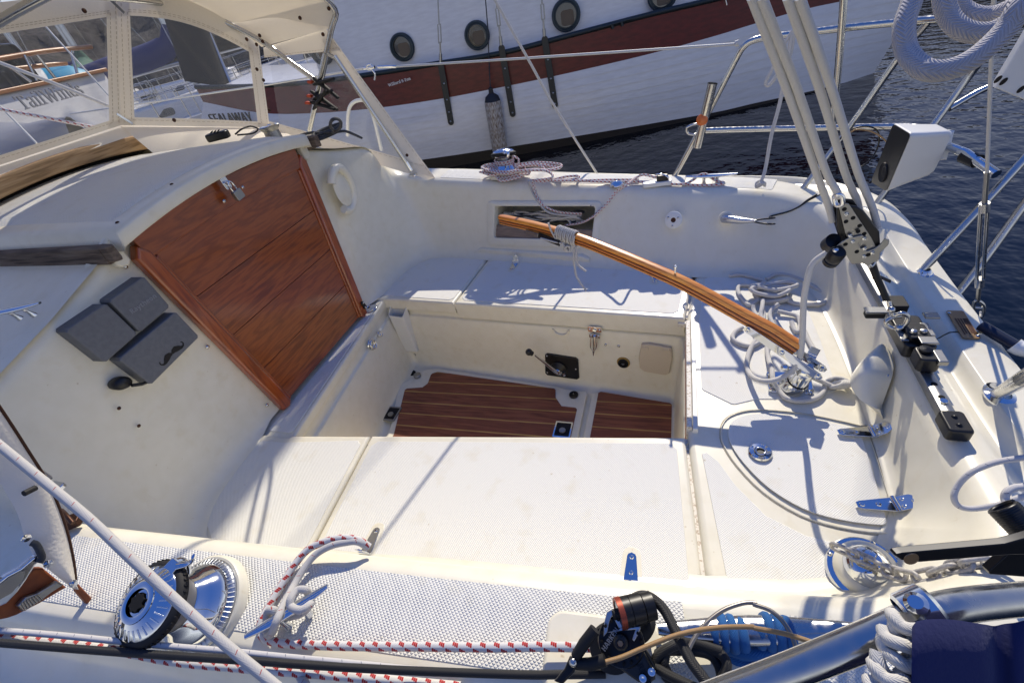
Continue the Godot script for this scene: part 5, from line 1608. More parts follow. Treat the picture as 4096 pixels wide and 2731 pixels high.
	var kk: Vector3 = Vector3(-0.4208, 0.3631, -0.3178)
	var kn = []
	for i in 26: kn.append(kk + dl * cos(i * 0.85) * 0.015 + lu * sin(i * 1.3) * 0.013 + ls * sin(i * 0.85) * 0.008)
	mb.tube(spline(kn, 3), 0.0042, 6)
	part(w, "knot", mb, M.sheet)
	for q in [[Vector3(-0.3877, 0.3709, -0.3005), Vector3(-0.3919, 0.3334, -0.2914), Vector3(-0.3923, 0.2872, -0.286), Vector3(-0.3848, 0.242, -0.2764), Vector3(-0.346, 0.1983, -0.2448)], [Vector3(-0.3785, 0.373, -0.2957), Vector3(-0.3794, 0.3311, -0.2849), Vector3(-0.3732, 0.3034, -0.276), Vector3(-0.3398, 0.291, -0.2472)], [Vector3(-0.4691, 0.3898, -0.3432), Vector3(-0.4873, 0.4295, -0.3504), Vector3(-0.4923, 0.4614, -0.3496)], [Vector3(-0.4417, 0.3801, -0.3231), Vector3(-0.4788, 0.3828, -0.3369), Vector3(-0.5406, 0.3868, -0.367)]]:
		mb = MB.new()
		mb.tube(spline(q, 5), 0.0042, 6)
		part(w, "tail", mb, M.sheet)
	var te = thing("tiller_clamp", "short black and silver bar lashed under the tiller's forward end", "bar")
	mb = MB.new()
	var e0: Vector3 = Vector3(-0.618, 0.3981, -0.4166); var e1: Vector3 = Vector3(-0.5536, 0.3931, -0.3829); var e2: Vector3 = Vector3(-0.4506, 0.3775, -0.3289)
	mb.box(frame((e0 + e1) * 0.5, Vector3(-0.44, 0.3, 0.85), (e1 - e0)), Vector3(e0.distance_to(e1), 0.008, 0.014), 0.002)
	part(te, "silver_end", mb, M.satin)
	mb = MB.new()
	mb.box(frame((e1 + e2) * 0.5, Vector3(-0.44, 0.3, 0.85), (e2 - e1)), Vector3(e1.distance_to(e2), 0.012, 0.022), 0.003)
	part(te, "black_body", mb, M.black)
	build_mainsheet()
	build_rail()
	build_stern_gear()

func build_mainsheet() -> void:
	# four falls of the mainsheet
	var falls = [
		[[Vector3(0.1194, 1.1456, 0.24), Vector3(0.2208, 0.9525, 0.13), Vector3(0.3368, 0.7187, 0.02), Vector3(0.3876, 0.6164, -0.01), Vector3(0.4074, 0.5673, -0.01)], "first of four grey white mainsheet falls, nearest the red striped hull"],
		[[Vector3(0.1359, 1.1425, 0.24), Vector3(0.2411, 0.9496, 0.13), Vector3(0.3538, 0.7267, 0.03), Vector3(0.3861, 0.6762, 0.025), Vector3(0.3986, 0.6512, 0.02)], "second mainsheet fall, ending in a sewn eye at the block"],
		[[Vector3(0.1781, 1.1347, 0.24), Vector3(0.2833, 0.9435, 0.13), Vector3(0.4035, 0.7106, 0), Vector3(0.4515, 0.6265, -0.02), Vector3(0.4655, 0.5925, -0.02)], "third mainsheet fall, passing behind the block's steel strap"],
		[[Vector3(0.1968, 1.1313, 0.24), Vector3(0.3062, 0.9402, 0.13), Vector3(0.4317, 0.7078, 0), Vector3(0.4869, 0.6085, -0.01), Vector3(0.5166, 0.5428, -0.01)], "rightmost mainsheet fall, entering the block on its outer edge"]]
	for f in falls: rope("mainsheet", f[0], 0.0088, M.whiterope, f[1], "falls of the mainsheet", "rope", 4)
	rope("mainsheet_tail", [Vector3(0.3982, 0.4967, 0.035), Vector3(0.3727, 0.473, 0.04), Vector3(0.3623, 0.442, 0.05), Vector3(0.3603, 0.3741, 0.06), Vector3(0.3665, 0.3022, 0.07), Vector3(0.3753, 0.2262, 0.08), Vector3(0.3782, 0.1497, 0.09), Vector3(0.3606, 0.1042, 0.1), Vector3(0.3277, 0.0768, 0.11), Vector3(0.287, 0.0645, 0.11), Vector3(0.2596, 0.03, 0.0505), Vector3(0.2533, 0.012, -0.0197), Vector3(0.2619, 0.012, -0.0772), Vector3(0.2811, 0.014, -0.1354), Vector3(0.3015, 0.014, -0.1796), Vector3(0.2981, 0.012, -0.214), Vector3(0.2916, 0.012, -0.2401)], 0.0088, M.whiterope, "mainsheet tail falling from the block and looping round the rudder head", "", "rope", 5)
	rope("mainsheet_coil", [Vector3(0.2575, 0.012, -0.2494), Vector3(0.2291, 0.012, -0.2188), Vector3(0.217, 0.012, -0.1794), Vector3(0.2382, 0.012, -0.1485), Vector3(0.276, 0.012, -0.1345), Vector3(0.3059, 0.014, -0.1548), Vector3(0.3354, 0.02, -0.2049), Vector3(0.3289, 0.022, -0.3091), Vector3(0.3367, 0.03, -0.3549), Vector3(0.3471, 0.03, -0.414)], 0.0085, M.whiterope, "white rope loop lying left of the rudder head under the tiller", "", "rope", 5)
	rope("mainsheet_coil", [Vector3(0.3464, 0.012, -0.171), Vector3(0.3301, 0.012, -0.1217), Vector3(0.3259, 0.018, -0.0508), Vector3(0.3252, 0.035, 0.0173), Vector3(0.3218, 0.035, 0.0694), Vector3(0.3382, 0.014, 0.0967), Vector3(0.3579, 0.012, 0.1316), Vector3(0.3952, 0.012, 0.14), Vector3(0.4353, 0.012, 0.1271), Vector3(0.4637, 0.012, 0.0988), Vector3(0.4841, 0.012, 0.0537), Vector3(0.5071, 0.012, 0.0272), Vector3(0.5356, 0.014, 0.0297), Vector3(0.5489, 0.016, 0.0529)], 0.0085, M.whiterope, "white rope passing in front of the rudder head base plate", "", "rope", 5)
	rope("mainsheet_end", [Vector3(0.4339, 0.05, 0.0646), Vector3(0.4671, 0.03, 0.0636), Vector3(0.4968, 0.02, 0.0707)], 0.0075, M.whiterope, "short white rope end leading to a stopper knot beside the white cowl", "", "rope", 4)
	var mb = MB.new()
	var kc: Vector3 = Vector3(0.5188, 0.02, 0.069)
	var kn = []
	for i in 40: kn.append(kc + Vector3(cos(i * 0.8) * 0.018 + i * 0.0007 - 0.012, 0.006 + 0.012 * sin(i * 0.8 + 1.2), sin(i * 0.8) * 0.012))
	mb.tube(spline(kn, 3), 0.0075, 8)
	solo("stopper_knot", mb, M.whiterope, "round white stopper knot beside the white cowl", "knot")
	# the heap of spare line on the platform
	var c: Vector3 = Vector3(0.3824, 0.02, -0.4743)
	rng.seed = 5
	var heap = []
	for i in 34:
		var a = i * 1.02
		heap.append(Vector3(c.x + cos(a) * (0.075 + 0.02 * sin(i * 1.9)) + 0.01 * sin(i * 0.7), 0.012 + 0.0014 * i + 0.008 * sin(i * 2.1), c.z + sin(a) * (0.035 + 0.012 * sin(i * 1.1)) + 0.02 * sin(i * 0.31)))
	rope("rope_heap", heap, 0.0085, M.whiterope, "heap of grey white rope on the platform behind the tiller", "", "rope", 5)
	rope("rope_bight", [Vector3(0.3826, 0.012, -0.6015), Vector3(0.428, 0.012, -0.6385), Vector3(0.4823, 0.012, -0.6228), Vector3(0.5288, 0.012, -0.5705), Vector3(0.5701, 0.012, -0.5053), Vector3(0.5854, 0.012, -0.4517), Vector3(0.5598, 0.012, -0.4117), Vector3(0.5083, 0.012, -0.4049), Vector3(0.4589, 0.012, -0.4163), Vector3(0.4252, 0.02, -0.4502)], 0.0085, M.whiterope, "wide shaded rope bight behind the rope heap", "", "rope", 5)
	rope("rope_bight", [Vector3(0.2364, 0.012, -0.6362), Vector3(0.2781, 0.012, -0.6458), Vector3(0.3231, 0.012, -0.6259), Vector3(0.372, 0.014, -0.5817), Vector3(0.3359, 0.014, -0.5494), Vector3(0.275, 0.012, -0.5545), Vector3(0.2627, 0.012, -0.5051), Vector3(0.2777, 0.012, -0.4411), Vector3(0.2973, 0.014, -0.3998), Vector3(0.3306, 0.02, -0.4288)], 0.0085, M.whiterope, "shaded rope end curling left of the rope heap", "", "rope", 5)
	var q = [[Vector3(0.309, 0.02, -0.3875), Vector3(0.3096, 0.012, -0.3656), Vector3(0.3166, 0.012, -0.3226)], [Vector3(0.3386, 0.02, -0.3617), Vector3(0.3427, 0.012, -0.3227), Vector3(0.3292, 0.012, -0.2676)], [Vector3(0.3998, 0.03, -0.3837), Vector3(0.376, 0.02, -0.3616), Vector3(0.3625, 0.014, -0.3202), Vector3(0.3709, 0.012, -0.255)], [Vector3(0.3927, 0.02, -0.3473), Vector3(0.4249, 0.016, -0.3388), Vector3(0.4584, 0.014, -0.3209), Vector3(0.4611, 0.012, -0.2698), Vector3(0.4435, 0.012, -0.2241), Vector3(0.4346, 0.012, -0.2562), Vector3(0.433, 0.016, -0.284)], [Vector3(0.3797, 0.012, -0.2954), Vector3(0.3905, 0.012, -0.2422), Vector3(0.401, 0.012, -0.2167)], [Vector3(0.4686, 0.012, -0.2311), Vector3(0.4726, 0.012, -0.1753), Vector3(0.4783, 0.014, -0.1256)]]
	var nm = ["first rope strand, leftmost, hanging from the heap towards the tiller", "second rope strand from the left below the rope heap", "rope strand bending down from the middle of the rope heap", "rope strand curling at the right of the heap", "short rope strand just behind the tiller's aft end", "rope strand passing behind the mainsheet tail to the rudder head cap"]
	for i in q.size(): rope("rope_strand", q[i], 0.0085, M.whiterope, nm[i], "rope strands below the heap", "rope", 5)
	# the fiddle block with its cam
	var b = thing("mainsheet_block", "large steel and black fiddle block with a cam cleat on the mainsheet", "block")
	for z in [-0.026, 0.014]:
		part(b, "cheek", flatpiece([Vector3(0.3991, 0.6232, 0), Vector3(0.4065, 0.6323, 0), Vector3(0.4421, 0.6246, 0), Vector3(0.4609, 0.6101, 0), Vector3(0.5102, 0.5481, 0), Vector3(0.5229, 0.5056, 0), Vector3(0.523, 0.4769, 0), Vector3(0.5053, 0.4593, 0), Vector3(0.4878, 0.4638, 0), Vector3(0.4322, 0.5178, 0), Vector3(0.4098, 0.5685, 0)], z, 0.012, 0.004), M.black)
	part(b, "strap", flatpiece([Vector3(0.3998, 0.6329, 0), Vector3(0.4075, 0.6403, 0), Vector3(0.4215, 0.6359, 0), Vector3(0.4934, 0.5354, 0), Vector3(0.5108, 0.5063, 0), Vector3(0.5252, 0.4621, 0), Vector3(0.5029, 0.4519, 0), Vector3(0.4646, 0.4943, 0), Vector3(0.4305, 0.5533, 0)], 0.027, 0.004, 0.001), M.satin)
	part(b, "cam_plate", flatpiece([Vector3(0.4111, 0.4897, 0), Vector3(0.4182, 0.5186, 0), Vector3(0.4362, 0.5389, 0), Vector3(0.4695, 0.5473, 0), Vector3(0.4747, 0.5418, 0), Vector3(0.4671, 0.5335, 0), Vector3(0.4653, 0.5231, 0), Vector3(0.4739, 0.5083, 0), Vector3(0.4911, 0.4984, 0), Vector3(0.5058, 0.5048, 0), Vector3(0.5182, 0.52, 0), Vector3(0.5228, 0.5336, 0), Vector3(0.5329, 0.5295, 0), Vector3(0.535, 0.5155, 0), Vector3(0.5223, 0.4914, 0), Vector3(0.5257, 0.4713, 0), Vector3(0.5029, 0.4519, 0), Vector3(0.4886, 0.46, 0), Vector3(0.4637, 0.4592, 0), Vector3(0.443, 0.4918, 0), Vector3(0.4253, 0.4964, 0), Vector3(0.4143, 0.4802, 0)], 0.032, 0.005, 0.0015), M.satin)
	for p in [Vector3(0.4146, 0.622, 0.031), Vector3(0.4395, 0.5957, 0.031), Vector3(0.4256, 0.5864, 0.031), Vector3(0.4593, 0.5724, 0.031), Vector3(0.4744, 0.5481, 0.031), Vector3(0.4277, 0.5388, 0.037), Vector3(0.4365, 0.5221, 0.037), Vector3(0.457, 0.559, 0.037), Vector3(0.4676, 0.4981, 0.037), Vector3(0.496, 0.4871, 0.037)]:
		mb = MB.new()
		mb.lathe([Vector2(0.0056, 0), Vector2(0.0054, 0.0006), Vector2(0, 0.0007)], frame(p, Vector3.BACK), 12)
		part(b, "lightening_hole_shade", mb, M.hole)  # solid dark discs on the plates, painted as the shade of holes
	for p in [Vector3(0.4218, 0.6085, 0.031), Vector3(0.442, 0.547, 0.037), Vector3(0.4509, 0.5302, 0.037), Vector3(0.4764, 0.5358, 0.034), Vector3(0.4829, 0.5074, 0.037), Vector3(0.4871, 0.4828, 0.037), Vector3(0.504, 0.4936, 0.037)]:
		mb = MB.new()
		mb.lathe([Vector2(0.006, 0), Vector2(0.005, 0.003), Vector2(0, 0.004)], frame(p, Vector3.BACK), 12)
		part(b, "rivet", mb, M.chrome)
	mb = MB.new()
	for z in [-0.008, 0.0, 0.008]: pass
	mb.lathe([Vector2(0.03, -0.012), Vector2(0.026, 0), Vector2(0.03, 0.012)], frame(Vector3(0.4818, 0.52, -0.004), Vector3.BACK), 24)
	mb.lathe([Vector2(0.02, -0.012), Vector2(0.017, 0), Vector2(0.02, 0.012)], frame(Vector3(0.4382, 0.5851, -0.004), Vector3.BACK), 24)
	part(b, "sheaves", mb, M.matte)
	mb = MB.new()
	mb.lathe([Vector2(0.0, -0.034), Vector2(0.020, -0.034), Vector2(0.021, -0.022), Vector2(0.018, -0.02), Vector2(0.021, -0.016), Vector2(0.021, 0.012), Vector2(0.017, 0.017), Vector2(0.0, 0.018)], frame(Vector3(0.4164, 0.497, 0.05), Vector3(0.15, 0.9, 0.4)), 24)
	mb.lathe([Vector2(0.0, -0.02), Vector2(0.022, -0.018), Vector2(0.022, 0.014), Vector2(0.0, 0.016)], frame(Vector3(0.4147, 0.5079, 0), Vector3(0.15, 0.7, 0.6)), 24)
	part(b, "cam", mb, M.black)
	mb = MB.new()
	mb.tube(spline([Vector3(0.3908, 0.6497, 0.015), Vector3(0.3901, 0.6639, 0.03), Vector3(0.4031, 0.6566, 0.03), Vector3(0.4073, 0.6356, 0.03), Vector3(0.3975, 0.6304, 0.02)], 4, true), 0.006, 8, true)
	part(b, "becket", mb, M.chrome)
	mb = MB.new()
	mb.lathe([Vector2(0.007, 0), Vector2(0.006, 0.006), Vector2(0, 0.008)], frame(Vector3(0.4064, 0.5218, 0.068), Vector3(0.15, 0.9, 0.4)), 12)
	part(b, "cam_bolt", mb, M.chrome)
	# shackle down to the car
	mb = MB.new()
	mb.tube(pts([Vector3(0.5144, 0.4565, 0), Vector3(0.5281, 0.4313, 0), Vector3(0.5422, 0.3992, 0.01), Vector3(0.5599, 0.3665, 0.02), Vector3(0.5767, 0.3335, 0.03)]), PackedFloat32Array([0.012, 0.010, 0.0095, 0.009, 0.009]), 10)
	var sh = thing("mainsheet_shackle", "long twisted steel shackle joining the mainsheet block to the traveller car", "shackle")
	part(sh, "strop", mb, M.anodised)
	mb = MB.new()
	mb.tube(spline([Vector3(0.5072, 0.4537, 0), Vector3(0.5126, 0.444, 0.01), Vector3(0.5216, 0.4344, 0.01), Vector3(0.5285, 0.4435, 0.005), Vector3(0.5249, 0.4545, 0)], 4), 0.0055, 8)
	mb.tube(spline([Vector3(0.584, 0.3268, 0.03), Vector3(0.5908, 0.3068, 0.04), Vector3(0.6005, 0.29, 0.045), Vector3(0.6167, 0.3005, 0.05), Vector3(0.6337, 0.287, 0.05), Vector3(0.6318, 0.2632, 0.055), Vector3(0.6151, 0.2489, 0.055), Vector3(0.5973, 0.2518, 0.05), Vector3(0.5883, 0.2656, 0.045), Vector3(0.6046, 0.2794, 0.04), Vector3(0.6219, 0.283, 0.04)], 4), 0.0065, 8)
	mb.ball(Vector3(0.5879, 0.3123, 0.05), 0.010, 10); mb.ball(Vector3(0.6179, 0.2546, 0.06), 0.012, 10)
	part(sh, "bow", mb, M.steel)
	mb = MB.new()
	mb.box(frame(Vector3(0.6649, 0.235, -0.2368), Vector3(0.3, 0.8, 0.4), Vector3(1, -0.3, 0.3)), Vector3(0.045, 0.003, 0.012), 0.001)
	part(sh, "tape_end", mb, M.matte)
	build_traveller()

func build_traveller() -> void:
	var tr = thing("traveller_track", "black and silver traveller track bolted across the stern ledge", "traveller")
	var x = 0.655; var y = 0.185
	var mb = MB.new()
	var rows = []
	for z in [-0.47, -0.3, -0.1, 0.1, 0.25, 0.37]:
		var yy: float = 0.188 + 0.10 * max(0.0, abs(z) - 0.1) * abs(z)
		var line = PackedVector3Array()
		for q in [[-0.018, 0.0], [-0.018, 0.016], [-0.011, 0.024], [0.011, 0.024], [0.018, 0.016], [0.018, 0.0]]: line.append(Vector3(x + q[0] - 0.06 * z * z, yy + q[1], z))
		rows.append(spread(line))
	mb.grid(rows)
	part(tr, "rail", mb, M.satin)
	for z in [-0.27, -0.21, -0.15, 0.15, 0.20, 0.25, 0.30]:
		mb = MB.new()
		mb.lathe([Vector2(0.0075, 0), Vector2(0.007, 0.0008), Vector2(0, 0.001)], at(Vector3(x - 0.06 * z * z, 0.188 + 0.10 * max(0.0, abs(z) - 0.1) * abs(z) + 0.0242, z)), 14)
		part(tr, "pin_hole_shade", mb, M.hole)  # dark disc on the rail, painted as the shade in a hole
	mb = MB.new()
	mb.lathe([Vector2(0.0085, 0), Vector2(0.008, 0.001), Vector2(0, 0.0012)], at(Vector3(x - 0.008, 0.2235, 0.318)), 14)
	part(tr, "screw", mb, M.chrome)
	for e in [[0.37, 0.42], [-0.47, -0.42]]:
		mb = MB.new()
		var zc: float = (e[0] + e[1]) / 2
		mb.rbox(at(Vector3(x - 0.012, 0.217, zc)), Vector3(0.05, 0.036, abs(e[1] - e[0]) + 0.02), 0.01, 0.006)
		var cap = part(tr, "end_cap", mb, M.black)
		for s in [-0.012, 0.014]:
			mb = MB.new()
			screw(mb, Vector3(x - 0.012, 0.235, zc + s), Vector3.UP, 0.007)
			part(cap, "screw", mb, M.anodised)
	# car with its control blocks
	var c = thing("traveller_car", "black traveller car with silver cheek plates and a cam post", "traveller car")
	var cc = Vector3(x, 0.222, 0.055)
	mb = MB.new()
	mb.rbox(at(cc), Vector3(0.075, 0.044, 0.15), 0.012, 0.006)
	mb.rbox(at(cc + Vector3(0.0, 0.026, 0.02)), Vector3(0.055, 0.022, 0.07), 0.01, 0.004)
	part(c, "body", mb, M.black)
	for q in [[Vector3(-0.034, 0.024, 0.03), Vector3(0.018, 0.006, 0.05)], [Vector3(0.034, 0.024, 0.0), Vector3(0.020, 0.006, 0.06)], [Vector3(0.012, 0.036, 0.065), Vector3(0.04, 0.006, 0.03)], [Vector3(-0.07, 0.03, -0.085), Vector3(0.055, 0.008, 0.03)], [Vector3(0.06, 0.03, -0.06), Vector3(0.035, 0.008, 0.026)]]:
		mb = MB.new()
		mb.box(at(cc + q[0]), q[1], 0.002)
		part(c, "cheek_plate", mb, M.satin)
	mb = MB.new()
	mb.rbox(at(cc + Vector3(-0.07, 0.018, -0.085)), Vector3(0.05, 0.018, 0.028), 0.004, 0.002)
	part(c, "sheave_box", mb, M.matte)
	mb = MB.new()
	mb.rbox(at(cc + Vector3(0.0, 0.02, -0.13)), Vector3(0.04, 0.03, 0.06), 0.006, 0.003)
	part(c, "sheave_box", mb, M.matte)
	for q in [Vector3(-0.012, 0.038, 0.03), Vector3(0.012, 0.038, 0.028)]:
		mb = MB.new()
		mb.lathe([Vector2(0.009, 0), Vector2(0.008, 0.006), Vector2(0, 0.008)], at(cc + q), 14)
		part(c, "bolt", mb, M.steel)
	var st = thing("traveller_stop", "black pin stop with a grey button on the traveller track", "stop")
	mb = MB.new()
	mb.rbox(at(Vector3(x - 0.005, 0.236, 0.175)), Vector3(0.05, 0.045, 0.06), 0.012, 0.006)
	part(st, "body", mb, M.black)
	mb = MB.new()
	mb.lathe([Vector2(0.016, 0), Vector2(0.015, 0.01), Vector2(0.0, 0.012)], at(Vector3(x - 0.008, 0.256, 0.165)), 20)
	part(st, "button", mb, M.anodised)
	mb = MB.new()
	mb.box(at(Vector3(x + 0.018, 0.252, 0.185)), Vector3(0.022, 0.016, 0.05), 0.003)
	part(st, "side_plate", mb, M.satin)

func tubes(called: String, list: Array, r: float, m: Material, label: String, category: String) -> Node3D:
	var t = thing(called, label, category)
	for e in list:
		var mb = MB.new()
		mb.tube(spline(e[1], 5), r, 14)
		part(t, e[0], mb, m)
	return t

func build_rail() -> void:
	var t = tubes("stern_rail", [
		["top_rail", [Vector3(-0.023, 0.3004, -1.12), Vector3(0.0461, 0.4293, -1.12), Vector3(0.1508, 0.6429, -1.12), Vector3(0.2262, 0.8025, -1.11), Vector3(0.2512, 0.8484, -1.1), Vector3(0.2873, 0.8689, -1.09), Vector3(0.3545, 0.8712, -1.08), Vector3(0.603, 0.8669, -1.02), Vector3(0.747, 0.8651, -0.96), Vector3(0.8324, 0.8657, -0.9), Vector3(0.9047, 0.8703, -0.78), Vector3(0.9486, 0.8684, -0.62), Vector3(0.9753, 0.8499, -0.4)]],
		["mid_rail", [Vector3(0.0969, 0.5286, -1.11), Vector3(0.2697, 0.5159, -1.1), Vector3(0.526, 0.5037, -1.05), Vector3(0.8211, 0.5074, -0.93), Vector3(0.9027, 0.5129, -0.84)]],
		["leg", [Vector3(0.5219, 0.253, -0.93), Vector3(0.6727, 0.5069, -0.98), Vector3(0.7792, 0.7513, -0.97), Vector3(0.822, 0.8603, -0.92)]],
		["leg", [Vector3(0.5353, 1.0466, -0.93), Vector3(0.5513, 0.9434, -0.93), Vector3(0.5829, 0.7251, -0.95), Vector3(0.6145, 0.5061, -0.99)]],
		["leg", [Vector3(0.8041, 0.21, -0.3264), Vector3(0.8671, 0.3125, -0.36), Vector3(0.9936, 0.5039, -0.44), Vector3(1.0962, 0.6672, -0.5)]],
		["leg", [Vector3(0.7812, 0.2319, -0.8), Vector3(0.8792, 0.4533, -0.84), Vector3(0.9915, 0.7064, -0.88), Vector3(0.9683, 0.8652, -0.72)]],
		["ladder_tube", [Vector3(0.9382, 0.0694, -0.35), Vector3(0.9976, 0.1834, -0.4), Vector3(1.0676, 0.3631, -0.46), Vector3(1.1242, 0.5262, -0.5)]],
		["ladder_tube", [Vector3(1.1097, 0.4534, -1.25), Vector3(1.2052, 0.4892, -1.3), Vector3(1.2665, 0.5224, -1.3), Vector3(1.3275, 0.5934, -1.3)]]], 0.0125, M.steel, "polished steel stern rail round the far quarter", "rail")
	var mb = MB.new()
	mb.tube(spline([Vector3(0.0896, 0.5609, -1.11), Vector3(0.0609, 0.5587, -1.11), Vector3(0.038, 0.5478, -1.11), Vector3(0.0427, 0.5253, -1.11), Vector3(0.0666, 0.5144, -1.11), Vector3(0.1053, 0.5157, -1.11)], 5), 0.006, 10)
	part(t, "towing_eye", mb, M.steel)
	mb = MB.new()
	var bp: Vector3 = Vector3(0.8088, 0.198, -0.323)
	mb.lathe([Vector2(0.032, 0), Vector2(0.032, 0.005), Vector2(0.022, 0.008), Vector2(0.016, 0.018), Vector2(0.0135, 0.02)], at(bp) * Transform3D(Basis.from_scale(Vector3(1, 1, 1.35))), 26)
	part(t, "base_flange", mb, M.chrome)
	for z in [-0.03, 0.03]:
		mb = MB.new()
		screw(mb, bp + Vector3(0, 0.007, z), Vector3.UP, 0.007)
		part(t, "screw", mb, M.steel)
	var rh = thing("rod_holder", "open steel tube rod holder clamped upright on the far stern rail", "rod holder")
	mb = MB.new()
	var h0: Vector3 = Vector3(0.0881, 0.4593, -1.09); var h1: Vector3 = Vector3(0.1387, 0.7265, -1.09)
	mb.tube(pts([h0, h1]), 0.0205, 18, false, false)
	mb.tube(pts([h0, h1]), 0.0185, 18, false, false)
	mb.tube(pts([h1 - (h1 - h0) * 0.005, h1 + (h1 - h0) * 0.012]), 0.0215, 18, false, false)
	part(rh, "barrel", mb, M.steel)
	mb = MB.new()
	mb.lathe([Vector2(0.024, -0.006), Vector2(0.026, 0), Vector2(0.024, 0.008), Vector2(0.014, 0.014), Vector2(0, 0.016)], frame(Vector3(0.1028, 0.5846, -1.08), Vector3(-0.3, 0.2, 1)), 22)
	part(rh, "amber_cap", mb, M.amber)
	# forestay-like backstay with turnbuckle
	var bs = thing("backstay", "pale wire backstay with a long steel turnbuckle at the stern", "backstay")
	mb = MB.new()
	mb.tube(pts([Vector3(0.5679, 1.0818, 0.02), Vector3(0.5887, 1.0354, 0), Vector3(0.664, 0.8637, -0.06), Vector3(0.7608, 0.6234, -0.12)]), 0.0042, 8)
	part(bs, "wire", mb, M.whiterope)
	mb = MB.new()
	mb.tube(pts([Vector3(0.7588, 0.6293, -0.12), Vector3(0.7913, 0.527, -0.13)]), 0.0062, 10)
	part(bs, "stud", mb, M.satin)
	mb = MB.new()
	mb.tube(pts([Vector3(0.8769, 0.2694, -0.16), Vector3(0.8994, 0.1936, -0.165)]), 0.006, 10)
	part(bs, "stud", mb, M.satin)
	mb = MB.new()
	for d in [-0.0075, 0.0075]: mb.tube(pts([Vector3(0.79, 0.5309, -0.13) + Vector3(d, 0, 0), Vector3(0.8821, 0.2537, -0.16) + Vector3(d, 0, 0)]), 0.0048, 10)
	mb.tube(pts([Vector3(0.7884, 0.5385, -0.13), Vector3(0.7961, 0.5129, -0.13)]), 0.0115, 14)
	mb.tube(pts([Vector3(0.8754, 0.2772, -0.16), Vector3(0.8836, 0.2489, -0.16)]), 0.0115, 14)
	part(bs, "turnbuckle", mb, M.steel)
	mb = MB.new()
	mb.tube(spline([Vector3(0.8951, 0.1936, -0.165), Vector3(0.8968, 0.1685, -0.165), Vector3(0.9084, 0.1395, -0.165), Vector3(0.9261, 0.1222, -0.165), Vector3(0.9289, 0.1464, -0.165), Vector3(0.9188, 0.1768, -0.165)], 4, true), 0.005, 8, true)
	mb.tube(pts([Vector3(0.892, 0.1668, -0.165), Vector3(0.9276, 0.1634, -0.165)]), 0.004, 8)
	part(bs, "toggle", mb, M.steel)
	mb = MB.new()
	var cp: Vector3 = Vector3(0.9307, 0.1082, -0.165)
	mb.box(frame(cp, Vector3(0.9, 0.2, 0.3), Vector3(0, 1, 0.2)), Vector3(0.075, 0.007, 0.026), 0.002)
	part(bs, "chainplate", mb, M.steel)

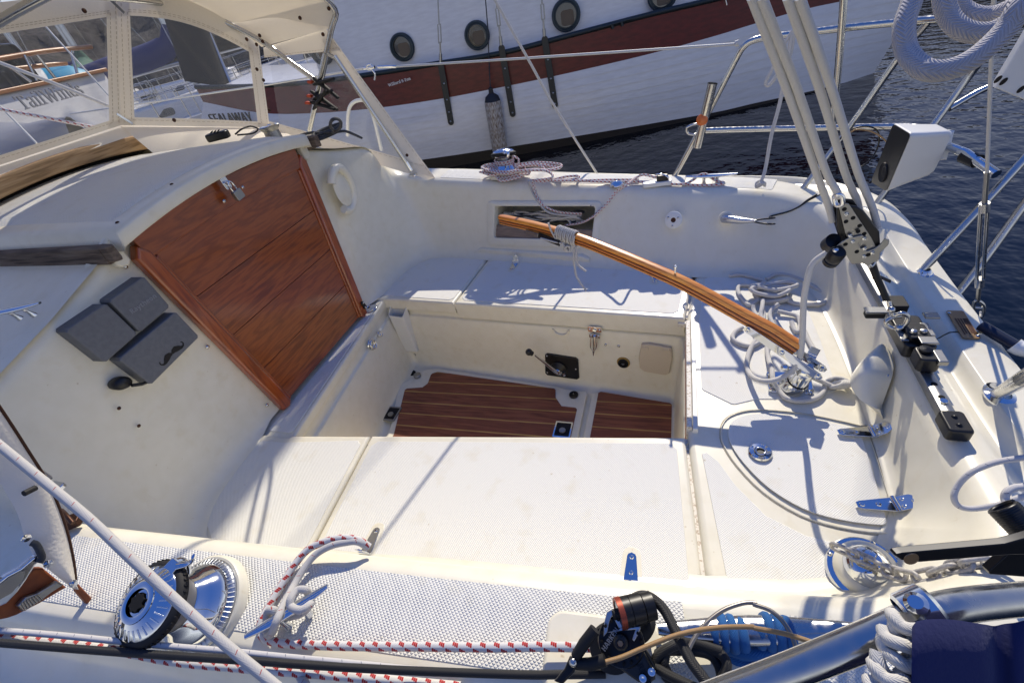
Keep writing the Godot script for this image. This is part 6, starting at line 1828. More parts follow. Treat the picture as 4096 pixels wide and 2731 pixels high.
func build_stern_gear() -> void:
	# loudspeaker on a bracket
	var s = thing("loudspeaker", "white box loudspeaker with a black grille on the stern rail", "loudspeaker")
	var f = [Vector3(0.69, 0.6301, -0.5951), Vector3(0.69, 0.6419, -0.4344), Vector3(0.69, 0.4307, -0.4831), Vector3(0.69, 0.4026, -0.6457)]
	var bk = []
	var c: Vector3 = (f[0] + f[1] + f[2] + f[3]) * 0.25
	for p in f: bk.append(c + (p - c) * 0.72 + Vector3(0.125, 0.012, -0.01))
	var mb = MB.new()
	var rows = []
	for w in [[0.0, 0.96], [0.02, 1.0], [0.35, 0.99], [0.9, 1.0], [1.0, 0.93]]:
		var q = []
		for i in 4:
			var p: Vector3 = f[i].lerp(bk[i], w[0])
			var cc: Vector3 = c.lerp((bk[0] + bk[1] + bk[2] + bk[3]) * 0.25, w[0])
			q.append(cc + (p - cc) * w[1])
		rows.append(PackedVector3Array(rounded_quad(q, 0.02)))
	mb.grid(rows, true)
	for i in rows[4].size(): mb.flat((bk[0] + bk[1] + bk[2] + bk[3]) * 0.25, rows[4][i], rows[4][(i + 1) % rows[4].size()])
	part(s, "cabinet", mb, M.white)
	mb = MB.new()
	var g = rounded_quad(f, 0.02)
	for i in g.size():
		mb.flat(c + Vector3(-0.004, 0, 0), c + (g[i] - c) * 0.97 + Vector3(-0.002, 0, 0), c + (g[(i + 1) % g.size()] - c) * 0.97 + Vector3(-0.002, 0, 0))
	part(s, "grille", mb, M.black)
	mb = MB.new()
	mb.lathe([Vector2(0.034, 0), Vector2(0.032, 0.004), Vector2(0.02, -0.001), Vector2(0, 0.003)], frame(c.lerp(f[2].lerp(f[3], 0.5), 0.45) + Vector3(-0.004, 0, 0), Vector3.LEFT), 24)
	part(s, "driver", mb, M.matte)
	mb = MB.new()
	var m0: Vector3 = Vector3(0.83, 0.5866, -0.5513); var m1: Vector3 = Vector3(0.83, 0.5175, -0.555)
	mb.box(frame((m0 + m1) * 0.5, Vector3(0, 0.2, 1), (m1 - m0)), Vector3(m0.distance_to(m1) + 0.02, 0.05, 0.03), 0.006)
	part(s, "bracket", mb, M.white)
	mb = MB.new()
	mb.tube(pts([Vector3(0.83, 0.552, -0.567), Vector3(0.86, 0.5532, -0.4605), Vector3(0.9, 0.5251, -0.3457)]), 0.0135, 14)
	part(s, "arm", mb, M.chrome)
	mb = MB.new()
	mb.tube(pts([Vector3(0.86, 0.5433, -0.4682), Vector3(0.88, 0.5385, -0.4229)]), 0.021, 14)
	part(s, "clamp", mb, M.black)
	rope("speaker_wire", [Vector3(0.84, 0.4966, -0.5671), Vector3(0.83, 0.4684, -0.5707), Vector3(0.82, 0.4453, -0.5917)], 0.003, M.wire, "thin tan speaker wire below the white loudspeaker", "", "wire")
	rope("speaker_wire", [Vector3(0.6582, 0.5138, -0.9), Vector3(0.6801, 0.5223, -0.9), Vector3(0.726, 0.5099, -0.9), Vector3(0.7624, 0.4875, -0.9), Vector3(0.792, 0.4614, -0.9)], 0.003, M.wire, "thin tan wire hanging from the rail left of the loudspeaker", "", "wire")
	var loop = []
	for i in 15: loop.append(Vector3(0.7022, 0.4424, -0.92) + Vector3(cos(i * 0.42 - 1.9) * 0.075, sin(i * 0.42 - 1.9) * 0.085, 0.01 * sin(i)))
	rope("black_wire_loop", loop, 0.003, M.black, "loop of black wire hanging under the far stern rail", "", "wire", 3)
	# builder's plate
	var bp = thing("builders_plate", "small brass builder's plate screwed to the stern deck", "plate")
	var q = [Vector3(0.7952, 0.2, -0.0987), Vector3(0.8364, 0.2, -0.0962), Vector3(0.8293, 0.2, 0.0389), Vector3(0.7886, 0.2, 0.038)]
	var poly = PackedVector2Array()
	for p in q: poly.append(Vector2(p.x, p.z))
	mb = MB.new()
	mb.prism(softened(poly, 0.0, 0.004), 0.004, 0.0008, at(Vector3(0, 0.200, 0)))
	part(bp, "plate", mb, M.brass)
	var dv: Vector3 = (q[3] - q[0]).normalized()
	for i in 5:
		mb = MB.new()
		var a: Vector3 = q[1].lerp(q[0], 0.16 + i * 0.15).lerp(q[2].lerp(q[3], 0.16 + i * 0.15), 0.3)
		var e: Vector3 = q[1].lerp(q[0], 0.16 + i * 0.15).lerp(q[2].lerp(q[3], 0.16 + i * 0.15), 0.88 - 0.05 * (i % 2))
		mb.box(frame((a + e) * 0.5 + Vector3(0, 0.0042, 0), Vector3.UP, e - a), Vector3(a.distance_to(e), 0.0006, 0.008 if i == 0 else 0.0035), 0.0001)
		part(bp, "engraved_line", mb, M.bronze)
	for p in [q[0].lerp(q[2], 0.09), q[2].lerp(q[0], 0.09)]:
		mb = MB.new()
		screw(mb, p + Vector3(0, 0.004, 0), Vector3.UP, 0.005)
		part(bp, "screw", mb, M.steel)
	var pi = thing("overboard_pipe", "dark blue pipe with a white end sticking out beyond the stern deck", "pipe")
	mb = MB.new()
	mb.tube(pts([Vector3(0.8387, 0.2196, 0), Vector3(0.8865, 0.2111, 0.08)]), 0.0155, 14)
	part(pi, "barrel", mb, std(Color(0.05, 0.10, 0.2), 0.35))
	mb = MB.new()
	mb.tube(spline([Vector3(0.8838, 0.2115, 0.075), Vector3(0.8948, 0.2078, 0.085), Vector3(0.9134, 0.2135, 0.1)], 3), 0.021, 14)
	part(pi, "end", mb, M.white)
	# white cowl over the rudder post
	var cw = thing("rudder_cowl", "white teardrop shaped cowl fixed to the stern wall", "cowl")
	var up = [Vector3(0.6076, 0.1767, 0.05), Vector3(0.6165, 0.1447, 0), Vector3(0.6086, 0.1082, -0.02), Vector3(0.581, 0.069, 0), Vector3(0.553, 0.0523, 0.04), Vector3(0.538, 0.0478, 0.08), Vector3(0.5438, 0.0362, 0.11), Vector3(0.5615, 0.0188, 0.13), Vector3(0.5884, 0.0135, 0.15), Vector3(0.6059, 0.0101, 0.155)]
	var outer = []
	for p in [Vector3(0.6132, 0.17, 0.0407), Vector3(0.6014, 0.165, 0.0279), Vector3(0.576, 0.15, 0.0476), Vector3(0.5435, 0.135, 0.0842), Vector3(0.519, 0.12, 0.1198), Vector3(0.5096, 0.11, 0.1486), Vector3(0.5174, 0.095, 0.1704), Vector3(0.5317, 0.085, 0.1945), Vector3(0.5568, 0.075, 0.2079), Vector3(0.577, 0.07, 0.2139)]: outer.append(p)
	var edge = []
	for p in [Vector3(0.622, 0.1544, 0.0218), Vector3(0.622, 0.1591, 0.0507), Vector3(0.622, 0.1555, 0.0789), Vector3(0.62, 0.1498, 0.1041), Vector3(0.615, 0.1409, 0.1255), Vector3(0.61, 0.128, 0.1423), Vector3(0.605, 0.1103, 0.1541), Vector3(0.6, 0.0882, 0.1666), Vector3(0.595, 0.0658, 0.1792), Vector3(0.59, 0.0434, 0.1881)]: edge.append(p)
	rows = []
	var so = spline(outer, 3); var se = spline(edge, 3)
	for w in 9:
		var line = PackedVector3Array()
		var tt = w / 8.0
		for i in so.size():
			var p: Vector3 = so[i].lerp(se[i], tt)
			line.append(p + Vector3(-0.02, 0.034, 0.0) * sin(tt * PI) * sin(PI * i / (so.size() - 1)))
		rows.append(line)
	mb = MB.new()
	mb.grid(rows)
	var wall = []
	for w in [0.0, 1.0]:
		var line = PackedVector3Array()
		for i in so.size(): line.append(so[i].lerp(Vector3(0.60, so[i].y - 0.05, so[i].z), w))
		wall.append(line)
	mb.grid(wall)
	part(cw, "shell", mb, M.gel)
	for p in [Vector3(0.603, 0.1294, 0.1353), Vector3(0.588, 0.0728, 0.1662)]:
		mb = MB.new()
		screw(mb, p + Vector3(-0.004, 0.006, 0), Vector3(-0.7, 0.7, 0), 0.006)
		part(cw, "screw", mb, M.steel)
	# hanks of thick braided line above the rail
	rope("hanging_coil", [Vector3(0.201, 1.1712, 0.7499), Vector3(0.1984, 1.1637, 0.7574), Vector3(0.1938, 1.153, 0.7684), Vector3(0.1928, 1.1424, 0.7777), Vector3(0.1956, 1.1311, 0.7859), Vector3(0.1981, 1.1246, 0.8039), Vector3(0.2044, 1.1204, 0.8183), Vector3(0.2143, 1.1193, 0.8216), Vector3(0.2243, 1.1213, 0.8224), Vector3(0.2348, 1.1263, 0.8202), Vector3(0.2454, 1.1348, 0.8152), Vector3(0.2527, 1.1438, 0.8112), Vector3(0.2563, 1.1536, 0.8083), Vector3(0.2623, 1.1622, 0.7983)], 0.0088, M.thick, "outermost loop of thick grey braided rope hanging at the top right", "hanging rope coil", "rope", 6)
	rope("hanging_coil", [Vector3(0.2364, 1.1635, 0.7125), Vector3(0.2379, 1.1534, 0.7203), Vector3(0.2427, 1.143, 0.7267), Vector3(0.2488, 1.1345, 0.738), Vector3(0.2584, 1.1296, 0.7445), Vector3(0.2687, 1.1287, 0.7475), Vector3(0.277, 1.1318, 0.748), Vector3(0.2805, 1.1378, 0.7552), Vector3(0.2865, 1.1451, 0.7601)], 0.0088, M.thick, "middle loop of thick grey braided rope hanging at the top right", "hanging rope coil", "rope", 6)
	rope("hanging_coil", [Vector3(0.2476, 1.1628, 0.6942), Vector3(0.252, 1.1523, 0.7009), Vector3(0.2605, 1.1424, 0.7053), Vector3(0.2694, 1.1371, 0.7125), Vector3(0.2808, 1.1354, 0.7157), Vector3(0.2872, 1.1393, 0.7233), Vector3(0.2925, 1.1452, 0.7297), Vector3(0.3022, 1.1495, 0.7217)], 0.0088, M.thick, "innermost loop of thick grey braided rope hanging at the top right", "hanging rope coil", "rope", 6)
	# white board beyond the coil
	var wb = thing("outboard_board", "white board with oval holes at the far right beyond the backstay", "board")
	var bq = [Vector3(0.8818, 0.7304, -0.5), Vector3(0.9068, 0.8685, -0.5), Vector3(1.0264, 0.838, -0.5), Vector3(1.1229, 0.6019, -0.5), Vector3(0.9765, 0.6792, -0.5)]
	part(wb, "panel", flatpiece(bq, -0.52, 0.03, 0.004), M.white)
	for p in [Vector3(0.8796, 0.7537, -0.489), Vector3(0.8951, 0.7457, -0.489), Vector3(0.9441, 0.7179, -0.489)]:
		mb = MB.new()
		mb.prism(MB.disc(0.006, 16, 0.011), 0.001, 0.0, Transform3D(Basis(Vector3.RIGHT, Vector3.BACK, Vector3.DOWN).rotated(Vector3.BACK, -0.6), p))
		part(wb, "oval_hole_shade", mb, M.hole_shade)  # flat dark oval on the board, painted as a hole's shade

# ---------------------------------------------------------------- port coaming in the foreground
func flatx(p: Array, x0: float, h: float, bev: float) -> MB:
	var pl = PackedVector2Array()
	for q in p: pl.append(Vector2(-q.z, -q.y))
	var mb = MB.new()
	mb.prism(pl, h, bev, frame(Vector3(x0, 0, 0), Vector3.RIGHT, Vector3(0, 0, -1)))
	return mb

func build_port() -> void:
	make_winch(Vector3(-0.886, 0.396, 1.191), Vector3(0, cos(0.346), sin(0.346)), Vector3(0.25, 0, -1), "large chrome self tailing winch on the near coaming at lower left")
	make_cleat("sheet_cleat", Vector3(-0.6667, 0.382, 1.1681), Vector3(-0.6233, 0.43, 1.1202) - Vector3(-0.7142, 0.43, 1.2138), Vector3.UP, 0.155, 0.042, "chrome cleat wrapped in red flecked rope on the near coaming", M.chrome)
	rope("cleated_sheet", [Vector3(-0.6084, 0.372, 1.0035), Vector3(-0.6217, 0.392, 1.0034), Vector3(-0.6419, 0.402, 1.0065), Vector3(-0.6692, 0.405, 1.0137), Vector3(-0.6992, 0.405, 1.0282), Vector3(-0.7241, 0.402, 1.0476), Vector3(-0.7358, 0.398, 1.0764), Vector3(-0.7391, 0.396, 1.1089), Vector3(-0.7395, 0.395, 1.1499), Vector3(-0.7353, 0.396, 1.1819), Vector3(-0.7312, 0.392, 1.1982), Vector3(-0.714, 0.388, 1.2094), Vector3(-0.6769, 0.388, 1.2097), Vector3(-0.6175, 0.386, 1.1996), Vector3(-0.5278, 0.382, 1.1811), Vector3(-0.4, 0.376, 1.152), Vector3(-0.2775, 0.37, 1.1245), Vector3(-0.2109, 0.368, 1.1081), Vector3(-0.1108, 0.366, 1.0868)], 0.0078, M.redfleck, "red flecked sheet running from the near cleat aft to the black block", "", "rope", 6)
	rope("cleated_sheet", [Vector3(-0.6089, 0.372, 1.0052), Vector3(-0.6238, 0.395, 1.0074), Vector3(-0.6448, 0.402, 1.0162), Vector3(-0.6738, 0.404, 1.0302), Vector3(-0.6987, 0.402, 1.0528), Vector3(-0.7078, 0.4, 1.0832), Vector3(-0.7061, 0.402, 1.1191), Vector3(-0.6844, 0.425, 1.1576), Vector3(-0.6702, 0.435, 1.1893), Vector3(-0.6861, 0.41, 1.2032), Vector3(-0.7053, 0.395, 1.204), Vector3(-0.7168, 0.4, 1.19), Vector3(-0.7167, 0.415, 1.1749), Vector3(-0.6982, 0.425, 1.1719), Vector3(-0.6936, 0.405, 1.1725), Vector3(-0.6766, 0.4, 1.1692), Vector3(-0.6508, 0.405, 1.1585), Vector3(-0.6365, 0.415, 1.1438), Vector3(-0.6278, 0.43, 1.1513), Vector3(-0.6351, 0.435, 1.163), Vector3(-0.6622, 0.43, 1.1604), Vector3(-0.6686, 0.435, 1.1501), Vector3(-0.6701, 0.43, 1.1322), Vector3(-0.6576, 0.425, 1.1264), Vector3(-0.6577, 0.41, 1.1266)], 0.0072, M.sheet, "white sheet hitched in figure eights round the near cleat", "", "rope", 6)
	# lines led along the deck edge
	rope("deck_line", [Vector3(-1.2004, 0.5374, 1.3502), Vector3(-1.1293, 0.5288, 1.3359), Vector3(-1.0189, 0.51, 1.3134), Vector3(-0.9117, 0.4894, 1.2926), Vector3(-0.8054, 0.4705, 1.2721), Vector3(-0.7022, 0.4523, 1.2511), Vector3(-0.6306, 0.4429, 1.2386), Vector3(-0.5124, 0.4195, 1.215), Vector3(-0.4006, 0.3874, 1.1906), Vector3(-0.2856, 0.3683, 1.1663)], 0.0052, M.bluefleck, "thin white line above the black rope along the near deck edge", "", "rope", 3)
	rope("deck_line", [Vector3(-1.1754, 0.5359, 1.3635), Vector3(-1.1056, 0.5269, 1.35), Vector3(-0.873, 0.4859, 1.3013), Vector3(-0.6309, 0.4445, 1.2484), Vector3(-0.6021, 0.4416, 1.2432), Vector3(-0.4327, 0.4045, 1.2034), Vector3(-0.228, 0.3661, 1.1528), Vector3(-0.1646, 0.3643, 1.1377), Vector3(-0.0928, 0.3502, 1.1166)], 0.0066, M.blackrope, "black rope running along the near deck edge to the black block", "", "rope", 3)
	rope("deck_line", [Vector3(-1.2131, 0.5214, 1.3569), Vector3(-1.14, 0.5123, 1.3435), Vector3(-1.01, 0.4856, 1.3173), Vector3(-0.9006, 0.4617, 1.2995), Vector3(-0.8139, 0.4416, 1.2877), Vector3(-0.7087, 0.4234, 1.2671), Vector3(-0.6753, 0.4243, 1.2621), Vector3(-0.5548, 0.4033, 1.2369), Vector3(-0.4419, 0.3719, 1.2114), Vector3(-0.3256, 0.3496, 1.1878)], 0.0076, M.redfleck, "red flecked line slipping under the black rope at the bottom edge", "", "rope", 3)
	rope("jib_sheet", [Vector3(-1.0273, 0.8744, 1.1458), Vector3(-0.9645, 0.8556, 1.1604), Vector3(-0.8754, 0.8139, 1.1819), Vector3(-0.7899, 0.7754, 1.2025), Vector3(-0.7094, 0.7356, 1.2264), Vector3(-0.6264, 0.6939, 1.2508), Vector3(-0.5473, 0.6579, 1.2723), Vector3(-0.4764, 0.6231, 1.2895), Vector3(-0.4083, 0.5904, 1.3064)], 0.0066, M.sheet, "thick white sheet crossing diagonally in front of the near winch", "", "rope", 3)
	rope("jib_sheet", [Vector3(-0.6725, 0.3488, 1.2286), Vector3(-0.6349, 0.3708, 1.2344), Vector3(-0.5831, 0.4058, 1.2506), Vector3(-0.5384, 0.4243, 1.2698)], 0.0075, M.sheet, "short piece of white rope leaving the bottom edge right of the diagonal sheet", "", "rope", 4)
	build_ratchet_block()
	# mooring cleat in blue rope
	make_cleat("mooring_cleat", Vector3(0.1326, 0.36, 1.007) - Vector3(0, 0.06, 0), Vector3(0.2386, 0.36, 0.9845) - Vector3(0.021, 0.36, 1.0306), Vector3.UP, 0.30, 0.06, "large steel mooring cleat wrapped with blue rope at the near rail", M.steel)
	for k in 2:
		var cx: Vector3 = [Vector3(0.0947, 0.345, 1.0149), Vector3(0.1636, 0.345, 1.0002)][k]
		var p = []
		for i in 30:
			var a = TAU * i / 9.0
			p.append(cx + Vector3(-0.022 + 0.0016 * i, cos(a) * 0.020 + 0.004, sin(a) * 0.021))
		rope("blue_lashing", p, 0.0085, M.bluerope, ["blue rope turns on the left horn of the mooring cleat", "blue rope turns on the right horn of the mooring cleat"][k], "blue rope on the mooring cleat", "rope", 3)
	rope("blue_lashing", [Vector3(0.0853, 0.33, 1.0249), Vector3(0.102, 0.325, 1.0294), Vector3(0.1336, 0.33, 1.0304), Vector3(0.1662, 0.33, 1.0201), Vector3(0.1803, 0.33, 1.0076), Vector3(0.1628, 0.315, 1.0128), Vector3(0.1163, 0.31, 1.031), Vector3(0.09, 0.31, 1.027), Vector3(0.1095, 0.305, 1.0405), Vector3(0.1492, 0.3, 1.0364), Vector3(0.1834, 0.3, 1.0162)], 0.011, M.bluerope, "blue rope sagging beneath the mooring cleat", "", "rope", 4)
	rope("wire_strop", [Vector3(-0.084, 0.445, 1.1268), Vector3(-0.0606, 0.445, 1.115), Vector3(-0.0284, 0.445, 1.0945), Vector3(0.019, 0.445, 1.0672), Vector3(0.0699, 0.445, 1.0476), Vector3(0.118, 0.445, 1.0363), Vector3(0.124, 0.445, 1.0369), Vector3(0.1604, 0.445, 1.0363), Vector3(0.1892, 0.445, 1.0393), Vector3(0.211, 0.445, 1.0442)], 0.0036, M.wire, "tan plastic coated wire strop curving over the mooring cleat", "", "wire", 4)
	rope("wire_strop", [Vector3(0.03, 0.41, 1.0816), Vector3(0.0368, 0.41, 1.0641), Vector3(0.0543, 0.41, 1.0355), Vector3(0.0828, 0.41, 1.0072), Vector3(0.1146, 0.41, 0.9892), Vector3(0.135, 0.41, 0.985), Vector3(0.1297, 0.41, 0.9879), Vector3(0.1523, 0.41, 0.9921), Vector3(0.1682, 0.41, 1.0049), Vector3(0.1779, 0.41, 1.0241), Vector3(0.1815, 0.41, 1.0452)], 0.0034, M.wiregrey, "grey wire loop arching behind the blue wrapped cleat", "", "wire", 4)
	rope("halyard_tail", [Vector3(-0.0582, 0.43, 1.0276), Vector3(-0.0385, 0.43, 1.0167), Vector3(-0.0201, 0.43, 1.0191), Vector3(-0.0035, 0.43, 1.0327), Vector3(0.0091, 0.43, 1.0524), Vector3(0.0228, 0.43, 1.0755), Vector3(0.0356, 0.43, 1.0958), Vector3(0.048, 0.43, 1.1092), Vector3(0.0569, 0.43, 1.1186)], 0.0082, M.blackrope, "black rope arching from the copper rimmed roller down to a coil", "", "rope", 5)
	var coil = []
	for i in 26:
		var a = i * 0.72
		coil.append(Vector3(0.0398, 0.33, 1.0774) + Vector3(cos(a) * (0.055 + 0.014 * sin(i * 1.3)), 0.012 + 0.0009 * i + 0.006 * sin(i * 2.0), sin(a) * (0.03 + 0.008 * sin(i * 0.8))))
	rope("black_coil", coil, 0.0078, M.blackrope, "small coil of black rope in front of the blue wrapped cleat", "", "rope", 4)
	var mb = MB.new()
	mb.lathe([Vector2(0.052, 0), Vector2(0.05, 0.006), Vector2(0.034, 0.010), Vector2(0.030, 0.002)], at(Vector3(0.1184, 0.295, 1.0225)) * Transform3D(Basis.from_scale(Vector3(1.5, 1, 1))), 28)
	var hw = solo("hawse_plate", mb, M.gel, "white oval hawse plate under the blue rope", "plate")
	mb = MB.new()
	mb.lathe([Vector2(0.032, 0.004), Vector2(0, 0.003)], at(Vector3(0.1184, 0.295, 1.0225)) * Transform3D(Basis.from_scale(Vector3(1.5, 1, 1))), 24)
	part(hw, "hole", mb, M.hole)  # dark disc closing the plate, painted as the shade of its opening
	# moulded pad under the block
	mb = MB.new()
	mb.rbox(at(Vector3(-0.1009, 0.335, 1.0901), 0, 0.09), Vector3(0.20, 0.02, 0.13), 0.03, 0.008)
	part(boat, "block_pad", mb, M.gel)
	build_near_corner()
	build_left_edge()

const KN := Vector3(0, 0.8499, 0.5269)
var KF = Transform3D(Basis(Vector3.RIGHT, KN, Vector3(0, -0.5269, 0.8499)), Vector3(-0.0522, 0.405, 1.0832))

func flatk(p: Array, z0: float, h: float, bev: float) -> MB:
	# an outline in the plane of the block leaning on the coaming
	var iv = KF.affine_inverse()
	var pl = PackedVector2Array()
	for q in p:
		var r: Vector3 = iv * q
		pl.append(Vector2(r.x, r.z))
	var mb = MB.new()
	mb.prism(pl, h, bev, KF * at(Vector3(0, z0, 0)))
	return mb

func build_ratchet_block() -> void:
	var b = thing("ratchet_block", "black ratchet block with pierced silver cheek and copper rimmed roller", "block")
	for z in [-0.035, -0.005]:
		part(b, "cheek", flatk([Vector3(-0.0925, 0.4082, 1.078), Vector3(-0.0938, 0.3968, 1.0964), Vector3(-0.0876, 0.3915, 1.1049), Vector3(-0.0707, 0.3867, 1.1126), Vector3(-0.04, 0.3805, 1.1227), Vector3(-0.0245, 0.3808, 1.1223), Vector3(-0.0145, 0.3852, 1.1151), Vector3(-0.0157, 0.3907, 1.1062), Vector3(-0.0312, 0.4014, 1.0891), Vector3(-0.0443, 0.4109, 1.0737), Vector3(-0.0645, 0.4139, 1.0689)], z, 0.012, 0.004), M.black)
	mb_disc(b, "sheave", Vector3(-0.0831, 0.3798, 1.0859), 0.036, 0.026, M.matte)
	mb_disc(b, "ratchet_plate", Vector3(-0.0675, 0.4131, 1.0853), 0.036, 0.010, M.anodised)
	var hub: Vector3 = Vector3(-0.0667, 0.4229, 1.0885)
	for i in 16:
		var a = TAU * i / 16 + 0.2
		var mb = MB.new()
		mb.lathe([Vector2(0.0026, 0), Vector2(0.0024, 0.0006), Vector2(0, 0.0007)], frame(hub + (KF.basis.x * cos(a) - KF.basis.z * sin(a)) * 0.030, KN), 8)
		part(b, "pierced_hole_shade", mb, M.hole)  # small dark disc painted as the shade in a piercing
	var mb = MB.new()
	mb.lathe([Vector2(0.011, 0), Vector2(0.011, 0.006), Vector2(0.008, 0.009), Vector2(0.005, 0.009)], frame(hub, KN), 20)
	part(b, "hub_cap", mb, M.black)
	mb = MB.new()
	mb.lathe([Vector2(0.005, 0.007), Vector2(0.0045, 0.010), Vector2(0, 0.010)], frame(hub, KN), 6)
	part(b, "hub_bolt", mb, M.brass)
	words(b, "HARKEN", Transform3D(Basis(KF.basis.x, -KF.basis.z, KN).rotated(KN, 1.05), hub + KF.basis.x * -0.0165 + KN * 0.0006), 0.010, M.print, "Droid Sans", 700, false, 0.0006)
	words(b, "HARKEN", Transform3D(Basis(KF.basis.x, -KF.basis.z, KN).rotated(KN, -1.0), Vector3(-0.0343, 0.3968, 1.1106)), 0.013, M.anodised, "Droid Sans", 700, false, 0.0012)
	# silver arm in three limbs round two triangular openings
	var arm = [[[Vector3(-0.0943, 0.416, 1.0845), Vector3(-0.0949, 0.4264, 1.0677), Vector3(-0.0916, 0.4346, 1.0544), Vector3(-0.0836, 0.4377, 1.0495), Vector3(-0.0762, 0.4375, 1.0497), Vector3(-0.0822, 0.4334, 1.0564), Vector3(-0.0862, 0.4281, 1.0648), Vector3(-0.0885, 0.4201, 1.0779)]], [[Vector3(-0.0885, 0.4201, 1.0779), Vector3(-0.0719, 0.4237, 1.0719), Vector3(-0.0673, 0.4262, 1.0679), Vector3(-0.0393, 0.4298, 1.0622), Vector3(-0.0382, 0.4276, 1.0657), Vector3(-0.0638, 0.4238, 1.0719), Vector3(-0.0744, 0.4216, 1.0754)]], [[Vector3(-0.0831, 0.4333, 1.0565), Vector3(-0.0762, 0.4375, 1.0497), Vector3(-0.0688, 0.4291, 1.0633), Vector3(-0.064, 0.4261, 1.0681), Vector3(-0.0711, 0.4245, 1.0707)]], [[Vector3(-0.0453, 0.4281, 1.0649), Vector3(-0.0383, 0.4285, 1.0643), Vector3(-0.0414, 0.4234, 1.0724), Vector3(-0.0471, 0.4177, 1.0816), Vector3(-0.0508, 0.419, 1.0796)]]]
	for a in arm: part(b, "silver_arm", flatk(a[0], 0.008, 0.006, 0.0015), M.alloy)
	for p in [Vector3(-0.02, 0.3984, 1.111), Vector3(-0.0324, 0.3925, 1.1205)]:
		mb = MB.new()
		mb.lathe([Vector2(0.006, 0), Vector2(0.0055, 0.002), Vector2(0.003, 0.0025), Vector2(0, 0.001)], frame(p, KN), 14)
		part(b, "rivet", mb, M.chrome)
	# roller on its stub
	var rc: Vector3 = Vector3(-0.0705, 0.4359, 1.0523)
	var ax = Vector3(0.9, -0.1, -0.45).normalized()
	mb = MB.new()
	mb.lathe([Vector2(0.0, -0.003), Vector2(0.0185, -0.003), Vector2(0.0231, -0.002)], frame(rc, ax), 28)
	part(b, "roller_face", mb, M.alloy)
	mb = MB.new()
	mb.lathe([Vector2(0.0185, -0.0045), Vector2(0.0235, -0.0045), Vector2(0.0239, 0.004), Vector2(0.0218, 0.005)], frame(rc, ax), 28)
	part(b, "copper_rim", mb, M.copper)
	mb = MB.new()
	mb.lathe([Vector2(0.0231, 0.004), Vector2(0.0231, 0.016), Vector2(0.0218, 0.0165), Vector2(0.0231, 0.017), Vector2(0.0231, 0.036), Vector2(0.0202, 0.037), Vector2(0.0214, 0.038), Vector2(0.0214, 0.054), Vector2(0.0, 0.056)], frame(rc, ax), 28)
	part(b, "roller", mb, M.black)
	mb = MB.new()
	mb.lathe([Vector2(0.009, -0.003), Vector2(0.009, -0.011), Vector2(0.006, -0.013), Vector2(0, -0.013)], frame(rc, ax), 6)
	part(b, "roller_bolt", mb, M.matte)
	mb = MB.new()
	mb.tube(spline([Vector3(-0.0334, 0.3838, 1.0225), Vector3(-0.0288, 0.3856, 1.0387), Vector3(-0.0334, 0.3875, 1.0545), Vector3(-0.0418, 0.3927, 1.0651)], 4), 0.012, 10)
	part(b, "stub", mb, M.matte)
	# rubber sleeved wire fork beside it
	var f = thing("wire_fork", "black rubber sleeved fork fitting beside the ratchet block", "fitting")
	for e in [[[Vector3(-0.1033, 0.4588, 1.0913), Vector3(-0.1186, 0.447, 1.1103), Vector3(-0.1312, 0.4267, 1.124)], [0.009, 0.009, 0.008]], [[Vector3(-0.0868, 0.4292, 1.12), Vector3(-0.1073, 0.4242, 1.1282), Vector3(-0.1303, 0.4215, 1.1325)], [0.009, 0.009, 0.008]]]:
		var mb2 = MB.new()
		mb2.tube(pts(e[0]), PackedFloat32Array(e[1]), 14)
		part(f, "sleeve", mb2, M.matte)
	part(f, "shackle", flatk([Vector3(-0.1402, 0.4261, 1.125), Vector3(-0.1293, 0.4265, 1.1244), Vector3(-0.1268, 0.4223, 1.1312), Vector3(-0.1312, 0.4161, 1.1413), Vector3(-0.1476, 0.406, 1.1575), Vector3(-0.1607, 0.4069, 1.1561), Vector3(-0.1461, 0.4176, 1.1388)], 0.0350, 0.014, 0.004), M.anodised)
	mb = MB.new()
	screw(mb, Vector3(-0.1338, 0.4316, 1.1351), KN, 0.006)
	part(f, "rivet", mb, M.steel)

func mb_disc(parent: Node3D, called: String, c: Vector3, r: float, h: float, m: Material) -> void:
	var mb = MB.new()
	mb.lathe([Vector2(0, -h / 2), Vector2(r * 0.9, -h / 2), Vector2(r, -h / 4), Vector2(r, h / 4), Vector2(r * 0.94, h / 2), Vector2(0, h / 2)], frame(c, KN), 36)
	part(parent, called, mb, m)

